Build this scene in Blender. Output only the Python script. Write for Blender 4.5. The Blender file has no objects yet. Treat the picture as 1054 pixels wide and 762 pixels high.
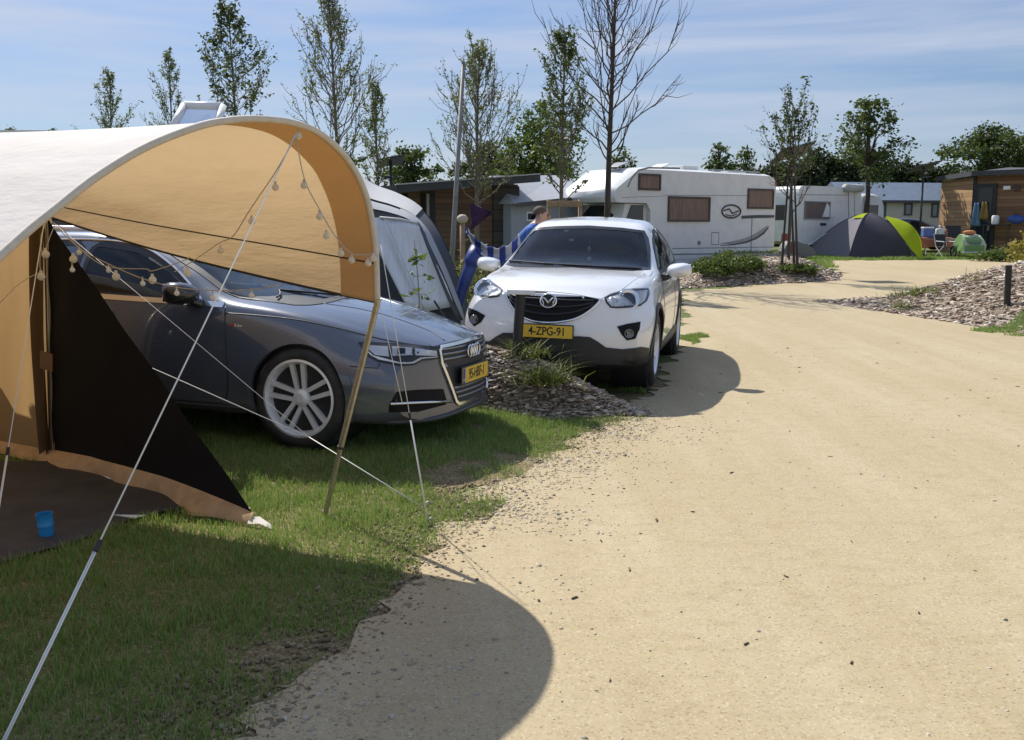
import bpy, bmesh, math, random
import numpy as np
from mathutils import Vector, Matrix, Euler
from mathutils.bvhtree import BVHTree
from mathutils.geometry import delaunay_2d_cdt

SC = bpy.context.scene
COL = SC.collection
rad = math.radians
rng = np.random.default_rng(7)
random.seed(7)

# ------------------------------------------------------------------ camera model (used for laying the place out)
CAMH, FPX, PITCH = 1.6, 1000.0, rad(8.5)
CX, CY = 527.0, 381.0
CAM = Vector((0, 0, CAMH))
def ray(px, py):
    a = (px - CX) / FPX; b = -(py - CY) / FPX
    c, s = math.cos(PITCH), math.sin(PITCH)
    return Vector((a, c + b * s, -s + b * c))
def zg(x, y):
    return 0.012 * min(max(y - 10.0, 0.0), 35.0)
def G(px, py, dz=0.0):
    """ground point under a pixel"""
    d = ray(px, py); Y = 20.0
    for _ in range(60):
        z = zg(0, Y) + dz
        t = (z - CAMH) / d.z if d.z < -1e-6 else 400.0
        Y = 0.5 * Y + 0.5 * d.y * t
    t = Y / d.y
    return Vector((d.x * t, Y, zg(0, Y) + dz))
def AT(px, py, Y):
    d = ray(px, py); t = Y / d.y
    return CAM + d * t
def to_px(P):
    P = np.asarray(P, float)
    x, y, z = P[..., 0], P[..., 1], P[..., 2] - CAMH
    c, s = math.cos(PITCH), math.sin(PITCH)
    d = y * c - z * s; u = z * c + y * s
    d = np.where(d < .05, .05, d)
    return np.stack([CX + FPX * x / d, CY - FPX * u / d], -1)

# ------------------------------------------------------------------ object helpers
def link(o, parent=None):
    COL.objects.link(o)
    if parent is not None: o.parent = parent
    return o
def mk(name, V, F, mat=None, parent=None, smooth=False, sharp=None):
    me = bpy.data.meshes.new(name)
    me.from_pydata([tuple(v) for v in V], [], [tuple(f) for f in F])
    for m in (mat if isinstance(mat, (list, tuple)) else [mat]):
        if m: me.materials.append(m)
    if smooth:
        me.polygons.foreach_set('use_smooth', [True] * len(me.polygons))
        if sharp: me.set_sharp_from_angle(angle=rad(sharp))
    me.update()
    return link(bpy.data.objects.new(name, me), parent)
def fast(name, V, F, mat=None, parent=None):
    V = np.asarray(V, np.float32); F = np.asarray(F, np.int32)
    me = bpy.data.meshes.new(name); k = F.shape[1]
    me.vertices.add(len(V)); me.vertices.foreach_set('co', V.ravel())
    me.loops.add(F.size); me.loops.foreach_set('vertex_index', F.ravel())
    me.polygons.add(len(F)); me.polygons.foreach_set('loop_start', np.arange(0, F.size, k, dtype=np.int32))
    me.polygons.foreach_set('loop_total', np.full(len(F), k, np.int32))
    me.update(calc_edges=True)
    if mat: me.materials.append(mat)
    return link(bpy.data.objects.new(name, me), parent)
def tag(o, label=None, cat=None, group=None, kind=None):
    if label: o['label'] = label
    if cat: o['category'] = cat
    if group: o['group'] = group
    if kind: o['kind'] = kind
    return o
def thing(name, label, cat, loc=(0, 0, 0), rot=(0, 0, 0), group=None):
    o = bpy.data.objects.new(name, None); o.empty_display_size = .1
    link(o); o.location = loc; o.rotation_euler = rot
    return tag(o, label, cat, group)
def copy_tree(o, parent=None):
    c = o.copy(); COL.objects.link(c)
    if parent is not None: c.parent = parent
    for ch in list(o.children): copy_tree(ch, c)
    return c

class MB:
    def __init__(s): s.V = []; s.F = []
    def add(s, V, F):
        n = len(s.V); s.V += [tuple(v) for v in V]; s.F += [tuple(i + n for i in f) for f in F]; return s
    def box(s, c, size, rot=None, bev=0.0, seg=2):
        bm = bmesh.new(); bmesh.ops.create_cube(bm, size=1)
        for v in bm.verts: v.co = Vector((v.co.x * size[0], v.co.y * size[1], v.co.z * size[2]))
        if bev > 0: bmesh.ops.bevel(bm, geom=list(bm.edges), offset=min(bev, .49 * min(size)), segments=seg, affect='EDGES', profile=.5)
        R = Euler(rot).to_matrix() if rot is not None and not isinstance(rot, Matrix) else (rot if rot is not None else Matrix.Identity(3))
        bm.verts.index_update()
        s.add([R @ v.co + Vector(c) for v in bm.verts], [[v.index for v in f.verts] for f in bm.faces]); bm.free(); return s
    def tube(s, pts, r, n=8, cap=True):
        pts = [Vector(p) for p in pts]; m = len(pts)
        rs = r if isinstance(r, (list, tuple, np.ndarray)) else [r] * m
        V = []; F = []; up = None
        for i, p in enumerate(pts):
            t = (pts[min(i + 1, m - 1)] - pts[max(i - 1, 0)])
            t = t.normalized() if t.length > 1e-9 else Vector((0, 0, 1))
            if up is None:
                up = Vector((0, 0, 1)) if abs(t.z) < .9 else Vector((1, 0, 0))
            a = (up - t * up.dot(t)); a = a.normalized() if a.length > 1e-6 else t.orthogonal().normalized()
            up = a; b = t.cross(a)
            for k in range(n):
                an = 2 * math.pi * k / n
                V.append(p + (a * math.cos(an) + b * math.sin(an)) * rs[i])
        for i in range(m - 1):
            for k in range(n):
                k2 = (k + 1) % n
                F.append((i * n + k, i * n + k2, (i + 1) * n + k2, (i + 1) * n + k))
        if cap: F.append(tuple(reversed(range(n)))); F.append(tuple(range((m - 1) * n, m * n)))
        return s.add(V, F)
    def lathe(s, prof, n=24, c=(0, 0, 0), R=None, closed=False):
        """prof: (radius, z) revolved about z, then rotated by R and moved to c"""
        V = []; F = []; m = len(prof)
        for r, z in prof:
            for k in range(n):
                an = 2 * math.pi * k / n; V.append(Vector((r * math.cos(an), r * math.sin(an), z)))
        for i in range(m if closed else m - 1):
            i2 = (i + 1) % m
            for k in range(n):
                k2 = (k + 1) % n; F.append((i * n + k, i * n + k2, i2 * n + k2, i2 * n + k))
        if not closed:
            if prof[0][0] > 1e-5: F.append(tuple(reversed(range(n))))
            if prof[-1][0] > 1e-5: F.append(tuple(range((m - 1) * n, m * n)))
        R = R or Matrix.Identity(3)
        return s.add([R @ v + Vector(c) for v in V], F)
    def prism(s, poly, d, M=None):
        """poly: 2D outline in the local xy plane, thickness d along z"""
        n = len(poly); V = [Vector((p[0], p[1], 0)) for p in poly] + [Vector((p[0], p[1], d)) for p in poly]
        F = [tuple(reversed(range(n))), tuple(range(n, 2 * n))] + [(i, (i + 1) % n, n + (i + 1) % n, n + i) for i in range(n)]
        if M is not None: V = [M @ v for v in V]
        return s.add(V, F)
    def grid(s, P):
        """P: rows x cols of points"""
        r, c = len(P), len(P[0])
        return s.add([q for row in P for q in row], [(i * c + j, i * c + j + 1, (i + 1) * c + j + 1, (i + 1) * c + j) for i in range(r - 1) for j in range(c - 1)])
    def sphere(s, c, r, n=12, sc=(1, 1, 1), R=None):
        prof = [(r * math.sin(math.pi * i / (n // 2 + 1)), -r * math.cos(math.pi * i / (n // 2 + 1))) for i in range(n // 2 + 2)]
        prof[0] = (1e-6, -r); prof[-1] = (1e-6, r)
        M = (R or Matrix.Identity(3)) @ Matrix.Diagonal(Vector(sc))
        return s.lathe(prof, n, c, M)
    def build(s, name, mat, parent=None, smooth=False, sharp=None): return mk(name, s.V, s.F, mat, parent, smooth, sharp)

def catmull(pts, n=6, closed=False):
    P = [np.asarray(p, float) for p in pts]; m = len(P); out = []
    rngi = range(m) if closed else range(m - 1)
    for i in rngi:
        p1, p2 = P[i], P[(i + 1) % m]
        p0 = P[(i - 1) % m] if (closed or i > 0) else 2 * p1 - p2
        p3 = P[(i + 2) % m] if (closed or i < m - 2) else 2 * p2 - p1
        for k in range(n):
            t = k / n
            out.append(.5 * ((2 * p1) + (-p0 + p2) * t + (2 * p0 - 5 * p1 + 4 * p2 - p3) * t * t + (-p0 + 3 * p1 - 3 * p2 + p3) * t ** 3))
    if not closed: out.append(P[-1])
    return out
def resample(pts, step, closed=True):
    P = [np.asarray(p, float) for p in pts]
    if closed: P = P + [P[0]]
    out = []
    for a, b in zip(P[:-1], P[1:]):
        n = max(1, int(round(np.linalg.norm(b - a) / step)))
        for k in range(n): out.append(a + (b - a) * k / n)
    if not closed: out.append(P[-1])
    return out
def chaikin(pts, it=2, closed=True, k=.25):
    P = [np.asarray(p, float) for p in pts]
    for _ in range(it):
        Q = []
        m = len(P)
        for i in range(m if closed else m - 1):
            a, b = P[i], P[(i + 1) % m]; Q += [a + (b - a) * k, a + (b - a) * (1 - k)]
        P = Q
    return P
def inpoly(P, poly):
    P = np.asarray(P, float); x, y = P[:, 0], P[:, 1]; r = np.zeros(len(P), bool); n = len(poly)
    for i in range(n):
        x1, y1 = poly[i][0], poly[i][1]; x2, y2 = poly[(i + 1) % n][0], poly[(i + 1) % n][1]
        c = ((y1 > y) != (y2 > y)); xi = x1 + (y - y1) * (x2 - x1) / ((y2 - y1) if y2 != y1 else 1e-12)
        r ^= c & (x < xi)
    return r
def grow(poly, d):
    """offset a closed 2D outline outwards by d (negative shrinks)"""
    P = [np.asarray(p, float)[:2] for p in poly]; n = len(P)
    ar = sum(P[i][0] * P[(i + 1) % n][1] - P[(i + 1) % n][0] * P[i][1] for i in range(n)); sg = 1 if ar > 0 else -1
    out = []
    for i in range(n):
        a = P[i] - P[i - 1]; b = P[(i + 1) % n] - P[i]
        na = np.array([a[1], -a[0]]) / (np.linalg.norm(a) + 1e-9); nb = np.array([b[1], -b[0]]) / (np.linalg.norm(b) + 1e-9)
        m = na + nb; m = m / max(np.linalg.norm(m), .5); out.append(P[i] + m * d * sg)
    return out
def fill2d(outline, step, hole=None):
    """triangulated 2D area with interior points"""
    o = [np.asarray(p, float)[:2] for p in outline]; pts = list(o); n = len(o)
    E = [(i, (i + 1) % n) for i in range(n)]
    if hole is not None:
        h = [np.asarray(p, float)[:2] for p in hole]; E += [(n + i, n + (i + 1) % len(h)) for i in range(len(h))]; pts += h
    A = np.array(o); lo, hi = A.min(0), A.max(0)
    gx, gy = np.meshgrid(np.arange(lo[0] + step * .5, hi[0], step), np.arange(lo[1] + step * .5, hi[1], step))
    g = np.stack([gx.ravel(), gy.ravel()], 1)
    if len(g):
        k = inpoly(g, grow(o, -step * .35))
        if hole is not None: k &= ~inpoly(g, grow(h, step * .35))
        pts += list(g[k])
    v, e, f, *_ = delaunay_2d_cdt([Vector(p) for p in pts], E, [], 1, 1e-7)
    v = np.array([(p.x, p.y) for p in v]); f = [t for t in f]
    cen = np.array([v[list(t)].mean(0) for t in f])
    keep = inpoly(cen, o)
    if hole is not None: keep &= ~inpoly(cen, h)
    return v, [t for t, k in zip(f, keep) if k]

# ------------------------------------------------------------------ materials
MATS = {}
def nodes(name):
    m = bpy.data.materials.new(name); m.use_nodes = True; nt = m.node_tree
    return m, nt, nt.nodes['Principled BSDF'], nt.nodes['Material Output']
def N(nt, t, **kw):
    n = nt.nodes.new(t)
    for k, v in kw.items():
        if k.startswith('i_'): n.inputs[k[2:].replace('_', ' ')].default_value = v
        else: setattr(n, k, v)
    return n
def noise(nt, scale, detail=4, rough=.55, vec=None, dist=0.0):
    n = N(nt, 'ShaderNodeTexNoise'); n.inputs['Scale'].default_value = scale; n.inputs['Detail'].default_value = detail
    n.inputs['Roughness'].default_value = rough; n.inputs['Distortion'].default_value = dist
    if vec is not None: nt.links.new(vec, n.inputs['Vector'])
    return n.outputs['Fac']
def ramp(nt, fac, stops):
    r = N(nt, 'ShaderNodeValToRGB'); e = r.color_ramp.elements
    while len(e) < len(stops): e.new(.5)
    for k, (p, c) in enumerate(stops):
        e[k].position = p; e[k].color = (*c, 1) if len(c) == 3 else c
    nt.links.new(fac, r.inputs[0]); return r.outputs[0]
def mixc(nt, fac, a, b, mode='MIX'):
    m = N(nt, 'ShaderNodeMix', data_type='RGBA', blend_type=mode)
    if isinstance(fac, (int, float)): m.inputs[0].default_value = fac
    else: nt.links.new(fac, m.inputs[0])
    for k, c in ((6, a), (7, b)):
        if isinstance(c, tuple): m.inputs[k].default_value = (*c, 1)
        else: nt.links.new(c, m.inputs[k])
    return m.outputs[2]
def mathn(nt, op, a, b=None, clamp=False):
    m = N(nt, 'ShaderNodeMath', operation=op, use_clamp=clamp)
    for k, v in enumerate((a, b)):
        if v is None: continue
        if isinstance(v, (int, float)): m.inputs[k].default_value = v
        else: nt.links.new(v, m.inputs[k])
    return m.outputs[0]
def objco(nt): return N(nt, 'ShaderNodeTexCoord').outputs['Object']
def mapped(nt, sc, rot=(0, 0, 0), src=None):
    mp = N(nt, 'ShaderNodeMapping'); mp.inputs['Scale'].default_value = sc; mp.inputs['Rotation'].default_value = rot
    nt.links.new(src or objco(nt), mp.inputs['Vector']); return mp.outputs[0]
def bump(nt, bs, h, strength=.3, dist=.01):
    b = N(nt, 'ShaderNodeBump'); b.inputs['Strength'].default_value = strength; b.inputs['Distance'].default_value = dist
    nt.links.new(h, b.inputs['Height']); nt.links.new(b.outputs[0], bs.inputs['Normal']); return b
def mat(name, col, rough=.6, metal=0.0, var=.12, scale=8.0, bmp=0.0, bscale=60.0, spec=.5, coat=0.0, stretch=None, dirt=None):
    if name in MATS: return MATS[name]
    m, nt, bs, out = nodes(name)
    vec = mapped(nt, stretch) if stretch else objco(nt)
    a = tuple(max(0, c * (1 - var)) for c in col); b = tuple(min(1, c * (1 + var)) for c in col)
    c = ramp(nt, noise(nt, scale, 5, .6, vec), [(.3, a), (.7, b)])
    if dirt:
        dcol, amt, dsc = dirt
        f = ramp(nt, noise(nt, dsc, 6, .65, vec), [(.45, (0, 0, 0)), (.75, (amt,) * 3)])
        c = mixc(nt, f, c, dcol)
    nt.links.new(c, bs.inputs['Base Color'])
    bs.inputs['Roughness'].default_value = rough; bs.inputs['Metallic'].default_value = metal
    bs.inputs['Specular IOR Level'].default_value = spec; bs.inputs['Coat Weight'].default_value = coat; bs.inputs['Coat Roughness'].default_value = .04
    if bmp > 0: bump(nt, bs, noise(nt, bscale, 4, .6, vec), bmp, .004)
    MATS[name] = m; return m
def foliage(name, cols, trans=.35, rough=.55):
    if name in MATS: return MATS[name]
    m, nt, bs, out = nodes(name)
    g = N(nt, 'ShaderNodeNewGeometry')
    n = len(cols); c = ramp(nt, g.outputs['Random Per Island'], [(i / max(1, n - 1), cols[i]) for i in range(n)])
    nt.links.new(c, bs.inputs['Base Color']); bs.inputs['Roughness'].default_value = rough; bs.inputs['Specular IOR Level'].default_value = .3
    t = N(nt, 'ShaderNodeBsdfTranslucent'); nt.links.new(mixc(nt, .5, c, (.16, .22, .03)), t.inputs[0])
    mx = N(nt, 'ShaderNodeMixShader'); mx.inputs[0].default_value = trans
    nt.links.new(bs.outputs[0], mx.inputs[1]); nt.links.new(t.outputs[0], mx.inputs[2]); nt.links.new(mx.outputs[0], out.inputs[0])
    MATS[name] = m; return m
def fabric(name, outc, inc, transc, tw=.5, wr=.25, wscale=3.0, stretch=(1, 1, 1)):
    """two-tone woven cloth: outer side, inner side, light passing through"""
    m, nt, bs, out = nodes(name)
    g = N(nt, 'ShaderNodeNewGeometry'); v = mapped(nt, stretch)
    nz = noise(nt, wscale, 5, .6, v)
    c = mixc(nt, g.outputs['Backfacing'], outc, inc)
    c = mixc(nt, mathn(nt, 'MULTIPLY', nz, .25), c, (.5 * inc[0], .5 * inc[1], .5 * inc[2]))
    nt.links.new(c, bs.inputs['Base Color']); bs.inputs['Roughness'].default_value = .85; bs.inputs['Specular IOR Level'].default_value = .15
    t = N(nt, 'ShaderNodeBsdfTranslucent')
    nt.links.new(mixc(nt, mathn(nt, 'MULTIPLY', noise(nt, wscale * 1.7, 6, .6, v), .3), transc, tuple(.55 * k for k in transc)), t.inputs[0])
    mx = N(nt, 'ShaderNodeMixShader'); mx.inputs[0].default_value = tw
    h = mathn(nt, 'ADD', mathn(nt, 'MULTIPLY', nz, 1.0), mathn(nt, 'MULTIPLY', noise(nt, 350, 2), .03))
    b = bump(nt, bs, h, wr, .03); nt.links.new(b.outputs[0], t.inputs['Normal'])
    nt.links.new(bs.outputs[0], mx.inputs[1]); nt.links.new(t.outputs[0], mx.inputs[2]); nt.links.new(mx.outputs[0], out.inputs[0])
    return m
def glass(name, tint=(.35, .4, .42), dark=.35):
    """tinted sheet glass: some light passes straight through, the rest is mirrored"""
    if name in MATS: return MATS[name]
    m, nt, bs, out = nodes(name)
    tr = N(nt, 'ShaderNodeBsdfTransparent'); tr.inputs[0].default_value = (*tint, 1)
    gl = N(nt, 'ShaderNodeBsdfGlossy'); gl.inputs['Roughness'].default_value = .03; gl.inputs[0].default_value = (.9, .95, 1, 1)
    fr = N(nt, 'ShaderNodeFresnel'); fr.inputs[0].default_value = 1.6
    f = mathn(nt, 'ADD', mathn(nt, 'MULTIPLY', fr.outputs[0], .8), dark, True)
    mx = N(nt, 'ShaderNodeMixShader'); nt.links.new(f, mx.inputs[0])
    nt.links.new(tr.outputs[0], mx.inputs[1]); nt.links.new(gl.outputs[0], mx.inputs[2]); nt.links.new(mx.outputs[0], out.inputs[0])
    MATS[name] = m; return m
def wood(name, a, b, plank=.14, axis='Z', rough=.75):
    if name in MATS: return MATS[name]
    m, nt, bs, out = nodes(name)
    co = objco(nt); sep = N(nt, 'ShaderNodeSeparateXYZ'); nt.links.new(co, sep.inputs[0])
    z = mathn(nt, 'DIVIDE', sep.outputs[axis], plank); fl = mathn(nt, 'FLOOR', z); fr = mathn(nt, 'FRACT', z)
    wn = N(nt, 'ShaderNodeTexWhiteNoise', noise_dimensions='1D'); nt.links.new(fl, wn.inputs['W'])
    gr = noise(nt, 3, 6, .65, mapped(nt, (1.5, 1.5, 14)))
    f = mathn(nt, 'ADD', mathn(nt, 'MULTIPLY', wn.outputs['Value'], .55), mathn(nt, 'MULTIPLY', gr, .6))
    c = ramp(nt, f, [(.2, a), (.9, b)])
    gap = mathn(nt, 'LESS_THAN', fr, .07)
    c = mixc(nt, gap, c, tuple(.25 * k for k in a))
    nt.links.new(c, bs.inputs['Base Color']); bs.inputs['Roughness'].default_value = rough
    bump(nt, bs, mathn(nt, 'SUBTRACT', gr, mathn(nt, 'MULTIPLY', gap, 2.0)), .4, .006)
    MATS[name] = m; return m

BLACKPL = mat('black_plastic', (.018, .018, .02), .5, var=.2, bmp=.05, bscale=200)
RUBBER = mat('rubber', (.022, .022, .022), .8, var=.3, scale=12, bmp=.1, dirt=((.12, .10, .075), .35, 7))
CHROME = mat('chrome', (.78, .79, .8), .12, 1.0, var=.04)
ALU = mat('brushed_alloy', (.80, .80, .82), .36, .3, var=.06)
STEEL = mat('galvanised_steel', (.42, .43, .44), .45, .8, var=.15)
DARKGL = mat('dark_tinted_glass', (.012, .015, .018), .03, var=.1, spec=.8)
WHITEPL = mat('white_plastic', (.74, .74, .72), .4, var=.05)
ROPE = mat('white_rope', (.80, .79, .75), .8, var=.1, scale=300, bmp=.3, bscale=500)
AMBER = mat('plate_yellow', (.78, .50, .05), .4, var=.06, scale=20)
INK = mat('black_ink', (.012, .012, .012), .5, var=.1)
LAMP = mat('lamp_chrome', (.66, .67, .68), .32, .12, var=.25, scale=30)
REDL = mat('red_lens', (.35, .015, .012), .15, var=.1, spec=.7)
SEATM = mat('seat_cloth', (.03, .03, .033), .8, var=.2, scale=20)
def text_mesh(txt, size, mat_, parent, M, name='lettering', ext=.0008, xs=1.0, bold=.0):
    cu = bpy.data.curves.new('t', 'FONT'); cu.body = txt; cu.size = size; cu.align_x = 'CENTER'; cu.align_y = 'CENTER'; cu.extrude = ext; cu.offset = bold
    t = bpy.data.objects.new('t', cu); COL.objects.link(t)
    dg = bpy.context.evaluated_depsgraph_get()
    me = bpy.data.meshes.new_from_object(t.evaluated_get(dg)); bpy.data.objects.remove(t)
    me.name = name
    for v in me.vertices: v.co = M @ Vector((v.co.x * xs, v.co.y, v.co.z))
    me.materials.clear(); me.materials.append(mat_)
    return link(bpy.data.objects.new(name, me), parent)
# ------------------------------------------------------------------ noise in numpy
def vnoise(x, y, sc, seed=0):
    x = np.asarray(x) / sc + 31.7 * seed + 500; y = np.asarray(y) / sc + 17.3 * seed + 500
    xi, yi = np.floor(x).astype(int), np.floor(y).astype(int); fx, fy = x - xi, y - yi
    fx = fx * fx * (3 - 2 * fx); fy = fy * fy * (3 - 2 * fy)
    def h(a, b):
        v = np.sin(a * 127.1 + b * 311.7 + seed * 74.7) * 43758.5453; return v - np.floor(v)
    return (h(xi, yi) * (1 - fx) + h(xi + 1, yi) * fx) * (1 - fy) + (h(xi, yi + 1) * (1 - fx) + h(xi + 1, yi + 1) * fx) * fy
def zga(y): return .012 * np.clip(np.asarray(y) - 10, 0, 35)
def sstep(t): t = np.clip(t, 0, 1); return t * t * (3 - 2 * t)
def Gl(L): return [tuple(G(*p))[:2] for p in L]

# ------------------------------------------------------------------ world, sun, camera
SUNV = Vector((-.495, .77, 1.0)).normalized()      # towards the sun
w = bpy.data.worlds.new("World"); SC.world = w; w.use_nodes = True
nt = w.node_tree; bg = nt.nodes['Background']
sky = N(nt, 'ShaderNodeTexSky', sky_type='NISHITA'); sky.sun_disc = False
sky.sun_elevation = math.asin(SUNV.z); sky.sun_rotation = math.atan2(SUNV.x, SUNV.y)
sky.air_density = 1.0; sky.dust_density = .35; sky.ozone_density = 4.0; sky.altitude = 200
tc = N(nt, 'ShaderNodeTexCoord')
mp = N(nt, 'ShaderNodeMapping'); mp.inputs['Scale'].default_value = (.9, .9, 11); mp.inputs['Rotation'].default_value = (0, rad(3), 0)
nt.links.new(tc.outputs['Generated'], mp.inputs[0])
cl = noise(nt, 2.1, 6, .58, mp.outputs[0], .35)
cf = ramp(nt, cl, [(.34, (.08, .08, .08)), (.50, (.35, .35, .35)), (.70, (.75, .75, .75))])
sz = N(nt, 'ShaderNodeSeparateXYZ'); nt.links.new(tc.outputs['Generated'], sz.inputs[0])
c1 = mixc(nt, 1.0, sky.outputs[0], ramp(nt, sz.outputs[2], [(0, (.36, .375, .435)), (.10, (.41, .425, .475)), (.26, (.485, .51, .57)), (.6, (1, 1, 1))]), 'MULTIPLY')
cc = mixc(nt, cf, c1, (3.4, 3.65, 4.3))
nt.links.new(cc, bg.inputs[0]); bg.inputs[1].default_value = .128
sl = bpy.data.lights.new('sun', 'SUN'); sl.energy = 4.25; sl.angle = rad(.53); sl.color = (1, .955, .88)
so = link(bpy.data.objects.new('sun', sl)); so.rotation_euler = SUNV.to_track_quat('Z', 'Y').to_euler(); so.location = (0, 0, 30)
cam = bpy.data.cameras.new('camera'); co = link(bpy.data.objects.new('camera', cam))
cam.sensor_width = 36; cam.sensor_fit = 'HORIZONTAL'; cam.lens = 36 * FPX / 1054.0; cam.clip_end = 2000; cam.clip_start = .05
co.location = CAM; co.rotation_euler = (math.pi / 2 - PITCH, 0, 0); SC.camera = co
vs = SC.view_settings; vs.view_transform = 'Standard'; vs.look = 'None'; vs.exposure = .53; vs.gamma = 1; vs.use_curve_mapping = False
SC.render.resolution_x = 1024; SC.render.resolution_y = 740
SC.cycles.use_denoising = True; SC.cycles.max_bounces = 8; SC.cycles.transparent_max_bounces = 24

# ------------------------------------------------------------------ ground sheet
def soil_mat():
    m, nt, bs, out = nodes('turf_soil'); o = objco(nt)
    a = noise(nt, .55, 6, .62); b = noise(nt, 9, 6, .7)
    c = ramp(nt, a, [(.35, (.15, .14, .055)), (.5, (.21, .175, .085)), (.62, (.29, .225, .125))])
    c = mixc(nt, ramp(nt, b, [(.36, (0, 0, 0)), (.62, (.85, .85, .85))]), c, (.30, .235, .135))
    c = mixc(nt, ramp(nt, noise(nt, 60, 4, .7), [(.48, (0, 0, 0)), (.68, (.6, .6, .6))]), c, (.14, .11, .06))
    nt.links.new(c, bs.inputs['Base Color']); bs.inputs['Roughness'].default_value = .95; bs.inputs['Specular IOR Level'].default_value = .1
    vz = N(nt, 'ShaderNodeTexVoronoi'); vz.inputs['Scale'].default_value = 90; nt.links.new(o, vz.inputs[0]); vs_ = N(nt, 'ShaderNodeSeparateColor'); nt.links.new(vz.outputs['Color'], vs_.inputs[0])
    c = mixc(nt, ramp(nt, vs_.outputs[0], [(.55, (0, 0, 0)), (.95, (.7, .7, .7))]), c, (.40, .32, .20)); c = mixc(nt, ramp(nt, vs_.outputs[1], [(.6, (0, 0, 0)), (.95, (.7, .7, .7))]), c, (.07, .055, .03))
    sy_ = N(nt, 'ShaderNodeSeparateXYZ'); nt.links.new(o, sy_.inputs[0])   # further off the turf is closed and green
    far = mathn(nt, 'MULTIPLY', mathn(nt, 'SUBTRACT', mathn(nt, 'ADD', sy_.outputs[1], mathn(nt, 'MULTIPLY', noise(nt, .8, 4), 3.0)), 11.0), .6, True)
    c = mixc(nt, mathn(nt, 'MULTIPLY', far, .85), c, ramp(nt, noise(nt, 1.3, 6, .65), [(.35, (.075, .11, .03)), (.6, (.12, .145, .045)), (.75, (.2, .175, .08))]))
    nt.links.new(c, bs.inputs['Base Color'])
    bump(nt, bs, noise(nt, 45, 6, .7), .6, .02); return m
ys = [-12, 0, 5, 10, 15, 20, 25, 30, 35, 40, 45, 60, 100, 200, 400, 800]; xs = [-700, -200, -60, -20, -5, 5, 20, 60, 200, 700]
g = MB(); g.grid([[(x, y, zg(0, y)) for x in xs] for y in ys])
tag(g.build('ground', soil_mat()), kind='structure')

# ------------------------------------------------------------------ sandy gravel track
PATH_PX = [(225, 762), (262, 722), (300, 690), (345, 655), (392, 618), (425, 592), (440, 576), (470, 550), (505, 523), (560, 482), (612, 440), (640, 425), (668, 404), (690, 378), (702, 352), (706, 330), (705, 300), (760, 294), (820, 291), (861, 289), (866, 283), (856, 276), (849, 268.4), (930, 268), (1054, 267.4)]
pw = Gl(PATH_PX); pw = [(-1.75, -9), (-1.25, 0)] + pw + [(44, 36.5), (44, -9)]
pr = resample(pw, .055)
def jit(P, amp, sc, seed):
    P = np.array(P); d = np.hypot(P[:, 0], P[:, 1]); k = amp * np.clip(1.0, .2, 1)
    nx = (vnoise(P[:, 0], P[:, 1], sc, seed) - .5) + .6 * (vnoise(P[:, 0], P[:, 1], sc * .35, seed + 3) - .5)
    ny = (vnoise(P[:, 0], P[:, 1], sc, seed + 1) - .5) + .6 * (vnoise(P[:, 0], P[:, 1], sc * .35, seed + 4) - .5)
    return [tuple(q) for q in np.stack([P[:, 0] + k * nx, P[:, 1] + k * ny], 1)]
PATHW = jit(jit(jit(pr, .42, .8, 2), .24, .22, 5), .11, .07, 9)
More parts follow.
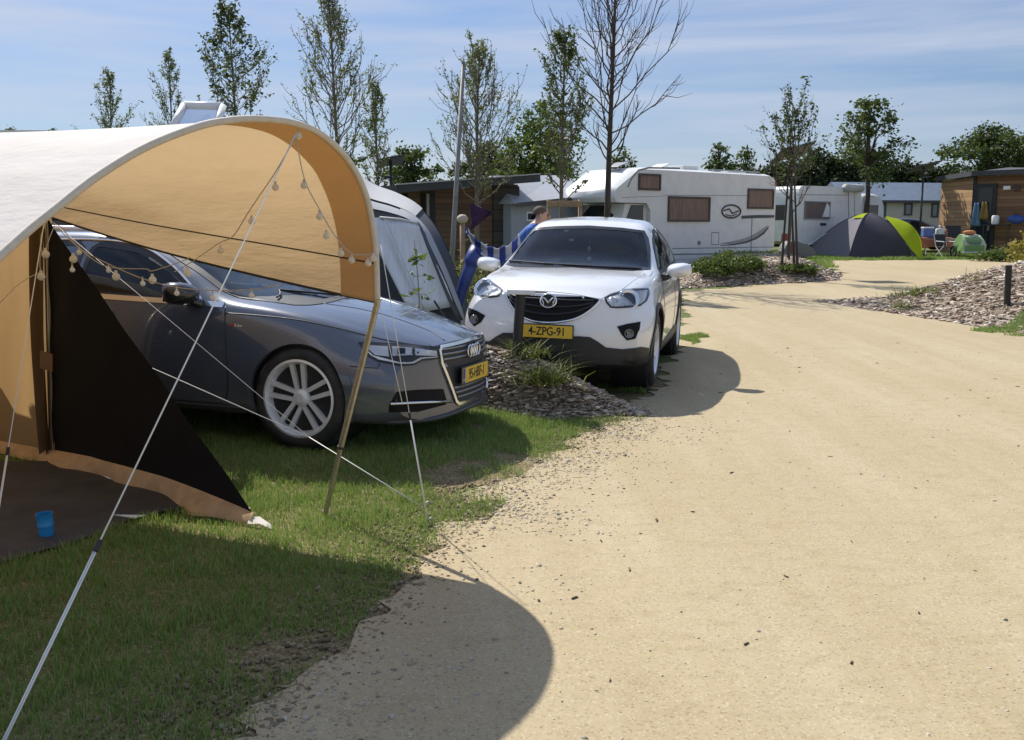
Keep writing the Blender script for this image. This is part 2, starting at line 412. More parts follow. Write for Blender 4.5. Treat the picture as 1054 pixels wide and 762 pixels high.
def sand_mat():
    m, nt, bs, out = nodes('sandy_gravel')
    big = noise(nt, .35, 5, .6); trk = noise(nt, .9, 5, .6, mapped(nt, (1.6, .22, 1), (0, 0, rad(-14))))
    c = ramp(nt, big, [(.3, (.36, .285, .165)), (.55, (.415, .336, .208)), (.75, (.45, .372, .243))])
    c = mixc(nt, ramp(nt, trk, [(.42, (0, 0, 0)), (.66, (.5, .5, .5))]), c, (.49, .415, .28))
    trk2 = noise(nt, 1.5, 6, .65, mapped(nt, (2.2, .16, 1), (0, 0, rad(-20))))
    c = mixc(nt, ramp(nt, trk2, [(.50, (0, 0, 0)), (.74, (.38, .38, .38))]), c, (.34, .27, .165))
    blot = noise(nt, .75, 5, .65)
    c = mixc(nt, ramp(nt, blot, [(.55, (0, 0, 0)), (.72, (.5, .5, .5))]), c, (.36, .265, .14))
    med = noise(nt, 5.5, 6, .7, mapped(nt, (.7, 1.6, 1)))
    c = mixc(nt, ramp(nt, med, [(.5, (0, 0, 0)), (.8, (.65, .65, .65))]), c, (.30, .23, .125))
    fine = N(nt, 'ShaderNodeTexVoronoi', feature='F1'); fine.inputs['Scale'].default_value = 130; nt.links.new(objco(nt), fine.inputs[0])
    sp = N(nt, 'ShaderNodeSeparateColor'); nt.links.new(fine.outputs['Color'], sp.inputs[0])
    c = mixc(nt, ramp(nt, sp.outputs[0], [(.8, (0, 0, 0)), (.97, (.45, .45, .45))]), c, (.19, .14, .08))
    c = mixc(nt, ramp(nt, sp.outputs[1], [(.85, (0, 0, 0)), (1, (.35, .35, .35))]), c, (.62, .56, .44))
    g2 = N(nt, 'ShaderNodeTexVoronoi'); g2.inputs['Scale'].default_value = 42; nt.links.new(objco(nt), g2.inputs[0])
    s2 = N(nt, 'ShaderNodeSeparateColor'); nt.links.new(g2.outputs['Color'], s2.inputs[0])
    dk = mathn(nt, 'MULTIPLY', mathn(nt, 'LESS_THAN', g2.outputs['Distance'], .22), mathn(nt, 'GREATER_THAN', s2.outputs[0], .86))
    c = mixc(nt, mathn(nt, 'MULTIPLY', dk, .55), c, (.17, .12, .075))
    nt.links.new(c, bs.inputs['Base Color']); bs.inputs['Roughness'].default_value = .92; bs.inputs['Specular IOR Level'].default_value = .2
    h = mathn(nt, 'ADD', noise(nt, 260, 3, .7), mathn(nt, 'MULTIPLY', noise(nt, 38, 5, .7), 1.6))
    h = mathn(nt, 'ADD', h, mathn(nt, 'MULTIPLY', noise(nt, 4, 4, .6), 4.0))
    bump(nt, bs, h, .55, .012); return m
v, f = fill2d(PATHW, 1.2)
tag(mk('gravel_track', np.c_[v, zga(v[:, 1]) + .008], f, sand_mat()), kind='structure')

# ------------------------------------------------------------------ bark mulch banks
def edge_dist(P, poly):
    P = np.asarray(P, float); best = np.full(len(P), 1e9); n = len(poly)
    for i in range(n):
        a = np.array(poly[i]); b = np.array(poly[(i + 1) % n]); ab = b - a
        t = np.clip(((P - a) @ ab) / (ab @ ab + 1e-12), 0, 1); best = np.minimum(best, np.linalg.norm(P - a - t[:, None] * ab, axis=1))
    return best
def along(P, line, vals):
    """distance to a ridge line and the interpolated value along it"""
    P = np.asarray(P, float); best = np.full(len(P), 1e9); val = np.zeros(len(P))
    for i in range(len(line) - 1):
        a = np.array(line[i]); b = np.array(line[i + 1]); ab = b - a
        t = np.clip(((P - a) @ ab) / (ab @ ab), 0, 1); d = np.linalg.norm(P - a - t[:, None] * ab, axis=1)
        k = d < best; best[k] = d[k]; val[k] = vals[i] + (vals[i + 1] - vals[i]) * t[k]
    return best, val
RIDGE = [(-7, 11.6), (-1.6, 9.15), (-.35, 8.62), (.1, 8.45), (.55, 8.3), (1.05, 8.12)]
RAMP = [.35, .46, .53, .46, .24, .02]
BANK_A = [(-7.3, 12.4), (-7.2, 10.9), (-1.6, 8.35), (-.6, 7.98), (.1, 7.92), (.62, 7.95), (1.12, 8.0), (1.15, 8.2), (.9, 8.62), (.3, 9.05), (-.4, 9.6), (-1.6, 10.1)]
def hA(P):
    d, a = along(P, RIDGE, RAMP); return a * np.exp(-(d / .40) ** 2)
BANK_B = [(5.95, 19.2), (6.35, 17.6), (6.9, 15.5), (7.25, 14.0), (9.5, 12.8), (14, 12.2), (17, 14), (17, 21), (12, 21.2), (9, 20.2), (7, 19.7)]
def hB(P):
    P = np.asarray(P); return .80 * sstep((P[:, 0] - 5.9) / 4.2) * sstep(edge_dist(P, BANK_B) / 1.9)
BANK_C = Gl([(695, 298), (760, 294.5), (862, 289.5), (868, 284), (850, 277), (800, 272), (700, 271)])
def hC(P): return .42 * sstep(edge_dist(np.asarray(P), BANK_C) / 1.3)
BANKS = [(BANK_A, hA), (BANK_B, hB), (BANK_C, hC)]
def mulch_mat():
    m, nt, bs, out = nodes('bark_mulch')
    v = N(nt, 'ShaderNodeTexVoronoi'); v.inputs['Scale'].default_value = 24; nt.links.new(mapped(nt, (1, 2.2, 1)), v.inputs[0])
    s = N(nt, 'ShaderNodeSeparateColor'); nt.links.new(v.outputs['Color'], s.inputs[0])
    c = ramp(nt, s.outputs[0], [(0, (.07, .048, .03)), (.5, (.16, .115, .075)), (.85, (.28, .22, .16)), (1, (.42, .36, .28))])
    nt.links.new(c, bs.inputs['Base Color']); bs.inputs['Roughness'].default_value = .95
    bump(nt, bs, v.outputs['Distance'], .8, .03); return m
MULCH = mulch_mat()
def bank_z(P):
    """top of the ground with every bank"""
    P = np.asarray(P, float); z = zga(P[:, 1])
    for poly, h in BANKS:
        k = inpoly(P, poly)
        if k.any():
            z[k] += .012 + h(P[k]) * sstep(edge_dist(P[k], poly) / .25) + .035 * (vnoise(P[k, 0], P[k, 1], .22, 5) - .3) * sstep(edge_dist(P[k], poly) / .2)
    return z
def bz(x, y): return float(bank_z([[x, y]])[0])
for poly, h in BANKS:
    near = poly is BANK_A
    P = jit(resample(poly, .12 if near else .3), .14, .4, 6)
    v, f = fill2d(P, .08 if near else .22)
    tag(mk('mulch_bank', np.c_[v, bank_z(v)], f, MULCH, smooth=True), kind='structure')
def rand_in(poly, n, fn=None):
    P = np.array(poly); lo, hi = P.min(0), P.max(0); out = np.zeros((0, 2))
    while len(out) < n:
        q = lo + (hi - lo) * rng.random((n * 2, 2)); k = inpoly(q, poly)
        if fn is not None: k &= fn(q)
        if not k.any() and fn is not None: break
        out = np.r_[out, q[k]]
    return out[:n]
def rotm(n, tilt):
    a = rng.random(n) * 2 * np.pi; b = rng.normal(0, tilt, n); c = rng.normal(0, tilt, n)
    ca, sa, cb, sb, cc, sc_ = np.cos(a), np.sin(a), np.cos(b), np.sin(b), np.cos(c), np.sin(c); o = np.zeros(n); i = np.ones(n)
    Rz = np.stack([ca, -sa, o, sa, ca, o, o, o, i], 1).reshape(n, 3, 3); Rx = np.stack([i, o, o, o, cb, -sb, o, sb, cb], 1).reshape(n, 3, 3); Ry = np.stack([cc, o, sc_, o, i, o, -sc_, o, cc], 1).reshape(n, 3, 3)
    return Rz @ Rx @ Ry
def bits(name, P, z, size, asp, thick, tilt, m, kind='stuff'):
    """many small flat flakes or stones in one mesh"""
    n = len(P); base = np.array([[-1, -.8, -1], [1, -1, -1], [.8, 1, -1], [-.9, .7, -1], [-.8, -.6, 1], [.9, -.7, 1], [.6, .8, 1], [-1, .9, 1]], float) * .5
    L = size * rng.lognormal(0, .35, n); B = base[None] + rng.normal(0, .09, (n, 8, 3))
    B = B * np.stack([L, L * asp * rng.uniform(.6, 1.4, n), L * thick * rng.uniform(.6, 1.4, n)], 1)[:, None, :]
    V = np.einsum('nij,nkj->nki', rotm(n, tilt), B) + np.c_[P, z][:, None, :]
    F = np.array([[0, 3, 2, 1], [4, 5, 6, 7], [0, 1, 5, 4], [1, 2, 6, 5], [2, 3, 7, 6], [3, 0, 4, 7]])
    F = (F[None] + 8 * np.arange(n)[:, None, None]).reshape(-1, 4)
    return tag(fast(name, V.reshape(-1, 3), F, m), kind=kind)
def islandmat(name, cols, rough=.9):
    m, nt, bs, out = nodes(name); g = N(nt, 'ShaderNodeNewGeometry')
    c = ramp(nt, g.outputs['Random Per Island'], [(i / (len(cols) - 1), c) for i, c in enumerate(cols)])
    c = mixc(nt, mathn(nt, 'MULTIPLY', noise(nt, 60, 4, .7), .6), c, (.05, .035, .022))
    nt.links.new(c, bs.inputs['Base Color']); bs.inputs['Roughness'].default_value = rough; return m
CHIPM = islandmat('wood_chips', [(.20, .13, .085), (.40, .29, .20), (.56, .45, .34), (.70, .60, .48), (.46, .34, .25), (.80, .72, .61), (.30, .20, .14)])
for poly, n, sz in ((BANK_A, 15000, .05), (BANK_B, 11000, .085), (BANK_C, 9000, .10)):
    q = jit(resample(poly, .3), .12, .4, 6)
    if poly is BANK_A: P = rand_in(q, n, lambda p: p[:, 0] > -3.4); k_ = rand_in(q, 5000, lambda p: p[:, 0] > -2.5); bits('wood_chips', k_, bank_z(k_) + .004, .022, .5, .2, .4, CHIPM)
    elif poly is BANK_B: P = rand_in(q, n, lambda p: (p[:, 0] < 12) & (p[:, 1] < 19.8))
    else: P = rand_in(q, n)
    bits('wood_chips', P, bank_z(P) + .006, sz, .42, .12, .20, CHIPM)
# loose stones along the track's edge and thinly over it
STONE = islandmat('track_stones', [(.44, .36, .25), (.58, .50, .37), (.66, .59, .46), (.36, .29, .20), (.74, .68, .56), (.52, .44, .32)], .85)
PE = np.array(PATHW)
def nearpath(n, s, ylo, yhi):
    e = np.array(resample([p for p in PATHW if ylo < p[1] < yhi and p[0] < 2.5], .03, False)); k = rng.integers(0, len(e), n)
    q = e[k] + np.abs(rng.normal(0, s, n))[:, None] * np.array([.75, -.6]) + rng.normal(0, .07, (n, 2)); return q
q = nearpath(3000, .40, 2.4, 8.6); q = q[(vnoise(q[:, 0], q[:, 1], .45, 9) > .32)]
bits('gravel_stones', q, .008 + 0 * q[:, 0], .0115, .75, .45, .35, STONE)
e_ = np.array(resample([p for p in PATHW if 2.2 < p[1] < 8.4 and p[0] < 2.5], .03, False)); q = e_[rng.integers(0, len(e_), 5000)] + rng.normal(0, .16, (5000, 2)) + np.array([-.10, .08])
bits('soil_crumbs', q, .007 + 0 * q[:, 0], .012, .8, .5, .4, islandmat('soil_crumbs', [(.24, .18, .10), (.36, .28, .17), (.17, .125, .07), (.46, .37, .24)]))
q = rand_in([(-2, 2.3), (3.4, 2.3), (7, 12), (1.4, 12), (.9, 8), (-.6, 5.3)], 2600, lambda p: inpoly(p, PATHW))
bits('gravel_stones', q, zga(q[:, 1]) + .007, .008, .8, .4, .3, STONE)
TWIG = islandmat('bark_bits', [(.06, .04, .025), (.12, .08, .05), (.2, .14, .09), (.09, .06, .04)])
q = rand_in([(-.3, 2.4), (2.2, 2.4), (6.5, 13), (1.7, 13), (1.2, 8), (.2, 5.3)], 70, lambda p: inpoly(p, PATHW))
bits('bark_bits', q, zga(q[:, 1]) + .012, .024, .22, .15, .10, TWIG)

# the lawn rises a few centimetres under the parked estate car
def rise(x, y):
    x = np.asarray(x, float); y = np.asarray(y, float)
    return .078 * sstep((y - 5.7) / .65) * sstep((.35 - x) / .8) * np.maximum(sstep((x + 2.75) / .5), sstep((y - 6.95) / .45)) * sstep((x + 6.5) / .8)
lx, ly = np.linspace(-6.6, .45, 60), np.linspace(5.6, 10.2, 50)
tag(MB().grid([[(x, y, float(rise(x, y)) - .007) for x in lx] for y in ly]).build('lawn', bpy.data.materials['turf_soil'], None, True), kind='structure')
# ------------------------------------------------------------------ grass blades
SHEETPX = [(-60, 478), (62, 478), (130, 487), (207, 500), (232, 520), (170, 531), (128, 540), (100, 553), (60, 568), (0, 584), (-90, 600)]
SHEETW = Gl(SHEETPX)
GRASS = foliage('grass_blades', [(.125, .26, .045), (.17, .33, .06), (.23, .37, .08), (.30, .38, .11), (.44, .41, .20), (.145, .29, .05)], .4)
def blades(name, P, z, hmin, hmax, wd, lean, m, kind='stuff'):
    n = len(P); a = rng.random(n) * 2 * np.pi; h = rng.uniform(hmin, hmax, n); l = h * rng.normal(0, lean, n); b = rng.random(n) * 2 * np.pi
    dx, dy = np.cos(a) * wd * rng.uniform(.6, 1.3, n), np.sin(a) * wd * rng.uniform(.6, 1.3, n); X, Y = P[:, 0], P[:, 1]
    lx, ly = np.cos(b) * l, np.sin(b) * l
    V = np.stack([np.stack([X - dx, Y - dy, z - .004], 1), np.stack([X + dx, Y + dy, z - .004], 1),
                  np.stack([X + dx * .8 + lx * .4, Y + dy * .8 + ly * .4, z + h * .6], 1), np.stack([X + lx, Y + ly, z + h], 1),
                  np.stack([X - dx * .8 + lx * .4, Y - dy * .8 + ly * .4, z + h * .6], 1)], 1)
    o = 5 * np.arange(n)[:, None]
    F = np.stack([o + np.array([0, 1, 2]), o + np.array([0, 2, 4]), o + np.array([4, 2, 3])], 1).reshape(-1, 3)
    return tag(fast(name, V.reshape(-1, 3), F, m), kind=kind)
def lawn(p):
    j = p + rng.normal(0, .16, p.shape) * rng.random((len(p), 1))
    k = ~inpoly(j, PATHW) & ~inpoly(p, SHEETW)
    for poly, h in BANKS: k &= ~inpoly(j, poly)
    nz = vnoise(p[:, 0], p[:, 1], .5, 11) * .6 + vnoise(p[:, 0], p[:, 1], .17, 12) * .4
    ed = np.clip(edge_dist(p, LAWN_EDGE) / 1.1, 0, 1)
    return k & (nz > .37 - .2 * ed + rng.normal(0, .05, len(p)))
LAWN_EDGE = [tuple(q) for q in PATHW[::9]]
P = rand_in([(-2.6, 2.2), (-1.0, 2.2), (-.4, 4.6), (.7, 6.9), (1.3, 8.1), (-4.6, 9.4), (-4.8, 6)], 200000, lawn)
hs = .6 + .8 * vnoise(P[:, 0], P[:, 1], .35, 15)
blades('lawn_grass', P, zga(P[:, 1]) + rise(P[:, 0], P[:, 1]), .012, .045, .0019, .55, GRASS)
P2 = P[(vnoise(P[:, 0], P[:, 1], .22, 21) > .56)][:32000]
blades('lawn_grass', P2, zga(P2[:, 1]) + rise(P2[:, 0], P2[:, 1]), .03, .075, .0019, .5, GRASS)
q = rand_in([(-2.6, 2.2), (-1.0, 2.2), (-.2, 4.6), (.9, 6.9), (1.4, 8.1), (-3.4, 9.2), (-4.2, 6)], 6000, lambda p: ~inpoly(p, SHEETW) & (edge_dist(p, LAWN_EDGE) < .3 + 1.2 * vnoise(p[:, 0], p[:, 1], .5, 17)))
STRAW = islandmat('straw_litter', [(.42, .34, .20), (.56, .46, .30), (.32, .25, .15), (.26, .20, .12)])
bits('straw_litter', q, rise(q[:, 0], q[:, 1]) + .009, .016, .14, .10, .2, STRAW)
# grass round the parked white car, at the banks' feet and before the far tent
def patch_grass(pxpoly, n, h0, h1, wd, edge=.2):
    W = Gl(pxpoly); p = rand_in(jit(resample(W, .3), edge * 2, .5, 8), n, lambda q: vnoise(q[:, 0], q[:, 1], .6, 33) > .3)
    blades('verge_grass', p, bank_z(p), h0, h1, wd, .5, GRASS)
patch_grass([(560, 380), (640, 368), (668, 392), (650, 408), (600, 400)], 9000, .02, .08, .003)
patch_grass([(700, 344), (716, 343), (722, 352), (704, 356)], 1800, .02, .07, .003)
patch_grass([(1000, 341), (1054, 332), (1120, 340), (1120, 352), (1054, 347)], 4000, .02, .08, .005)
patch_grass([(690, 264), (850, 262), (1000, 262), (1040, 267), (850, 269), (862, 277), (810, 275), (740, 277), (690, 275)], 30000, .03, .13, .012)
# ------------------------------------------------------------------ vehicles: lofted shell, openings cut in it, panels laid on it
def pchip(xs, ys, x):
    xs = np.asarray(xs, float); ys = np.asarray(ys, float); h = np.diff(xs); d = np.diff(ys) / h; n = len(xs); m = np.zeros(n)
    m[0] = d[0]; m[-1] = d[-1]
    for i in range(1, n - 1):
        if d[i - 1] * d[i] > 0:
            w1 = 2 * h[i] + h[i - 1]; w2 = h[i] + 2 * h[i - 1]; m[i] = (w1 + w2) / (w1 / d[i - 1] + w2 / d[i])
    x = np.clip(x, xs[0], xs[-1]); i = np.clip(np.searchsorted(xs, x) - 1, 0, n - 2); t = (x - xs[i]) / h[i]
    return (2 * t**3 - 3 * t**2 + 1) * ys[i] + (t**3 - 2 * t**2 + t) * h[i] * m[i] + (-2 * t**3 + 3 * t**2) * ys[i + 1] + (t**3 - t**2) * h[i] * m[i + 1]
def cur(d):
    k = sorted(d); return lambda x: float(pchip(k, [d[q] for q in k], np.array(x)))

class Car:
    def __init__(s, root, loc, eul, S):
        s.root = root; s.M = Matrix.Translation(loc) @ Euler(eul).to_matrix().to_4x4(); s.Mi = s.M.inverted(); s.S = S
        c = {k: cur(S[k]) for k in ('zb', 'W', 'zs', 'belt', 'wb', 'zr', 'wr', 'cr')}
        xf, xr = S['xf'], S['xr']; st = np.linspace(xr, xf, S.get('n', 150)); rows = []
        seg = [5, 3, 7, 9, 8, 13, 7, 7]
        for x in st:
            zb, W, zs, be, wb, zr, wr, cr = [c[k](x) for k in ('zb', 'W', 'zs', 'belt', 'wb', 'zr', 'wr', 'cr')]
            cp = [(0, zb), (.72 * W, zb), (W - .045, zb + .05), (W - .006, zb + .45 * (zs - zb)), (W, zs), (wb, be), (wr, zr), (wr * .66, zr + cr * .72), (0, zr + cr)]
            cp = [np.array(p) for p in cp]; ext = [np.array((-cp[1][0], cp[1][1]))] + cp + [np.array((-cp[-2][0], cp[-2][1]))]; r = []
            for i in range(8):
                p0, p1, p2, p3 = ext[i:i + 4]; a = .5
                t0 = 0; t1 = t0 + max(np.linalg.norm(p1 - p0), 1e-4) ** a; t2 = t1 + max(np.linalg.norm(p2 - p1), 1e-4) ** a; t3 = t2 + max(np.linalg.norm(p3 - p2), 1e-4) ** a
                for k in range(seg[i]):
                    t = t1 + (t2 - t1) * k / seg[i]
                    A1 = (t1 - t) / (t1 - t0) * p0 + (t - t0) / (t1 - t0) * p1; A2 = (t2 - t) / (t2 - t1) * p1 + (t - t1) / (t2 - t1) * p2; A3 = (t3 - t) / (t3 - t2) * p2 + (t - t2) / (t3 - t2) * p3
                    B1 = (t2 - t) / (t2 - t0) * A1 + (t - t0) / (t2 - t0) * A2; B2 = (t3 - t) / (t3 - t1) * A2 + (t - t1) / (t3 - t1) * A3
                    r.append((t2 - t) / (t2 - t1) * B1 + (t - t1) / (t2 - t1) * B2)
            r.append(cp[-1]); rows.append(np.array(r))
        H = len(rows[0]); full = []
        for x, r in zip(st, rows):
            left = np.c_[np.full(H, x), r]; right = left[::-1].copy(); right[:, 1] *= -1
            full.append(np.r_[left, right[1:-1]])
        n = len(full[0]); V = [q for r in full for q in r]; F = []
        for i in range(len(full) - 1):
            for j in range(n): F.append((i * n + j, i * n + (j + 1) % n, (i + 1) * n + (j + 1) % n, (i + 1) * n + j))
        def cap(row, x, flip):
            K = 14; base = len(V); r = row; z0, z1 = r[0][1], r[-1][1]
            for j in range(H):
                for k in range(-K, K + 1):
                    t = k / K; zz = z0 + (z1 - z0) * j / (H - 1); u = abs(t) ** .8
                    V.append(np.array((x, r[j][0] * t, zz * (1 - u) + r[j][1] * u)))
            m = 2 * K + 1
            for j in range(H - 1):
                for k in range(m - 1):
                    q = (base + j * m + k, base + j * m + k + 1, base + (j + 1) * m + k + 1, base + (j + 1) * m + k); F.append(q if not flip else q[::-1])
        cap(rows[-1], xf, False); cap(rows[0], xr, True)
        V = np.array(V); x = V[:, 0].copy(); yy = np.abs(V[:, 1]); z = V[:, 2]
        B = sstep((x - (xf - S.get('nb', 1.15))) / S.get('nb', 1.15)); V[:, 0] = x - B * (S['na'] * (yy / .9) ** S['np'])
        k = cur(S['prof']); V[:, 0] += B ** 3 * np.array([k(q) for q in z])
        Br = sstep(((xr + .8) - x) / .8); V[:, 0] += Br * .2 * (yy / .9) ** 2.4
        s.V = V; s.F = F; s.bvh = BVHTree.FromPolygons([Vector(q) for q in V], F); s.dead = np.zeros(len(F), bool)
        Fa = np.array(F); s.cen = V[Fa].mean(1); a = V[Fa[:, 1]] - V[Fa[:, 0]]; b = V[Fa[:, 3]] - V[Fa[:, 0]]; a2 = V[Fa[:, 2]] - V[Fa[:, 0]]
        nn = np.cross(a, a2) + np.cross(a2, b); s.nor = nn / (np.linalg.norm(nn, axis=1)[:, None] + 1e-12)
        # make normals point away from the shell's middle
        mid = np.c_[s.cen[:, 0], np.zeros(len(Fa)), np.full(len(Fa), .7)]; mid[:, 0] = np.clip(mid[:, 0], xr + .6, xf - .6)
        s.flip = ((s.nor * (s.cen - mid)).sum(1) < 0); s.nor[s.flip] *= -1
    # casters: 2D point -> (point on the shell, outward normal)
    def hit(s, o, d):
        co, no, i, dist = s.bvh.ray_cast(Vector(o), Vector(d).normalized())
        if co is None:
            o = Vector(o); d = Vector(d).normalized(); L = s.last if hasattr(s, 'last') else 8.0
            co, no, i, _ = s.bvh.find_nearest(o + d * L)
        else: s.last = dist
        no = Vector(s.nor[i]); return co, no
    def c_px(s, p):
        o = s.Mi @ CAM; return s.hit(o, s.Mi.to_3x3() @ ray(p[0], p[1]))
    def c_side(s, sy): return lambda p: s.hit((p[0], 4 * sy, p[1]), (0, -sy, 0))
    def c_front(s): return lambda p: s.hit((4, p[0], p[1]), (-1, 0, 0))
    def c_top(s): return lambda p: s.hit((p[0], p[1], 4), (0, 0, -1))
    def proj2(s, kind):
        if kind == 'px': return to_px((np.array(s.M.to_3x3()) @ s.cen.T).T + np.array(s.M.translation))
        if kind == 'side': return s.cen[:, [0, 2]]
        return s.cen[:, [1, 2]]
    def cut(s, kind, poly, mirror=False, lim=.05, xmin=None):
        P = s.proj2(kind)
        if kind == 'px':
            v = np.array(s.Mi @ CAM) - s.cen; face = (s.nor * v).sum(1) > 0
            k = inpoly(P, poly) & face
            if mirror:
                d = s.cen.copy(); key = {tuple(np.round((q[0], -q[1], q[2]), 3)) for q in d[k]}
                # mirrored set by nearest bin
                bins = {}
                k2 = np.array([tuple(np.round(q, 3)) in key for q in d]); k |= k2
        elif kind == 'side': k = inpoly(P, poly) & (np.abs(s.nor[:, 1]) > lim)
        else: k = inpoly(P, poly) & (s.nor[:, 0] > lim)
        if xmin is not None: k &= s.cen[:, 0] > xmin
        s.dead |= k
    def patch(s, name, outline, caster, m, step, off=.004, thick=.01, hole=None, parent=None, mirror=False, smooth=True):
        v, f = fill2d(outline, step, hole); H = [caster(p) for p in v]
        top = [c + n * off for c, n in H]; lowv = [c - n * thick for c, n in H]
        e = {}
        for t in f:
            for a, b in ((t[0], t[1]), (t[1], t[2]), (t[2], t[0])): e[(a, b)] = e.get((a, b), 0) + 1
        bd = [k for k in e if (k[1], k[0]) not in e]
        # face winding outwards
        t = f[len(f) // 2]; nn = (top[t[1]] - top[t[0]]).cross(top[t[2]] - top[t[0]]); fl = nn.dot(H[t[0]][1]) < 0
        V = list(top); idx = {}; F = [tuple(reversed(q)) if fl else tuple(q) for q in f]
        for a, b in bd:
            for q in (a, b):
                if q not in idx: idx[q] = len(V); V.append(lowv[q])
            q = (a, idx[a], idx[b], b); F.append(q[::-1] if fl else q)
        o = []
        o.append(mk(name, V, F, m, parent or s.root, smooth, 40))
        if mirror: o.append(mk(name, [(p[0], -p[1], p[2]) for p in V], [tuple(reversed(q)) for q in F], m, parent or s.root, smooth, 40))
        return o
    def strip(s, name, line, caster, m, wdt, off=.004, parent=None, mirror=False, n=6, step=None, closed=False):
        """thin half-round moulding laid along a line on the shell"""
        P = resample(line, step, closed) if step else line
        H = [caster(p) for p in P]; pts = [c + nn * off for c, nn in H]
        if closed: pts.append(pts[0])
        b = MB().tube(pts, wdt, n); o = [b.build(name, m, parent or s.root, True)]
        if mirror:
            q = MB().tube([(p[0], -p[1], p[2]) for p in pts], wdt, n); o.append(q.build(name, m, parent or s.root, True))
        return o
    def shell(s, name, m):
        F = [tuple(reversed(f)) if fl else f for f, d, fl in zip(s.F, s.dead, s.flip) if not d]
        o = mk(name, s.V, F, [m, BLACKPL], s.root, True, 50)
        for p in o.data.polygons:
            if p.center.z < s.S.get('zblack', .0): p.material_index = 1
        return o

def make_wheel(root, x, y, r, rimr, wid, style, side, tm=None):
    """tyre, rim, disc: axle along local y, outer face towards side"""
    wh = bpy.data.objects.new('wheel', None); link(wh, root); wh.location = (x, y, r); wh.empty_display_size = .1
    R = Matrix.Rotation(-math.pi / 2 * side, 3, 'X')
    h = wid / 2
    MB().lathe([(rimr, -h * .9), (rimr + .018, -h), (r - .035, -h * 1.0), (r - .008, -h * .84), (r, -h * .6), (r, h * .6), (r - .008, h * .84), (r - .035, h * 1.0), (rimr + .018, h), (rimr, h * .9)], 56, (0, 0, 0), R, True).build('tyre', RUBBER, wh, True, 40)
    b = MB().lathe([(rimr - .012, -h * .85), (rimr + .006, -h * .9), (rimr + .006, h * .93), (rimr - .010, h * .97), (rimr - .022, h * .8), (rimr - .04, h * .3), (rimr - .035, -h * .7)], 56, (0, 0, 0), R, True)
    zo = h * .72
    if style == 'double':
        for k in range(5):
            a = 2 * math.pi * k / 5 + math.pi / 2 + .1
            for sg in (-1, 1):
                ca, sa = math.cos(a), math.sin(a); o0, o1 = .027 * sg, .044 * sg
                pts = [(.05, o0 - .014), (rimr - .015, o1 - .016), (rimr - .015, o1 + .016), (.05, o0 + .014)]
                n0 = len(b.V); q = MB().prism(pts, .03)
                b.add([R @ Vector((p[0] * ca - p[1] * sa, p[0] * sa + p[1] * ca, p[2] + zo - .02 - .03 * (1 - p[0] / rimr))) for p in [Vector(v) for v in q.V]], q.F)
    else:
        for k in range(5):
            a = 2 * math.pi * k / 5 + .3
            ca, sa = math.cos(a), math.sin(a)
            pts = [(.04, -.035), (rimr * .6, -.03), (rimr - .012, -.052), (rimr - .012, .052), (rimr * .6, .03), (.04, .035)]
            q = MB().prism(pts, .035)
            b.add([R @ Vector((p[0] * ca - p[1] * sa, p[0] * sa + p[1] * ca, p[2] + zo - .025 - .03 * (1 - p[0] / rimr))) for p in [Vector(v) for v in q.V]], q.F)
    b.lathe([(1e-5, zo + .012), (.03, zo + .012), (.034, zo + .004), (.056, zo - .006), (.062, zo - .02), (.06, -h * .3)], 24, (0, 0, 0), R)
    b.build('rim', ALU, wh, True, 35)
    d = MB().lathe([(1e-5, .0), (.15, .0), (.15, .02), (1e-5, .02)], 32, (0, 0, 0), R); d.build('brake_disc', STEEL, wh, True, 30)
    return wh
def wheel_well(car, x, r, wid=.34):
    b = MB()
    for sy in (-1, 1):
        R = Matrix.Rotation(-math.pi / 2 * sy, 3, 'X'); y1 = .86 * sy
        prof = [(r, 0), (r, -wid), (1e-4, -wid)]
        MB().lathe(prof, 40, (x, y1, car.S['wr0']), R).build('wheel_housing', BLACKPL, car.root)
def circle(cx, cy, r, n=40, a0=0, a1=2 * math.pi, cl=True):
    return [(cx + r * math.cos(a0 + (a1 - a0) * k / (n if cl else n - 1)), cy + r * math.sin(a0 + (a1 - a0) * k / (n if cl else n - 1))) for k in range(n)]
def interior(car, seats, dashx, dashz, wheely, floorz=.35):
    b = MB().box((dashx, 0, dashz - .12), (.5, 1.32, .3), bev=.08); b.build('dashboard', BLACKPL, car.root, True, 40)
    MB().box(((dashx + car.S['xr']) / 2 - .1, 0, floorz), (abs(car.S['xr'] - dashx) - .9, 1.5, .05)).build('cabin_floor', SEATM, car.root)
    for x, y in seats:
        s = MB().box((x, y, floorz + .18), (.5, .5, .22), bev=.07)
        s.box((x - .27, y, floorz + .53), (.16, .5, .66), (0, rad(-14), 0), bev=.07)
        s.box((x - .36, y, floorz + .93), (.11, .27, .2), (0, rad(-10), 0), bev=.05)
        s.build('seat', SEATM, car.root, True, 40)
    R = Euler((0, rad(-62), 0)).to_matrix(); q = MB(); c = Vector((dashx - .33, wheely, dashz - .02))
    q.tube([c + R @ Vector((.185 * math.cos(a), .185 * math.sin(a), 0)) for a in np.linspace(0, 2 * math.pi, 33)], .016, 8, False)
    q.box(c, (.37, .05, .02), R); q.box(c, (.05, .1, .03), R); q.tube([c, c + Vector((.3, 0, -.05))], .03)
    q.build('steering_wheel', BLACKPL, car.root, True, 40)
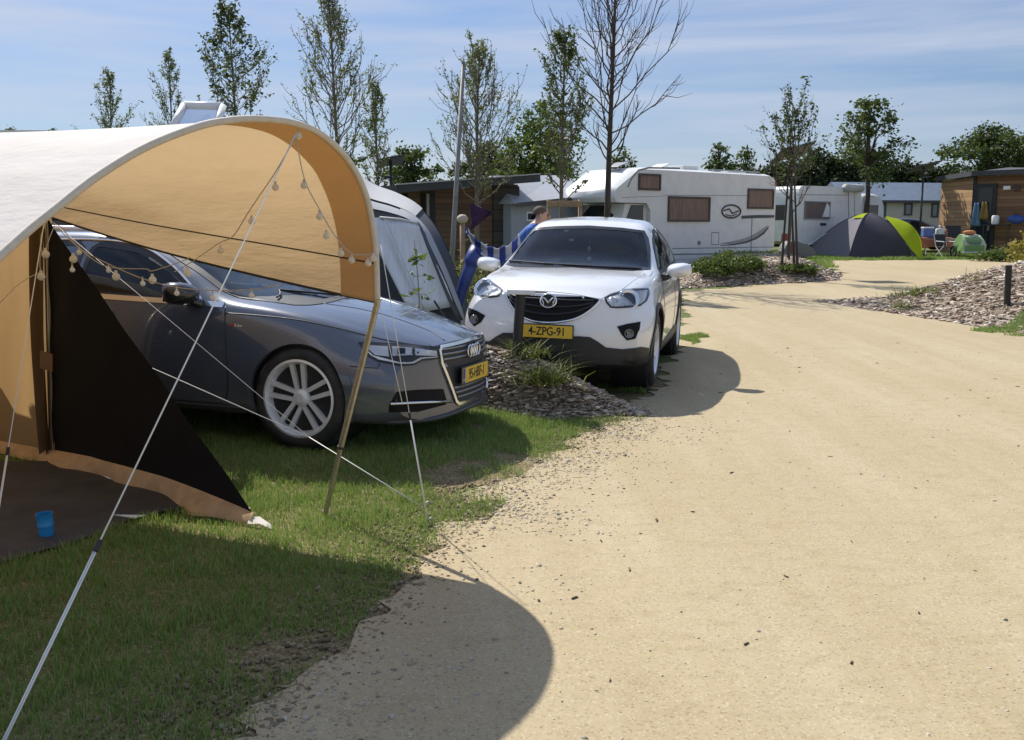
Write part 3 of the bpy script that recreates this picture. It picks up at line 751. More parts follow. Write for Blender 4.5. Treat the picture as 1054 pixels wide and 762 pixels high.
def paint(name, col, metal, rough, flake=0.0):
    m, nt, bs, out = nodes(name); c = ramp(nt, noise(nt, 3, 4), [(.3, tuple(k * .94 for k in col)), (.7, tuple(min(1, k * 1.05) for k in col))])
    # road dust towards the sills, a real film on the lacquer
    sep = N(nt, 'ShaderNodeSeparateXYZ'); nt.links.new(objco(nt), sep.inputs[0])
    f = mathn(nt, 'MULTIPLY', ramp(nt, sep.outputs['Z'], [(.18, (.75,) * 3), (.55, (0, 0, 0))]), mathn(nt, 'ADD', noise(nt, 7, 6, .7), -.15), True)
    c = mixc(nt, f, c, (.20, .165, .115)); nt.links.new(c, bs.inputs['Base Color'])
    nt.links.new(mathn(nt, 'MULTIPLY', mathn(nt, 'SUBTRACT', 1.0, f), metal), bs.inputs['Metallic'])
    nt.links.new(mathn(nt, 'ADD', mathn(nt, 'MULTIPLY', noise(nt, 14, 5), .08), rough), bs.inputs['Roughness'])
    bs.inputs['Coat Weight'].default_value = 1.0; bs.inputs['Coat Roughness'].default_value = .035; bs.inputs['Coat IOR'].default_value = 1.5
    if flake: bump(nt, bs, noise(nt, 900, 2), flake, .0005)
    MATS[name] = m; return m
def plate(car, name, M, txt, w, h, ts, xs, eu=True):
    """yellow registration plate in the frame M (x right as read, y up, z outwards)"""
    b = MB(); b.box((0, 0, -.004), (w + .02, h + .02, .012), bev=.004); b.V = [M @ Vector(v) for v in b.V]; fr = b.build(name, BLACKPL, car.root)
    p = MB(); p.box((0, 0, .003), (w, h, .006), bev=.002); p.V = [M @ Vector(v) for v in p.V]; p.build('plate_sheet', AMBER, fr)
    if eu:
        p = MB(); p.box((-w / 2 + .021, 0, .0062), (.040, h - .002, .003)); p.V = [M @ Vector(v) for v in p.V]; p.build('country_strip', mat('plate_blue', (.02, .06, .35), .4), fr)
        text_mesh('NL', .028, WHITEPL, fr, M @ Matrix.Translation((-w / 2 + .021, -.028, .0082)))
    text_mesh(txt, ts, INK, fr, M @ Matrix.Translation((.018 if eu else 0, 0, .0068)), xs=xs, bold=.0015)
    return fr

# ================================================================== dark grey estate car
LA = Vector((-1.164, 7.306, .058)); EA = (0, rad(1.2), rad(-18.14)); EA = (rad(-1.2), rad(1.2), rad(-18.14))
ra = thing('estate_car', 'dark grey metallic estate car with silver roof rails parked on the grass behind the awning', 'car', LA, EA)
SA = dict(xf=.895, xr=-3.99, n=170, na=.30, np=2.3, nb=1.2, wr0=.37, zblack=.21,
  zb={-3.99: .42, -3.6: .28, -3: .2, .2: .19, .7: .19, .93: .24},
  W={-3.99: .80, -3.6: .88, -2.6: .935, -.3: .935, .4: .93, .7: .895, .82: .855, .93: .785},
  zs={-3.99: .72, -2: .67, -.5: .64, .4: .60, .93: .52},
  belt={-3.99: 1.02, -3: 1.02, -1.5: .985, -.6: .95, 0: .895, .4: .825, .7: .745, .93: .655},
  wb={-3.99: .70, -3: .83, -1.5: .865, -.6: .86, 0: .83, .4: .79, .75: .74, .93: .69},
  zr={-3.99: 1.10, -3.75: 1.25, -3.3: 1.36, -2.6: 1.395, -2.0: 1.405, -1.5: 1.365, -1.0: 1.185, -.55: 1.0, -.3: .975, .1: .92, .45: .85, .75: .772, .93: .70},
  wr={-3.99: .6, -3.3: .585, -2: .60, -1.5: .615, -1.0: .685, -.55: .745, 0: .70, .5: .64, .93: .56},
  cr={-3.99: .03, -3: .045, -2: .055, -1.5: .06, -1.0: .075, -.55: .05, -.2: .045, .3: .036, .75: .028, .93: .035},
  prof={.15: .012, .3: .016, .45: .008, .62: -.006, .72: -.02, .80: -.045})
ca = Car(ra, LA, EA, SA)
PA = paint('graphite_paint', (.085, .10, .135), .25, .22, .10)
CLEAR = glass('lamp_glass', (.95, .96, .97), -.02); TINT = glass('tinted_glass', (.62, .66, .68), -.01); TINT2 = glass('privacy_glass', (.10, .12, .14), .12)
for x in (0, -2.912):
    ca.cut('side', circle(x, .38, .372, 60)); ca.cut('side', [(x - .36, 0), (x + .36, 0), (x + .372, .38), (x - .372, .38)])
WIN1 = chaikin([(-.80, .985), (-.90, 1.05), (-1.16, 1.20), (-1.45, 1.315), (-1.855, 1.352), (-1.84, .995)], 2, True, .12)
WIN2 = chaikin([(-1.925, 1.0), (-1.94, 1.352), (-2.5, 1.33), (-2.93, 1.02)], 2, True, .12)
WIN3 = chaikin([(-3.0, 1.05), (-2.72, 1.25), (-2.9, 1.30), (-3.3, 1.27), (-3.55, 1.07)], 2, True, .12)
WSA = chaikin([(-.735, .985), (0, 1.02), (.735, .985), (.60, 1.30), (.555, 1.362), (0, 1.415), (-.555, 1.362), (-.60, 1.30)], 2, True, .12)
for wq in (WIN1, WIN2, WIN3): ca.cut('side', grow(wq, -.004), lim=.03)
ca.cut('front', grow(WSA, -.004), lim=.02, xmin=-1.7)
ca.shell('body', PA)
for sy in (-1, 1):
    cs = ca.c_side(sy)
    for wq, gm, nm in ((WIN1, TINT, 'side_window'), (WIN2, TINT2, 'side_window'), (WIN3, TINT2, 'side_window')):
        o = ca.patch(nm, resample(grow(wq, .012), .03), cs, gm, .06, .001, .003)[0]
        ca.patch('window_seal', resample(grow(wq, .022), .02), cs, BLACKPL, .03, .004, .004, hole=resample(grow(wq, -.018), .02), parent=o)
    top = [(-.80, .988), (-.90, 1.062), (-1.16, 1.22), (-1.45, 1.338), (-1.85, 1.378), (-2.5, 1.355), (-2.9, 1.30), (-3.35, 1.20), (-3.6, 1.07)]
    ca.strip('window_trim', [tuple(p) for p in catmull(top, 8)], cs, CHROME, .011, .006)
    bl = [(-.62, .962), (-.9, .968), (-1.5, .977), (-2.5, .994), (-3.6, 1.04)]
    blp = catmull(bl, 10); ca.patch('belt_trim', [tuple(p + np.array((0, .017))) for p in blp] + [tuple(p - np.array((0, .017))) for p in blp[::-1]], cs, CHROME, .05, .008, .01)
    # doors: gaps as dark lines, handles
    for ln in ([(-.60, .955), (-.565, .80), (-.535, .5), (-.56, .30)], [(-1.86, 1.0), (-1.84, .8), (-1.78, .5), (-1.76, .28)], [(-.56, .285), (-1.76, .275), (-2.45, .28)], [(-2.98, .99), (-2.9, .8), (-2.62, .6), (-2.45, .3)]):
        ca.strip('door_gap', [tuple(p) for p in catmull(ln, 8)], cs, INK, .005, -.001)
    ca.patch('sill_strip', [(-.42, .235), (-2.48, .225), (-2.48, .262), (-.42, .272)], cs, mat('sill_grey', (.10, .10, .105), .4, .4), .06, .012, .01)
    for hx in (-1.62, -2.62):
        hd = MB(); c, n = cs((hx, .865)); q = [c + n * .004 + Vector((d, 0, 0)) for d in (-.11, .11)]
        hd.tube([c + Vector((-.105, 0, 0)) + n * .0, c + Vector((-.09, 0, 0)) + n * .04, c + n * .05, c + Vector((.09, 0, 0)) + n * .04, c + Vector((.105, 0, 0))], [.016, .016, .017, .016, .016], 8)
        h = hd.build('door_handle', PA, ra, True)
        MB().box(c + n * .055 + Vector((0, 0, -.004)), (.17, .008, .012), bev=.003).build('handle_trim', CHROME, h)
    # wheel arch lips
    for x in (0, -2.912):
        arc_o = circle(x, .38, .412, 60, rad(-22), rad(202), False); arc_i = circle(x, .38, .353, 60, rad(-22), rad(202), False)
        ca.patch('wheel_arch', arc_o + arc_i[::-1], cs, PA, .02, .013, .02)
for x in (0, -2.912):
    wheel_well(ca, x, .385)
    for sy in (-1, 1): make_wheel(ra, x, .80 * sy, .343, .262, .255, 'double', sy).location.z += .022
o = ca.patch('windscreen', resample(grow(WSA, .015), .04), ca.c_front(), TINT, .08, .001, .003)[0]
ca.patch('windscreen_seal', resample(grow(WSA, .022), .03), ca.c_front(), BLACKPL, .05, .004, .004, hole=resample(grow(WSA, -.022), .03), parent=o)
ww = MB()
for y0, y1 in ((.55, -.05), (-.1, -.62)):
    p = [ca.c_front()((y0 + (y1 - y0) * t, 1.0 + .035 * (1 - abs(t - .5) * 2))) for t in np.linspace(0, 1, 7)]
    ww.tube([c + n * .02 for c, n in p], .008)
ww.build('wiper', BLACKPL, ra)
interior(ca, [(-1.35, .38), (-1.35, -.38), (-2.35, .38), (-2.35, -.38)], -.72, 1.0, .38)
# bonnet shut line, front corner lines
ca.strip('bonnet_gap', [tuple(p) for p in catmull([(232, 322.5), (262, 324.5), (300, 328.5), (330, 334), (356, 340), (380, 346), (402, 351), (440, 357), (459, 357)], 6)], ca.c_px, INK, .0055, -.001, mirror=True)
ca.strip('bumper_gap', [(360, 377), (375, 378.5), (389, 379.2), (391, 374)], ca.c_px, INK, .004, -.001, mirror=True)
ca.strip('bonnet_crease', [tuple(p) for p in catmull([(330, 312), (370, 318), (405, 327), (440, 340), (458, 351)], 6)], ca.c_px, PA, .007, -.003, mirror=True)
# headlamps: black bezel, chrome inner pieces, running-light strip, clear cover
HL = [(369.5, 353), (400, 354.8), (430, 356.5), (451.5, 358.2), (453, 363), (452.5, 368.6), (434, 370.5), (425.5, 375), (412.5, 376), (389, 371.5), (380, 366.5)]
for sgn in (0,):
    hl = ca.patch('headlight', resample(grow(HL, 1.2), 2), ca.c_px, BLACKPL, 4, .002, .02, mirror=True)
    def sub(name, poly, m, off, st=2):
        v, f = fill2d(resample(poly, st), st * 2); H = [ca.c_px(p) for p in v]
        for k, par in enumerate(hl):
            V = [(c + n * off) for c, n in H]
            if k: V = [(p[0], -p[1], p[2]) for p in V]
            t = f[0]; nn = (Vector(V[t[1]]) - Vector(V[t[0]])).cross(Vector(V[t[2]]) - Vector(V[t[0]])); n0 = H[t[0]][1].copy()
            if k: n0.y *= -1
            mk(name, V, [tuple(reversed(q)) for q in f] if nn.dot(n0) < 0 else f, m, par, True)
    sub('reflector', [(403, 357), (424, 358.5), (424, 366), (404, 367)], LAMP, .006)
    sub('lens', [(409, 359), (417, 359.5), (417, 364.8), (409, 365)], DARKGL, .009)
    sub('indicator', [(427, 359.2), (449, 361.2), (449.5, 366.5), (427, 365.8)], mat('lamp_silver', (.74, .75, .77), .35, .1), .006)
    sub('running_light', [(372, 355), (384, 366.3), (412, 373.6), (424, 372.6), (432, 368.2), (450, 367), (450, 368), (434, 369.4), (425.6, 374), (412.5, 375), (390, 370.6), (381, 365.8)], mat('lamp_white', (.85, .86, .88), .3), .007)
    sub('lamp_wing', [(374, 355.4), (399, 357), (400.5, 367.5), (386, 365.8)], mat('lamp_silver', (.74, .75, .77), .35, .1), .0055)
    ca.patch('lamp_cover', resample(grow(HL, .4), 2), ca.c_px, CLEAR, 4, .013, .01, parent=hl[0])
# single-frame grille
GR = [(-.42, .730), (0, .745), (.42, .735), (.455, .70), (.445, .60), (.30, .315), (.26, .290), (-.26, .290), (-.30, .315), (-.445, .60), (-.455, .70)]
cf = ca.c_front()
gr = ca.patch('grille', resample(GR, .03), cf, BLACKPL, .05, .004, .02)[0]
ca.patch('grille_frame', resample(GR, .02), cf, CHROME, .03, .016, .02, hole=resample(grow(GR, -.022), .02), parent=gr)
for z in (.70, .665, .63, .42, .385, .35):
    wz = np.interp(z, [.29, .60, .70], [.27, .44, .45]) - .03
    for a, b_ in (((-wz, -.10), (.10, wz)) if z > .6 else ((-wz, wz),)) if z > .6 else ((-wz, wz),):
        ca.strip('grille_bar', [(y, z) for y in np.linspace(a, b_, 9)], cf, mat('satin_grey', (.30, .31, .33), .35, .8), .009, .010, parent=gr)
ca.patch('grille_band', [(-.42, .60), (.42, .60), (.40, .575), (-.40, .575)], cf, mat('satin_grey', (.30, .31, .33), .35, .8), .05, .014, .01, parent=gr)
em = MB()
for y in (-.078, -.026, .026, .078):
    c, n = cf((y, .655)); c = c + n * .03
    em.tube([c + Vector((0, .042 * math.cos(a), .042 * math.sin(a))) for a in np.linspace(0, 2 * math.pi, 29)], .0065, 8, False)
em.build('ring_emblem', CHROME, gr, True)
c, n = cf((0, .50)); M = Matrix.Translation((c.x + .028, 0, .497)) @ Matrix(((0, 0, 1, 0), (1, 0, 0, 0), (0, 1, 0, 0), (0, 0, 0, 1)))
plate(ca, 'number_plate', M, '95-HBF-1', .52, .112, .105, .80)
# lower intakes
LI = [(408, 403.5), (430, 401.2), (456, 400.5), (459, 411), (459, 416.5), (430, 424), (400, 424.5), (400.5, 417)]
li = ca.patch('air_intake', resample(LI, 2), ca.c_px, mat('grille_black', (.010, .010, .011), .6, spec=.15), 4, .004, .01, mirror=True)
for k, par in enumerate(li):
    pts = [ca.c_px(p) for p in ((402, 415.6), (420, 414.8), (440, 414.0), (463, 413.2))]; pts = [c + n * .016 for c, n in pts]
    if k: pts = [Vector((p.x, -p.y, p.z)) for p in pts]
    MB().tube(pts, .011, 8).build('intake_strip', CHROME, par, True)
ca.strip('bumper_lip', [(-.78, .20), (-.5, .20), (-.2, .215), (0, .22), (.2, .215), (.5, .20), (.78, .20)], lambda p: cf((p[0], p[1] + .03)), mat('lip_grey', (.06, .065, .075), .35, .3), .02, .0, step=.05)
# mirrors
for sy in (-1, 1):
    mm = MB(); c = Vector((-.86, 1.0 * sy, 1.04)); R = Euler((rad(4) * sy, 0, rad(-6) * sy)).to_matrix()
    P = []
    for i, (t, ry, rz) in enumerate(((-.076, .002, .002), (-.075, .10, .062), (-.06, .118, .074), (0, .118, .076), (.06, .10, .066), (.11, .062, .042), (.125, .02, .014), (.126, .001, .001))):
        P.append([c + R @ Vector((t, ry * math.copysign(abs(math.cos(a)) ** .7, math.cos(a)), rz * math.copysign(abs(math.sin(a)) ** .7, math.sin(a)))) for a in np.linspace(0, 2 * math.pi, 21)])
    mm.grid(P); mm.tube([c + Vector((.02, -.08 * sy, -.05)), Vector((-.80, .86 * sy, .965))], [.03, .036], 10)
    mo = mm.build('wing_mirror', PA if False else mat('mirror_black', (.02, .021, .024), .22, coat=.6), ra, True, 60)
    q = MB(); q.box(c + R @ Vector((-.073, 0, 0)), (.004, .2, .12), R, bev=.002); q.build('mirror_glass', CHROME, mo)
# roof rails and crossbar feet
for sy in (-1, 1):
    pts = [(-1.42, .60 * sy, 1.355), (-1.52, .60 * sy, 1.435), (-1.9, .598 * sy, 1.46), (-2.8, .585 * sy, 1.455), (-3.4, .575 * sy, 1.41), (-3.52, .575 * sy, 1.345)]
    MB().tube(catmull(pts, 8), .017, 8).build('roof_rail', ALU, ra, True)
cb = MB()
for x in (-1.86, -2.75):
    cb.box((x, 0, 1.525), (.07, 1.26, .03), bev=.012)
    for sy in (-1, 1): cb.box((x, .60 * sy, 1.485), (.11, .06, .075), bev=.015)
cb.build('crossbars', BLACKPL, ra, True, 40)
# wing badge
c, n = ca.c_px((240.5, 335)); R = n.to_track_quat('Z', 'Y').to_matrix()
c1, _ = ca.c_px((248, 335.6)); ex = (c1 - c).normalized(); ey = n.cross(ex).normalized(); B = Matrix((ex, ey, n)).transposed().to_4x4(); B.translation = c + (c1 - c) * .4 + n * .004
bd = MB(); bd.box((-.038, 0, 0), (.026, .016, .004)); bd.V = [B @ Vector(v) for v in bd.V]; bdo = bd.build('wing_badge', REDL, ra)
text_mesh('S line', .028, CHROME, bdo, B @ Matrix.Translation((.016, 0, 0)), 'lettering', .001)
# rear lamps (out of the picture, on the far end)
ca.patch('tail_light', [(-.82, .84), (-.45, .82), (-.45, .93), (-.78, .95)], lambda p: ca.hit((-8, p[0], p[1]), (1, 0, 0)), REDL, .06, .004, .01, mirror=True)

# ================================================================== white crossover
LM = Vector((.517, 9.606, .06)); EM = (rad(-1.27), rad(-1.0), rad(-104.08))
rm = thing('crossover_car', 'white five-door crossover car facing the camera on the edge of the sandy track', 'car', LM, EM)
SM = dict(xf=.91, xr=-3.63, n=160, na=.27, np=2.4, nb=1.15, wr0=.362, zblack=.36,
  zb={-3.63: .42, -3.2: .26, -2.6: .23, .3: .23, .7: .24, .91: .28},
  W={-3.63: .80, -3.1: .89, -2: .92, -.3: .92, .4: .915, .68: .893, .81: .855, .91: .80},
  zs={-3.63: .80, -2: .78, -.5: .76, .4: .72, .91: .62},
  belt={-3.63: 1.13, -2.8: 1.17, -1.5: 1.10, -.6: 1.055, 0: 1.015, .4: .965, .7: .90, .91: .80},
  wb={-3.63: .72, -2.8: .82, -1.5: .85, -.6: .845, 0: .82, .4: .79, .7: .75, .91: .70},
  zr={-3.63: 1.20, -3.45: 1.36, -3.15: 1.50, -2.6: 1.575, -1.9: 1.60, -1.35: 1.56, -.95: 1.36, -.5: 1.115, -.25: 1.075, .1: 1.05, .45: 1.01, .72: .955, .91: .87},
  wr={-3.63: .6, -3: .57, -2: .59, -1.35: .60, -.95: .675, -.5: .755, 0: .70, .5: .62, .91: .52},
  cr={-3.63: .03, -3: .05, -2: .065, -1.35: .06, -.95: .075, -.5: .045, 0: .045, .5: .045, .91: .04},
  prof={.2: -.03, .35: .02, .55: .03, .75: .0, .87: -.03, .95: -.06})
cm = Car(rm, LM, EM, SM); PM = paint('white_paint', (.80, .80, .80), 0.0, .22)
for x in (0, -2.70):
    cm.cut('side', circle(x, .38, .395, 60)); cm.cut('side', [(x - .39, 0), (x + .39, 0), (x + .395, .38), (x - .395, .38)])
MW1 = chaikin([(-.70, 1.085), (-.86, 1.19), (-1.12, 1.36), (-1.42, 1.485), (-1.83, 1.53), (-1.84, 1.125)], 2, True, .12)
MW2 = chaikin([(-1.92, 1.13), (-1.92, 1.53), (-2.4, 1.515), (-2.78, 1.40), (-2.86, 1.22), (-2.7, 1.17)], 2, True, .12)
WSM = [(520.5, 268.4), (560, 272.0), (610, 275.2), (650, 277.4), (668.2, 277.2), (668.4, 262), (667, 250), (664.5, 239.4), (640, 236.4), (610, 234.2), (580, 233.2), (553.5, 233.6), (538, 250.5)]
for wq in (MW1, MW2): cm.cut('side', grow(wq, -.004), lim=.03)
WR = [cm.c_px(p)[0] for p in ((602, 233.9), (640, 236.3), (662, 239.0), (665.5, 246), (667.6, 258), (668.3, 276.6), (652, 277.2), (602, 274.6))]
WR = [(p.y, p.z) for p in WR]; WSF = [(0, WR[0][1])] + WR[1:-1] + [(0, WR[-1][1] + .006)] + [(-y, z) for y, z in WR[1:-1][::-1]]
cm.cut('front', WSF, lim=.02, xmin=-1.9)
cm.shell('body', PM)
for sy in (-1, 1):
    cs = cm.c_side(sy)
    for wq, gm in ((MW1, TINT), (MW2, TINT2)):
        o = cm.patch('side_window', resample(grow(wq, .012), .03), cs, gm, .06, .001, .003)[0]
        cm.patch('window_seal', resample(grow(wq, .024), .02), cs, BLACKPL, .03, .004, .004, hole=resample(grow(wq, -.018), .02), parent=o)
    for ln in ([(-.64, 1.06), (-.56, .85), (-.53, .55), (-.55, .36)], [(-1.88, 1.1), (-1.86, .8), (-1.80, .5), (-1.78, .36)], [(-2.85, 1.15), (-2.75, .95), (-2.42, .75), (-2.25, .4)]):
        cm.strip('door_gap', [tuple(p) for p in catmull(ln, 8)], cs, INK, .0045, -.001)
    cm.patch('sill_cladding', [(-.40, .25), (-2.3, .25), (-2.34, .42), (-2.2, .44), (-.5, .37), (-.42, .36)], cs, BLACKPL, .06, .010, .01)
    for x in (0, -2.70):
        a0, a1 = (-18, 200)
        arc_o = circle(x, .38, .435, 44, rad(a0), rad(a1), False); arc_i = circle(x, .38, .385, 44, rad(a0), rad(a1), False)
        cm.patch('wheel_arch', arc_o + arc_i[::-1], cs, BLACKPL, .05, .014, .03)
    for hx in (-1.62, -2.52):
        c, n = cs((hx, .98)); hd = MB()
        hd.tube([c + Vector((-.1, 0, 0)), c + Vector((-.085, 0, 0)) + n * .035, c + n * .045, c + Vector((.085, 0, 0)) + n * .035, c + Vector((.1, 0, 0))], .015, 8); hd.build('door_handle', PM, rm, True)
    cr_ = [(-.3, .90), (-1.0, .93), (-2.0, .96), (-2.9, 1.0)]
    c = Vector((-.80, 1.005 * sy, 1.115)); R = Euler((rad(6) * sy, rad(0), rad(-10) * sy)).to_matrix(); P = []
    for t, ry, rz in ((-.081, .002, .002), (-.08, .105, .06), (-.065, .125, .074), (-.02, .130, .078), (.05, .112, .066), (.10, .07, .042), (.12, .02, .012), (.121, .001, .001)):
        P.append([c + R @ Vector((t, ry * math.copysign(abs(math.cos(a)) ** .75, math.cos(a)) + .02 * sy, rz * math.copysign(abs(math.sin(a)) ** .75, math.sin(a)) - .01)) for a in np.linspace(0, 2 * math.pi, 21)])
    mo = MB().grid(P).build('wing_mirror', PM, rm, True, 60)
    MB().tube([c + Vector((.0, -.06 * sy, -.05)), c + Vector((.02, -.10 * sy, -.085)), Vector((-.72, .855 * sy, 1.03))], [.035, .03, .04], 10).build('mirror_stalk', BLACKPL, mo, True)
    MB().box(c + R @ Vector((-.078, .02 * sy, -.01)), (.004, .22, .12), R, bev=.002).build('mirror_glass', CHROME, mo)
for x in (0, -2.70):
    wheel_well(cm, x, .405)
    for sy in (-1, 1): make_wheel(rm, x, .795 * sy, .362, .245, .235, 'five', sy)
wg = cm.patch('windscreen', resample(grow(WSF, .012), .05), cm.c_front(), TINT, .08, .001, .003)[0]
cm.patch('windscreen_seal', resample(grow(WSF, .016), .03), cm.c_front(), mat('frit_black', (.012, .012, .014), .25), .05, .004, .006, hole=resample(grow(WSF, -.016), .03), parent=wg)
ww = MB()
for L in ([(525, 269.6), (560, 272.8), (598, 275)], [(590, 274.6), (630, 276.8), (660, 278)]):
    ww.tube([c + n * .016 for c, n in [cm.c_px(p) for p in L]], .009)
ww.build('wiper', BLACKPL, rm)
interior(cm, [(-1.45, .38), (-1.45, -.38), (-2.35, .38), (-2.35, -.38)], -.80, 1.12, .38, .48)
st = MB()
for p in ((582.5, 236.6), (588, 246)): c, n = cm.c_px(p); st.box(c - n * .012, (.006, .05, .022))
st.build('windscreen_sticker', WHITEPL, wg)
mr = MB().box((-1.28, 0, 1.46), (.03, .24, .07), (0, rad(15), 0), bev=.02); mr.build('rear_view_mirror', BLACKPL, rm, True, 40)
tg = MB(); tg.tube([(-1.24, 0, 1.44), (-1.24, .005, 1.20)], .002); tg.sphere((-1.24, 0, 1.30), .022, 10, (.5, 1, 1.3)); tg.sphere((-1.24, .006, 1.19), .026, 10, (.5, 1, 1)); tg.build('hanging_charm', WHITEPL, rm, True)
# front end
MG = [(519.8, 301.2), (535, 300.6), (552, 300.2), (571, 301.2), (590, 303.2), (604, 305.8), (617.2, 308.8), (613, 313.5), (606.5, 319), (598, 324.5), (589, 328.2), (577, 330.6), (565, 331.4), (553, 330.4), (543, 327.6), (535, 323.5), (528.5, 316.5), (523.5, 308)]
gm = cm.patch('grille', resample(grow(MG, .5), 2.5), cm.c_px, mat('grille_black', (.010, .010, .011), .45), 4, .002, .01)[0]
for t in (.25, .5, .75):
    L = []
    for k in np.linspace(.04, .96, 12):
        xx = 521 + k * 94; up = np.interp(xx, [p[0] for p in MG[:7]], [p[1] for p in MG[:7]]); lowp = sorted(MG[6:] + MG[:1]); lo = np.interp(xx, [p[0] for p in lowp], [p[1] for p in lowp]); L.append((xx, up + (lo - up) * t))
    cm.strip('grille_bar', L, cm.c_px, BLACKPL, .010, .006, parent=gm)
cm.strip('grille_wing', [tuple(p) for p in catmull([(519.3, 300.6), (523, 308.4), (528, 317), (534.5, 324.2), (543, 328.8), (553, 331.6), (565, 332.4), (577, 331.6), (589.5, 329.2), (599, 325.2), (607.3, 319.6), (613.6, 314), (618.4, 308.8)], 5)], cm.c_px, CHROME, .010, .008, parent=gm)
# emblem: ring with a winged mark inside
c, n = cm.c_px((565, 310)); n = Vector((1, .0, .12)).normalized(); ex = Vector((0, 1, 0)); ey = n.cross(ex).normalized(); B = Matrix((ex, ey, n)).transposed().to_4x4(); B.translation = c + n * .028
e = MB(); e.tube([B @ Vector((.074 * math.cos(a), .060 * math.sin(a), 0)) for a in np.linspace(0, 2 * math.pi, 41)], .0075, 8, False)
for sx in (-1, 1): e.tube([B @ Vector((x * sx * .89, y * .9, 0)) for x, y in ((.0, -.022), (.022, .008), (.042, .026), (.060, .026), (.079, .012))], [.010, .009, .0085, .007, .005], 8)
for sx in (-1, 1): e.tube([B @ Vector((x * sx * .89, y * .9, 0)) for x, y in ((.074, .022), (.052, -.012), (.044, -.052))], [.005, .0065, .005], 8)
e.build('ring_emblem', CHROME, rm, True)
e = MB().lathe([(1e-5, 0), (.070, 0), (.070, .006), (1e-5, .006)], 30, (0, 0, 0)); e.V = [B @ Vector((v[0], v[1] * .8, v[2] - .014)) for v in e.V]; e.build('emblem_back', BLACKPL, rm)
# headlamps
def lamp(car, HL, parts, nm='headlight'):
    h = car.patch(nm, resample(HL, 1.6), car.c_px, LAMP, 3, .003, .02)[0]
    car.patch('lamp_bezel', resample(grow(HL, .5), 1.6), car.c_px, BLACKPL, 2, .006, .01, hole=resample(grow(HL, -1.3), 1.6), parent=h)
    for name, p, r, off, m in parts:
        c, n = car.c_px(p); n = (n + Vector((.9, 0, 0))).normalized(); R = n.to_track_quat('Z', 'Y').to_matrix()
        prof = [(1e-5, off + .006), (r * .6, off + .004), (r, off)] if name == 'lens' else [(r * .74, off - .004), (r * .82, off + .008), (r, off + .008), (r * 1.05, off - .004)]
        MB().lathe(prof, 28, c, R).build(name, m, h, True)
    car.patch('lamp_cover', resample(HL, 1.6), car.c_px, CLEAR, 3, .022, .015, parent=h); return h
SMOKE = mat('lamp_smoke', (.06, .065, .07), .25, .3)
lamp(cm, [(622.3, 307.4), (628, 304.2), (640, 300.6), (652, 298.6), (667.3, 297.6), (667, 304), (664.5, 310.5), (659, 314.6), (648, 316.3), (636, 317), (628.5, 316.6), (624.5, 312)],
     [('lens', (647, 308), .062, .005, DARKGL), ('lamp_ring', (647, 308), .098, .006, CHROME), ('lens', (631, 309.5), .042, .004, mat('lamp_silver', (.74, .75, .77), .35, .1))])
lamp(cm, [(486, 295.5), (488.5, 289.5), (493.2, 285.2), (500, 288), (509, 293), (517.2, 298.3), (516, 302), (513, 305.3), (505, 306.4), (496.5, 305), (489, 301.5)],
     [('lens', (497.5, 296.5), .062, .005, DARKGL), ('lamp_ring', (497.5, 296.5), .098, .006, CHROME), ('lens', (509, 300.5), .042, .004, mat('lamp_silver', (.74, .75, .77), .35, .1))])
# fog lamp pockets and the dark lower bumper
for poly, lp in (([(635.2, 336.2), (646, 333.4), (658.6, 331.4), (657.6, 339), (653.6, 348.8), (645.2, 350.4), (640, 345)], (647, 343.5)), ([(483, 317), (491, 320), (499.4, 325), (495.5, 331.5), (488.5, 336), (484.2, 331), (482.5, 324)], (489, 329))):
    fg = cm.patch('fog_lamp', resample(poly, 1.6), cm.c_px, mat('grille_black', (.010, .010, .011), .45), 1.5, .010, .01)[0]
    c, n = cm.c_px(lp); R = (n + Vector((1.2, 0, 0))).normalized().to_track_quat('Z', 'Y').to_matrix()
    MB().lathe([(.042, 0), (.042, .012), (.036, .014), (.032, .006), (1e-5, .003)], 24, c + n * .010, R).build('lens', mat('lamp_grey', (.20, .20, .21), .25, .3), fg, True)
LV = [(563, 347), (596, 344.2), (608, 345.2), (616, 350), (623.5, 357), (640, 358.4), (664, 357.2), (667, 372), (640, 379), (600, 380), (563, 378)]
LH = [(.30, .545), (.40, .54), (.47, .50), (.54, .45), (.68, .435), (.83, .45), (.875, .43), (.875, .25), (.80, .225), (.4, .215)]
cm.patch('lower_bumper', resample([(0, .52)] + LH + [(0, .21)] + [(-y, z) for y, z in LH[::-1]], .04), cm.c_front(), BLACKPL, .035, .016, .02)
c, n = cm.c_px((562.5, 339.8)); M = Matrix.Translation((c.x + .03, 0, .577)) @ Matrix(((0, 0, 1, 0), (1, 0, 0, 0), (0, 1, 0, 0), (0, 0, 0, 1)))
plate(cm, 'number_plate', M, '4-ZPG-91', .50, .112, .105, .80)
cm.strip('bonnet_gap', [(619, 307.5), (640, 299), (656, 292), (668.5, 285), (672, 279)], cm.c_px, mat('gap_grey', (.2, .2, .2), .6), .003, -.001)
cm.strip('bonnet_crease', [tuple(p) for p in catmull([(640, 298), (652, 289), (664, 282)], 5)], cm.c_px, PM, .008, -.004)
cm.patch('tail_light', [(-.82, .95), (-.45, .95), (-.45, 1.05), (-.78, 1.08)], lambda p: cm.hit((-8, p[0], p[1]), (1, 0, 0)), REDL, .06, .004, .01, mirror=True)
an = MB().tube([(-2.9, 0, 1.63), (-3.05, 0, 1.70)], [.012, .006]); an.build('roof_aerial', BLACKPL, rm)
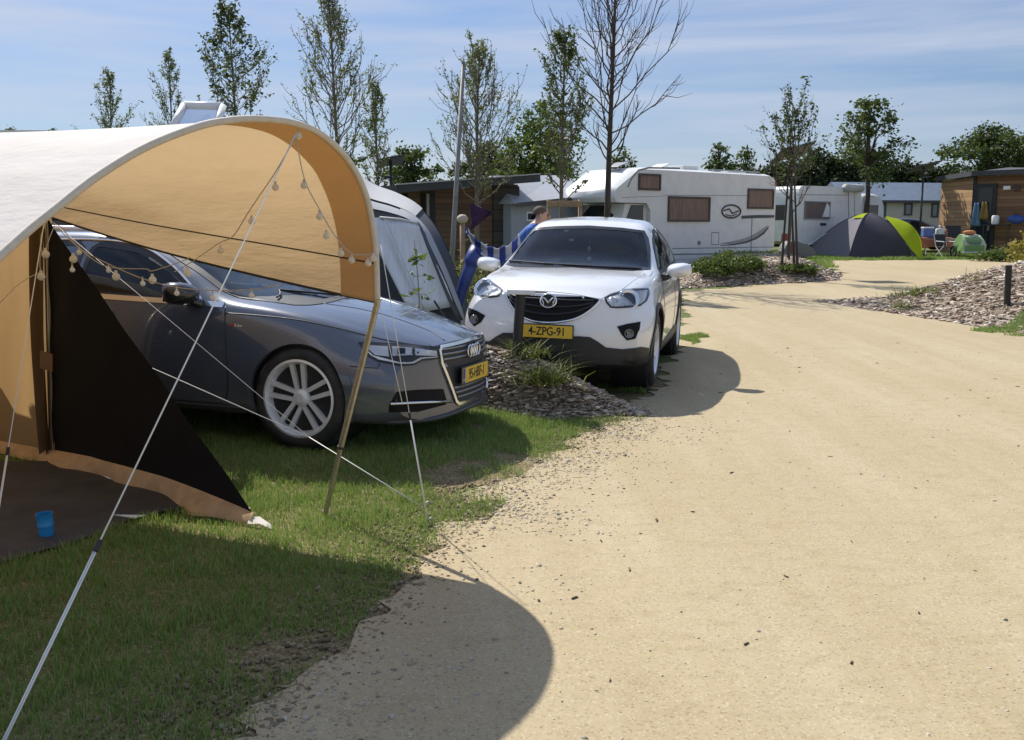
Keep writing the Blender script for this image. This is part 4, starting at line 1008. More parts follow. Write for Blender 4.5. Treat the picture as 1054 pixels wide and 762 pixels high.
# ------------------------------------------------------------------ canvas tent with its hooped awning (foreground)
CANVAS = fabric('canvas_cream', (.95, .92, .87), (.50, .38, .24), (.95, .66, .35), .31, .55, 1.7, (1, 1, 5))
CANVAS2 = fabric('canvas_tan', (.55, .38, .20), (.55, .38, .20), (.80, .50, .22), .5, .3, 2.5, (1, 1, .4))
PIPE = mat('canvas_piping', (.62, .55, .44), .8, var=.08, scale=30, bmp=.2, bscale=300)
TANF = mat('tan_canvas_flap', (.42, .29, .17), .85, var=.2, scale=9, bmp=.3, bscale=80)
POLEM = mat('tent_pole_steel', (.40, .36, .28), .35, .8, var=.15, scale=30)
E0 = Vector((-.70, 5.05, 1.2)); DW = Vector((-.5, -.86, 0)); DB = Vector((-.865, .50, 0))
tp = AT(47, 222, 6.45); tb = G(53, 474)
troot = thing('canvas_tent', 'cream and tan canvas tent with an arched awning and a black side screen', 'tent', (tb.x, tb.y, 0))
def T(v): return Vector(v) - Vector((tb.x, tb.y, 0))     # world to tent space
# hoop profile: (distance across, height)
HOOP = [(0, 1.20), (.0, 1.36), (.012, 1.53), (.07, 1.735), (.195, 1.90), (.40, 2.018), (.60, 2.056), (.83, 2.052), (1.015, 2.026), (1.174, 1.986), (1.42, 1.893), (1.646, 1.773), (1.814, 1.66), (1.97, 1.55), (2.2, 1.36), (2.36, 1.15)]
hp = np.array(catmull([(a, b) for a, b in HOOP], 6)); sarc = np.r_[0, np.cumsum(np.linalg.norm(np.diff(hp, axis=0), axis=1))]; sarc /= sarc[-1]
def hoop(t): return E0 + DW * float(np.interp(t, sarc, hp[:, 0])) + Vector((0, 0, float(np.interp(t, sarc, hp[:, 1]) - 1.2)))
DP = [(0, 0), (.01, .10), (.05, .22), (.16, .31), (.40, .37), (.75, .42), (1.15, .44), (1.6, .34), (2.0, .13), (2.3, -.15)]
dp = np.array(catmull(DP, 6)); darc = np.r_[0, np.cumsum(np.linalg.norm(np.diff(dp, axis=0), axis=1))]; darc /= darc[-1]
def dcur(t): return tp + DW * float(np.interp(t, darc, dp[:, 0])) + Vector((0, 0, float(np.interp(t, darc, dp[:, 1]))))
NU, NV = 90, 60
rows = []
for j in range(NV + 1):
    v = j / NV; r = []
    for i in range(NU + 1):
        t = i / NU; a, b = hoop(t), dcur(t); p = a.lerp(b, v); belly = math.sin(math.pi * v)
        sag = .055 * belly * (1 - .6 * math.exp(-((t - .5) / .3) ** 2)) + -.018 * belly * math.exp(-(t / .18) ** 2)
        out = Vector((.5, .86, 0)) * (1 - 2 * t) if t < .5 else Vector((-.5, -.86, 0)) * (2 * t - 1)
        p = p - Vector((0, 0, sag * .9)) - out * sag * .5
        # long tension folds running from the hoop to the tent, and a slight scallop at the hem
        fold = .020 * belly * math.sin(24 * t + 5.0 * v) * (1 if t < .6 else .3) + .006 * math.sin(55 * t - 7 * v + 1.3) * belly
        fold += .034 * belly * math.exp(-((t - .21 - .05 * v) / .018) ** 2) + .030 * belly * math.exp(-((t - .29 + .04 * v) / .014) ** 2)
        r.append(T(p + out * fold))
    rows.append(r)
hem = [rows[j][0] for j in range(NV + 1)]
# the hem hangs a little below a taut line between pole and hoop
g = MB().grid([[Vector(q) for q in r] for r in rows])
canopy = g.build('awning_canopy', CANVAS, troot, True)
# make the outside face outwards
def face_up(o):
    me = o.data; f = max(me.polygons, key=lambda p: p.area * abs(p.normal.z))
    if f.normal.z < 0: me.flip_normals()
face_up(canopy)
# inner band sewn behind the hoop (darker double layer), rim piping, dark hem tape, seam tapes
band = []
for j in range(7):
    v = j / 6 * 5.2; k = int(v); rw = [Vector(rows[k][i]).lerp(Vector(rows[k + 1][i]), v - k) for i in range(NU + 1)]; mid_ = T(E0 + DW * 1.12 + DB * .2 + Vector((0, 0, .1)))
    band.append([q + (mid_ - q).normalized() * .009 for q in rw])
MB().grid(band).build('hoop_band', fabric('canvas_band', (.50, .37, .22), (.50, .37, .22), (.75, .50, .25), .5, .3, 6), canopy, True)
MB().tube([T(hoop(t)) + Vector((0, 0, .004)) for t in np.linspace(0, 1, 80)], .0155, 10).build('hoop_rim', PIPE, canopy, True)
MB().tube(hem, .007, 6).build('hem_tape', mat('dark_tape', (.03, .026, .022), .8), canopy, True)
seam = []
for j in range(0, NV + 1):
    v = j / NV; t = .062 - .045 * v * v + .012 * v; i = t * NU; k = int(i); seam.append(Vector(rows[j][k]).lerp(Vector(rows[j][k + 1]), i - k) + Vector((-.004, -.008, 0)))
MB().tube(seam, .0038, 6).build('seam_tape', mat('dark_tape', (.03, .026, .022), .8), canopy, True)
# tent body behind the awning
r0 = [dcur(i / NU) for i in range(NU + 1)]
body = [[T(p + DB * (d * 3.2 + .0)) + Vector((0, 0, .05 * d)) for p in r0] for d in np.linspace(0, 1, 8)]
bo = MB().grid(body).build('tent_roof', CANVAS, troot, True); face_up(bo)
wl = []
tbt = Vector((tb.x, tb.y, .05))
for k in np.linspace(-.02, 1, 22):
    wl.append([T(tp.lerp(tbt, h) + DB * 3.2 * k + Vector((0, 0, (.05 * k + .012) * (1 - h))) + Vector((.5, .86, 0)) * (.02 * math.sin(k * 40) * h)) for h in np.linspace(0, 1, 10)])
MB().grid(wl).build('tent_wall', CANVAS2, troot, True)
nb = dcur(1); ng = Vector((nb.x - .15, nb.y - .25, .03))
MB().grid([[T(nb.lerp(ng, h) + DB * 3.2 * k + Vector((0, 0, (.05 * k + .012) * (1 - h)))) for h in (0, .5, 1)] for k in (0, .5, 1)]).build('tent_wall', CANVAS2, troot, True)
ep = [T(p + DB * 3.2) + Vector((0, 0, .05)) for p in r0]; q = MB(); base = [Vector((p.x, p.y, .03)) for p in ep]
q.grid([ep, base]); q.build('tent_wall', CANVAS2, troot)
# pole, folded-back curtain, patch
MB().tube([T(tb), T(tp) + Vector((0, 0, .05))], .014, 10).build('tent_pole', POLEM, troot, True)
cu = []
for k in np.linspace(0, 1, 14):
    w_ = .14 * (.35 + .65 * abs(math.sin(k * 2.2 + .5)));
    cu.append([T(tp.lerp(tbt, k) + DB * (-.03 + .17 * s * (.6 + .4 * math.sin(2.6 * k + .4))) + Vector((-.5, -.86, 0)) * (.035 + .025 * math.sin(9 * s + 2 * k))) for s in np.linspace(0, 1, 12)])
MB().grid(cu).build('curtain', fabric('curtain_dark', (.15, .10, .055), (.15, .10, .055), (.10, .06, .025), .3, .3, 6), troot, True)
pa = [AT(x, y, 6.2) for x, y in ((41, 361), (54, 365), (54, 383), (41, 379))]
q = MB(); q.V = [T(p) for p in pa] + [T(p) + Vector((-.002, .012, 0)) for p in pa]; q.F = [(0, 1, 2, 3), (7, 6, 5, 4), (0, 4, 5, 1), (1, 5, 6, 2), (2, 6, 7, 3), (3, 7, 4, 0)]
q.build('canvas_patch', mat('patch_brown', (.20, .105, .05), .85, bmp=.2), troot)
q = MB().tube([T(AT(62, 326, 6.35)), T(AT(62.5, 338, 6.35))], .013, 8); q.build('toggle', WHITEPL, troot, True)
# black side screen and the tan mud flap below it
tip = G(262, 541); SCR = mat('black_screen_cloth', (.006, .006, .008), .9, var=.25, scale=4, spec=.2, bmp=.25, bscale=30)
top = T(tp + Vector((.02, -.02, -.02))); b0 = T(tb) + Vector((.03, -.03, .07)); b1 = T(tip) + Vector((0, 0, .06)); P = []
for u in np.linspace(0, 1, 24):
    bq = b0.lerp(b1, u); bq.z += .10 * math.sin(math.pi * u) * .5; P.append([top.lerp(bq, v) + Vector((-.5, -.6, 0)) * (.05 * math.sin(math.pi * v) * math.sin(math.pi * u)) + Vector((.5, .6, 0)) * .006 * math.sin(20 * v + 9 * u) for v in np.linspace(0, 1, 24)])
MB().grid(P).build('side_screen', SCR, troot, True)
fl = []
for u in np.linspace(0, 1, 40):
    bq = b0.lerp(b1, u); bq.z += .05 * math.sin(math.pi * u) + .012; w2 = .05 + .022 * math.sin(7 * u + 1) + .03 * math.sin(17 * u) + .07 * math.exp(-((u - .75) / .12) ** 2)
    lo = Vector((bq.x - .35 * w2, bq.y - .9 * w2, .012 + .012 * math.sin(23 * u))); fl.append([bq, bq.lerp(lo, .5) + Vector((0, -.01, .012)), lo])
MB().grid(fl).build('mud_flap', TANF, troot, True)
fl = [[T(tbt + DB * k + Vector((.0, -.02, .03))), T(tbt + DB * k + Vector((-.03, -.10 - .02 * math.sin(9 * k), -.035)))] for k in np.linspace(-.05, 3.2, 30)]
MB().grid(fl).build('mud_flap', TANF, troot, True)
q = MB(); a = b1 + Vector((-.02, -.01, -.03)); q.grid([[a + Vector((.0, 0, .02)), a + Vector((.05, .005, .022)), a + Vector((.12, -.03, -.012))], [a + Vector((-.01, -.03, -.01)), a + Vector((.06, -.05, .0)), a + Vector((.135, -.075, -.024))]])
q.build('corner_tab', mat('white_tab', (.68, .64, .58), .8, bmp=.2), troot, True)
a = b1 + Vector((-.12, .14, .0)); q = MB().grid([[a, a + Vector((.06, 0, .0))], [a + Vector((.02, -.05, -.03)), a + Vector((.07, -.05, -.02))]]); q.build('corner_tab', mat('white_tab', (.68, .64, .58), .8, bmp=.2), troot)
# leaning support pole at the hoop's far end
pf = G(333, 531); ptop = E0 + Vector((.005, .0, .02))
so_ = MB().tube([T(pf + Vector((0, 0, -.03))), T(pf.lerp(ptop, .35))], .0135, 10).tube([T(pf.lerp(ptop, .33)), T(ptop)], .0165, 10); pl = so_.build('support_pole', POLEM, troot, True, 50)
MB().tube([T(pf.lerp(ptop, .325)), T(pf.lerp(ptop, .335))], .020, 10).build('pole_collar', BLACKPL, pl, True)
# guy ropes, each with its slider
def guy(pts, r, slide=None, doubled=None):
    b = MB()
    pts = [Vector(p) for p in pts]
    if slide is None: b.tube([T(p) for p in pts], r, 6)
    else:
        s = pts[0].lerp(pts[-1], slide); b.tube([T(pts[0]), T(s)], r, 6)
        d = (pts[-1] - pts[0]).normalized(); n = d.cross(Vector((0, 1, 0))).normalized() * r * 1.1
        b.tube([T(s + n), T(pts[-1] + n)], r, 6); b.tube([T(s - n), T(pts[-1] - n)], r, 6)
    o = b.build('guy_rope', ROPE, troot, True)
    if slide is not None:
        c = T(s); q = d.to_track_quat('Z', 'Y').to_matrix()
        MB().box(c, (.018, .012, .045), q, bev=.004).build('rope_slider', BLACKPL, o)
    return o
ha = hoop(float(np.interp(.60, hp[:, 0], sarc))) + Vector((.0, 0, .015)); ha2 = AT(304, 139, 4.55)
guy([ha2, G(-14, 800)], .003, .735)
g2 = G(-12, 590); guy([AT(46, 226, 5.6), g2], .0026, .70)
gp = G(438, 524); j = AT(318, 450, 6.0); guy([tp + Vector((.03, -.03, -.02)), AT(318, 450, 5.9)], .0022); guy([AT(129, 367, 5.85), AT(318, 450, 5.9)], .003)
guy([AT(318, 450, 5.9), gp], .0032)
g4 = G(441, 541); guy([AT(392, 252, 5.06), g4], .0022, .60); guy([E0 + Vector((.01, 0, .0)), AT(414, 415, 5.15)], .002)
def peg(p, lean=(.03, 0)):
    MB().tube([T(p + Vector((-lean[0], -lean[1], -.1))), T(p + Vector((0, 0, .03))), T(p + Vector((.015, 0, .045))), T(p + Vector((.028, 0, .03)))], .0045, 6).build('tent_peg', STEEL, troot, True)
for p in (gp, g4, G(-14, 800), g2): peg(p)
# groundsheet
pts = jit(resample(SHEETW, .1), .03, .3, 4); v, f = fill2d(pts, .12)
z = .010 + .014 * vnoise(v[:, 0], v[:, 1], .35, 6) + .010 * vnoise(v[:, 0], v[:, 1], .1, 7)
gs = mk('groundsheet', np.c_[v, z], f, mat('groundsheet_grey', (.034, .037, .046), .8, var=.3, scale=3, bmp=.25, bscale=40, dirt=((.08, .075, .07), .5, 5)), smooth=True)
tag(gs, 'crumpled dark grey groundsheet spread on the grass inside the canvas tent', 'groundsheet')
# blue beaker on the sheet
cp = G(48.5, 555); b = MB().lathe([(1e-4, .004), (.033, .004), (.034, .0), (.036, .002), (.037, .05), (.0395, .052), (.0395, .062), (.038, .064), (.040, .112), (.0415, .118), (.0385, .118), (.036, .06), (.033, .010), (1e-4, .009)], 32)
cup = b.build('beaker', mat('blue_plastic', (.02, .24, .50), .35, var=.08), None, True, 40); cup.location = cp + Vector((0, 0, .02)); cup.rotation_euler = (rad(2), rad(-2), 0)
tag(cup, 'small bright blue plastic beaker standing on the dark groundsheet', 'beaker')

# ------------------------------------------------------------------ fairy lights
BULB = fabric('frosted_globe', (.9, .87, .80), (.9, .87, .80), (.95, .90, .80), .5, .05, 9); BULBW = fabric('white_globe', (.95, .95, .94), (.95, .95, .94), (.95, .95, .93), .4, .05, 9)
CABLE = mat('pale_cable', (.50, .45, .38), .6, var=.1)
def lights(label, chains, bulbs, r, bm, drop=.03):
    root = thing('string_lights', label, 'string lights', chains[0][0], group='fairy lights on the awning'); o = Vector(chains[0][0]); b = MB()
    for ch in chains: b.tube([q - o for q in [Vector(p) for p in catmull(ch, 6)]], .0028, 6)
    for p in bulbs:
        b.tube([Vector(p) - o + Vector((0, 0, drop)), Vector(p) - o + Vector((0, 0, r * .7))], .004, 6)
    cab = b.build('cable', CABLE, root, True)
    for p in bulbs:
        q = MB().lathe([(1e-4, -r), (r * .5, -r * .87), (r * .87, -r * .5), (r, 0), (r * .87, r * .5), (r * .5, r * .87), (r * .36, r * 1.05), (r * .36, r * 1.6), (1e-4, r * 1.6)], 14); g_ = q.build('globe', bm, root, True); g_.location = Vector(p) - o
Yl = lambda x: 4.55 + (x - 304) / 90 * .45
LL = [AT(x, y, 4.62 + k * .2) for k, (x, y) in enumerate([(304, 142), (283, 178), (258, 215), (240, 243), (226, 250), (200, 268), (180, 280)])]
lights('fairy lights hanging in two strands from the top of the arch down the tan canvas', [LL, [AT(305, 145, 4.62), AT(314, 186, 4.72), AT(329, 216, 4.82), AT(345, 243, 4.9), AT(362, 261, 4.97), AT(384, 262, 5.0)]],
       [AT(307, 140, 4.60), AT(283.5, 193, 4.8), AT(259, 228, 5.0), AT(227, 258, 5.3), AT(313, 191, 4.73), AT(329, 223, 4.83), AT(336, 243, 4.86), AT(351, 261, 4.93), AT(362, 268, 4.97), AT(379, 271, 5.0), AT(384.5, 266, 5.0)], .0175, BULB)
lights('fairy lights looped at the tent pole and along the pale rope before the grey car', [[AT(49, 226, 5.9), AT(42, 245, 5.9), AT(45, 262, 5.9), AT(53, 240, 5.9), AT(60, 232, 5.95), AT(80, 254, 5.95), AT(100, 270, 5.9), AT(118, 276, 5.85), AT(150, 277, 5.8), AT(157, 279, 5.8), AT(185, 270, 5.75), AT(196, 265, 5.7)], [AT(42, 280, 5.9), AT(20, 292, 5.8), AT(-6, 318, 5.7)], [AT(43, 246, 5.9), AT(41, 270, 5.9), AT(42, 280, 5.9)]],
       [AT(47, 262, 5.88), AT(42.5, 285, 5.88), AT(75.5, 267, 5.93), AT(119.5, 285, 5.83), AT(157, 288.5, 5.78), AT(193, 281, 5.7)], .0235, BULB)
lights('small white globe lights strung from the tent pole to the awning hem before the windscreen', [[AT(60, 236, 5.9), AT(84, 257, 5.88), AT(112, 272, 5.85), AT(147, 287, 5.75), AT(182, 296, 5.65), AT(220, 299, 5.5), AT(262, 298, 5.35), AT(290, 292, 5.25)]],
       [AT(81.5, 260, 5.9), AT(74.5, 278, 5.88), AT(112, 278.5, 5.85), AT(147, 292, 5.73), AT(182, 302, 5.6), AT(219, 307, 5.48), AT(259, 304.5, 5.35)], .0155, BULBW, .04)
# ------------------------------------------------------------------ trees and plants
BARK = mat('grey_bark', (.15, .125, .10), .9, var=.35, scale=14, bmp=.4, bscale=40, stretch=(1, 1, .25))
BARKD = mat('dark_bark', (.060, .045, .038), .9, var=.35, scale=14, bmp=.4, bscale=40, stretch=(1, 1, .25))
LEAFY = foliage('young_leaves', [(.12, .16, .05), (.17, .21, .075), (.23, .26, .11), (.13, .15, .07)], .35)
LEAFD = foliage('dark_leaves', [(.036, .060, .018), (.052, .08, .024), (.075, .105, .032), (.04, .06, .026)], .3)
LEAFH = foliage('hedge_leaves', [(.018, .032, .010), (.028, .046, .013), (.045, .066, .02), (.02, .03, .012)], .12)
LEAFM = foliage('mid_leaves', [(.05, .085, .016), (.075, .115, .022), (.10, .14, .03), (.06, .08, .02)], .35)
def leaves(P, size, seed, asp=.55, droop=.5):
    r = np.random.default_rng(seed); n = len(P); s = size * r.lognormal(0, .3, n)
    a = r.normal(0, 1, (n, 3)); a[:, 2] = a[:, 2] * .6 - droop; a /= np.linalg.norm(a, axis=1)[:, None]
    b = np.cross(a, r.normal(0, 1, (n, 3))); b /= np.linalg.norm(b, axis=1)[:, None]; c = np.cross(a, b)
    s = s[:, None]
    V = np.stack([P, P + a * s * .45 + b * s * asp * .5 + c * s * .1, P + a * s, P + a * s * .45 - b * s * asp * .5 + c * s * .1], 1)
    return V.reshape(-1, 3), (np.array([[0, 1, 2, 3]])[None] + 4 * np.arange(n)[:, None, None]).reshape(-1, 4)
def young_tree(name, label, x, y, H, spread, start, nb, lsize, lper, seed, trunk_r=.05, lm=None, bm=None, up=58, lean=0.0, stems=1, taper=1.0, group=None, tw=5, leafmin=0.0, z0=None):
    r = np.random.default_rng(seed); z = bz(x, y) if z0 is None else z0
    root = thing(name, label, 'tree', (x, y, z), group=group); b = MB(); LP = []
    for sidx in range(stems):
        sa = r.random() * 6.28; off = .0 if stems == 1 else .10 + .2 * r.random(); Hs = H * (1 if sidx == 0 else r.uniform(.7, .98)); ln = lean + (0 if stems == 1 else r.normal(0, .07))
        tr = [Vector((off * math.cos(sa) + ln * t * Hs + .035 * Hs * .3 * math.sin(3 * t + seed) * t, off * math.sin(sa) + .02 * Hs * math.sin(2.3 * t + seed), t * Hs)) for t in np.linspace(0, 1, 12)]
        tr[0].z -= .1
        b.tube(tr, [trunk_r / (1 if stems == 1 else 1.5) * (1 - .85 * t) + .004 for t in np.linspace(0, 1, 12)], 8)
        for k in range(nb // stems):
            h = start + (1 - start) * (k + r.random()) / (nb // stems); h = min(h, .985); p = h * 11; i = int(p); base = tr[i].lerp(tr[min(i + 1, 11)], p - i)
            az = k * 2.4 + r.normal(0, .4); q = (h - start) / (1 - start); L = spread * ((1 - q) ** taper * .85 + .18) * r.uniform(.65, 1.15) * (min(1, .45 + 2.2 * q)); el = rad(up + r.normal(0, 8) - 12 * (1 - q))
            pts = []; 
            for t in np.linspace(0, 1, 6):
                e2 = el + rad(18) * (t - .4); rr = L * t
                pts.append(base + Vector((math.cos(az) * math.cos(e2) * rr, math.sin(az) * math.cos(e2) * rr, math.sin(e2) * rr)) + Vector(tuple(r.normal(0, .02 * L, 3))) * (t > 0))
            rb = trunk_r * .25 * (1 - .7 * h) + .003; b.tube(pts, [rb * (1 - .8 * t) + .0025 for t in np.linspace(0, 1, 6)], 5, False)
            for m in range(tw):
                t = r.uniform(.3, 1); i2 = int(t * 4.99); bp = pts[i2].lerp(pts[i2 + 1], t * 5 - i2 if t < 1 else 1); az2 = az + r.choice((-1, 1)) * r.uniform(.3, 1.1); e2 = el + r.normal(0, .3); l2 = L * r.uniform(.18, .42)
                tp_ = [bp, bp + Vector((math.cos(az2) * math.cos(e2), math.sin(az2) * math.cos(e2), math.sin(e2))) * l2 * .5, bp + Vector((math.cos(az2) * math.cos(e2 + .2), math.sin(az2) * math.cos(e2 + .2), math.sin(e2 + .2))) * l2]
                b.tube(tp_, [rb * .4 + .002, rb * .25 + .002, .0025], 4, False)
                if h >= leafmin:
                    for _ in range(lper): u = r.random() ** .7; LP.append(tp_[0].lerp(tp_[2], u) + Vector(tuple(r.normal(0, lsize * .5, 3))))
            if h >= leafmin:
                for _ in range(lper): LP.append(pts[3].lerp(pts[5], r.random()) + Vector(tuple(r.normal(0, lsize * .5, 3))))
    b.build('trunk', bm or BARK, root, True)
    if LP:
        V, F = leaves(np.array([tuple(p) for p in LP]), lsize, seed); fast('crown', V, F, lm or LEAFY, root)
    return root
def dense_tree(name, label, x, y, H, rx, rz, cz, nclump, per, lsize, seed, lm=None, cat='tree', group=None, tr=.14, ry=None, z0=None, shape=1.0, cl=.22):
    r = np.random.default_rng(seed); z = bz(x, y) if z0 is None else z0; ry = ry or rx
    root = thing(name, label, cat, (x, y, z), group=group); b = MB(); P = []
    b.tube([(0, 0, -.1), (.05 * rx, 0, cz * .5), (-.03 * rx, .02, cz), (.02, 0, min(H, cz + rz * .7))], [tr, tr * .8, tr * .55, tr * .15], 9)
    for k in range(nclump):
        d = r.normal(0, 1, 3); d /= np.linalg.norm(d); q = d * (r.random() ** .38); zc = cz + q[2] * rz
        nar = 1 - shape * .55 * max(0, q[2]) if shape else 1
        c = np.array([q[0] * rx * nar, q[1] * ry * nar, zc])
        if zc < .05: c[2] = .05 + r.random() * .3
        if k < 16: b.tube([(0, 0, cz * .75), tuple(c * np.array([.5, .5, 1]) * .95 + np.array([0, 0, .02 * rz])), tuple(c)], [tr * .35, tr * .2, .012], 5, False)
        s = cl * (rx + rz) * .5 * r.uniform(.6, 1.3); P.append(c + r.normal(0, 1, (per, 3)) * np.array([s * .55, s * .55, s * .38]))
    b.build('trunk', BARKD, root, True)
    P = np.concatenate(P); P = P[P[:, 2] > .03]; V, F = leaves(P, lsize, seed, .6, .2); fast('crown', V, F, lm or LEAFD, root)
    return root
def at(px, Y): return AT(px, 231, Y).x
def ht(py, px, Y): return AT(px, py, Y).z - zg(0, Y)
def yt(label, px, top, Y, half, start, nb, ls, lper, seed, **k):
    ls *= .78; k.setdefault('tw', 9); lper = min(lper + 1, 6)
    return young_tree(k.pop('name', 'young_tree'), label, at(px, Y), Y, ht(top, px, Y), half * Y / 1000 / math.cos(rad(50)) * 1.25, start, nb, ls, lper, seed, **k)
GT = 'young trees across the campsite'
yt('small slim young tree rising behind the left end of the white awning roof', 119, 79, 30, 26, .42, 34, .085, 5, 11, trunk_r=.05, group=GT)
yt('slim pale-leaved young tree just left of the open roof hatch', 179, 57, 29, 27, .40, 38, .075, 5, 12, trunk_r=.05, group=GT)
yt('young oak with big dark leaves and a long bare leader right of the roof hatch', 244, 11, 25, 50, .48, 44, .11, 6, 13, trunk_r=.06, group=GT, lm=LEAFD, up=46, taper=1.6)
yt('tall feathery young tree with upswept branches behind the top of the tan arch', 348, -8, 21, 48, .38, 58, .072, 6, 14, trunk_r=.055, group=GT, up=62)
yt('narrow young tree right of the arch, before the tilted solar panel', 391, 90, 26, 26, .40, 36, .08, 5, 15, trunk_r=.045, group=GT, up=62)
yt('young tree beside the grey lamp post, before the dark wooden shed', 491, 56, 21, 52, .34, 60, .066, 5, 16, trunk_r=.055, group=GT, lean=.012, up=60)
yt('young tree in front of the motorhome nose, left of the bare tree', 578, 40, 22, 40, .36, 52, .085, 6, 17, trunk_r=.06, group=GT, lm=LEAFM)
# the bare tree
yt('tall bare leafless tree with upswept dark branches before the motorhome', 624, -75, 24, 74, .33, 56, .05, 0, 18, name='bare_tree', trunk_r=.088, bm=BARKD, up=52, lean=.012, tw=8, taper=.9)
yt('thin many-stemmed young tree with sparse leaves before the white caravan', 818, 106, 25, 36, .45, 30, .10, 5, 19, name='sparse_tree', trunk_r=.055, stems=3, lm=LEAFD, bm=BARKD, leafmin=.55, up=62, taper=.5, z0=.2)
# far leafy trees
dense_tree('leafy_tree', 'leafy dark tree with a pointed top above the far hedge', at(890, 46), 46, ht(93, 890, 46), 1.65, 2.3, ht(142, 890, 46), 46, 70, .16, 21, LEAFD, shape=1.3, cl=.20)
dense_tree('leafy_tree', 'bright green dense tree behind the wooden shed and the motorhome nose', at(556, 40), 40, ht(118, 556, 40), 1.9, 2.2, ht(162, 556, 40), 70, 110, .14, 22, LEAFM)
dense_tree('leafy_tree', 'dark green tree over the wooden shed roof, left of the bright green tree', at(506, 43), 43, ht(150, 506, 43), 2.0, 1.6, ht(185, 506, 43), 60, 110, .15, 23, LEAFD)
dense_tree('leafy_tree', 'dark tree behind the tilted solar panel at the left end of the shed', at(424, 40), 40, ht(162, 424, 40), 1.4, 1.2, ht(182, 424, 40), 40, 90, .14, 24, LEAFD)
dense_tree('leafy_tree', 'broad spreading dark tree behind the right-hand shed roof', at(1012, 52), 52, ht(136, 1012, 52), 2.5, 1.5, ht(160, 1012, 52), 60, 80, .18, 25, LEAFD)
dense_tree('leafy_tree', 'dark tree at the right edge of the photo behind the shed', at(1068, 52), 52, ht(132, 1068, 52), 2.3, 1.7, ht(158, 1068, 52), 60, 80, .18, 26, LEAFD)
HG = 'dark bushes of the far hedge'
for k, (px, top, Y, rx, lab) in enumerate([(800, 172, 56, 2.6, 'hedge bush of dark leaves showing beyond the motorhome rear'), (845, 160, 57, 2.7, 'tallest dark hedge bush behind the white caravan'), (885, 158, 58, 2.8, 'dark hedge bush below the pointed leafy tree'), (925, 168, 58, 2.7, 'dark hedge bush above the van roof and the pale mobile home'), (965, 176, 57, 2.5, 'lowest dark hedge bush behind the second solar panel'), (1010, 174, 60, 3.0, 'dark hedge bush hidden mostly by the right-hand shed')]):
    dense_tree('hedge_bush', lab, at(px, Y), Y, ht(top, px, Y), rx, ht(top, px, Y) * .56, ht(top, px, Y) * .5, 170, 120, .22, 40 + k, LEAFH, 'bush', HG, ry=1.6, shape=.3)
for px, top, Y, s, lab in ((17, 127, 55, 51, 'tiny treetop just showing over the awning roof at the far left'), (63, 130, 55, 52, 'tiny treetop showing over the awning roof left of the slim young trees')):
    dense_tree('treetop', lab, at(px, Y), Y, ht(top, px, Y), .5, 1.6, ht(top, px, Y) - 1.5, 30, 40, .14, s, LEAFD, shape=1.6)
for px, top, Y, s, lab in ((738, 150, 47, 53, 'spiky treetop showing over the motorhome roof hatches'), (640, 158, 47, 54, 'spiky treetop over the front of the motorhome roof'), (362, 150, 42, 55, 'dark treetop just right of the tan arch top'), (765, 158, 48, 56, 'low treetop over the rear of the motorhome roof')):
    dense_tree('treetop', lab, at(px, Y), Y, ht(top, px, Y), .9, 1.5, ht(top, px, Y) - 1.3, 30, 50, .15, s, LEAFD, shape=1.0)
# wide low wood far behind everything
wp = np.random.default_rng(5); xx = wp.uniform(-75, 90, 52000); yy = wp.uniform(84, 96, 52000); top = 2.6 + 1.4 * vnoise(xx, yy * 0, 4.0, 3) + .6 * vnoise(xx, yy * 0, 1.1, 4)
V, F = leaves(np.c_[xx, yy, .4 + top * wp.random(52000) ** .6], .50, 6, .8, .2); tag(fast('far_wood', V, F, LEAFD), kind='stuff')

# ------------------------------------------------------------------ low plants
BLADE = foliage('strap_leaves', [(.085, .125, .022), (.12, .16, .03), (.17, .19, .045), (.24, .22, .07)], .35)
def strap_plant(name, label, px, py, n, L, wd, seed, m=BLADE, z=None, group=None, spread=1.0, xy=None):
    p = Vector((*xy, 0)) if xy else G(px, py)
    if xy is None:   # move along the sight line until the bank's surface is met
        d = ray(px, py); t = 3.0
        while t < 60 and CAM.z + d.z * t > bz(d.x * t, d.y * t): t += .03
        p = CAM + d * t
    z = bz(p.x, p.y); r = np.random.default_rng(seed); V = []; F = []
    for k in range(n):
        a = r.random() * 6.28; l = L * r.uniform(.5, 1.1); el = r.uniform(.6, 1.45); o = Vector((r.normal(0, .05 * spread), r.normal(0, .05 * spread), 0)); w2 = wd * r.uniform(.6, 1.2); s = Vector((-math.sin(a), math.cos(a), 0)) * w2; base = len(V)
        for t in (0, .35, .7, 1.0):
            e2 = el - 1.1 * t * t; q = o + Vector((math.cos(a) * math.cos(e2) * l * t, math.sin(a) * math.cos(e2) * l * t, l * (math.sin(el) * t - .38 * t * t)))
            ww_ = (1 - t) * .9 + .06; V += [q - s * ww_, q + s * ww_]
        F += [(base + 2 * i, base + 2 * i + 1, base + 2 * i + 3, base + 2 * i + 2) for i in range(3)]
    o = fast(name, np.array([tuple(v) for v in V]), np.array(F), m); o.location = (p.x, p.y, z)
    return tag(o, label, 'plant', group)
GP = 'grass tufts on the mulch banks'
strap_plant('grass_tuft', 'big bright green grass tuft on the mulch before the white car', 560, 398, 260, .36, .0075, 61, group=GP, spread=2.2)
strap_plant('grass_tuft', 'yellowish part of the grass tuft nearest the white car wheel', 588, 386, 110, .30, .006, 62, foliage('yellow_straps', [(.2, .2, .04), (.28, .26, .06), (.15, .17, .03)], .35), group=GP, spread=2)
strap_plant('grass_tuft', 'green grass tuft at the foot of the flat-topped black bollard', 543, 368, 160, .32, .0065, 63, group=GP, spread=1.8)
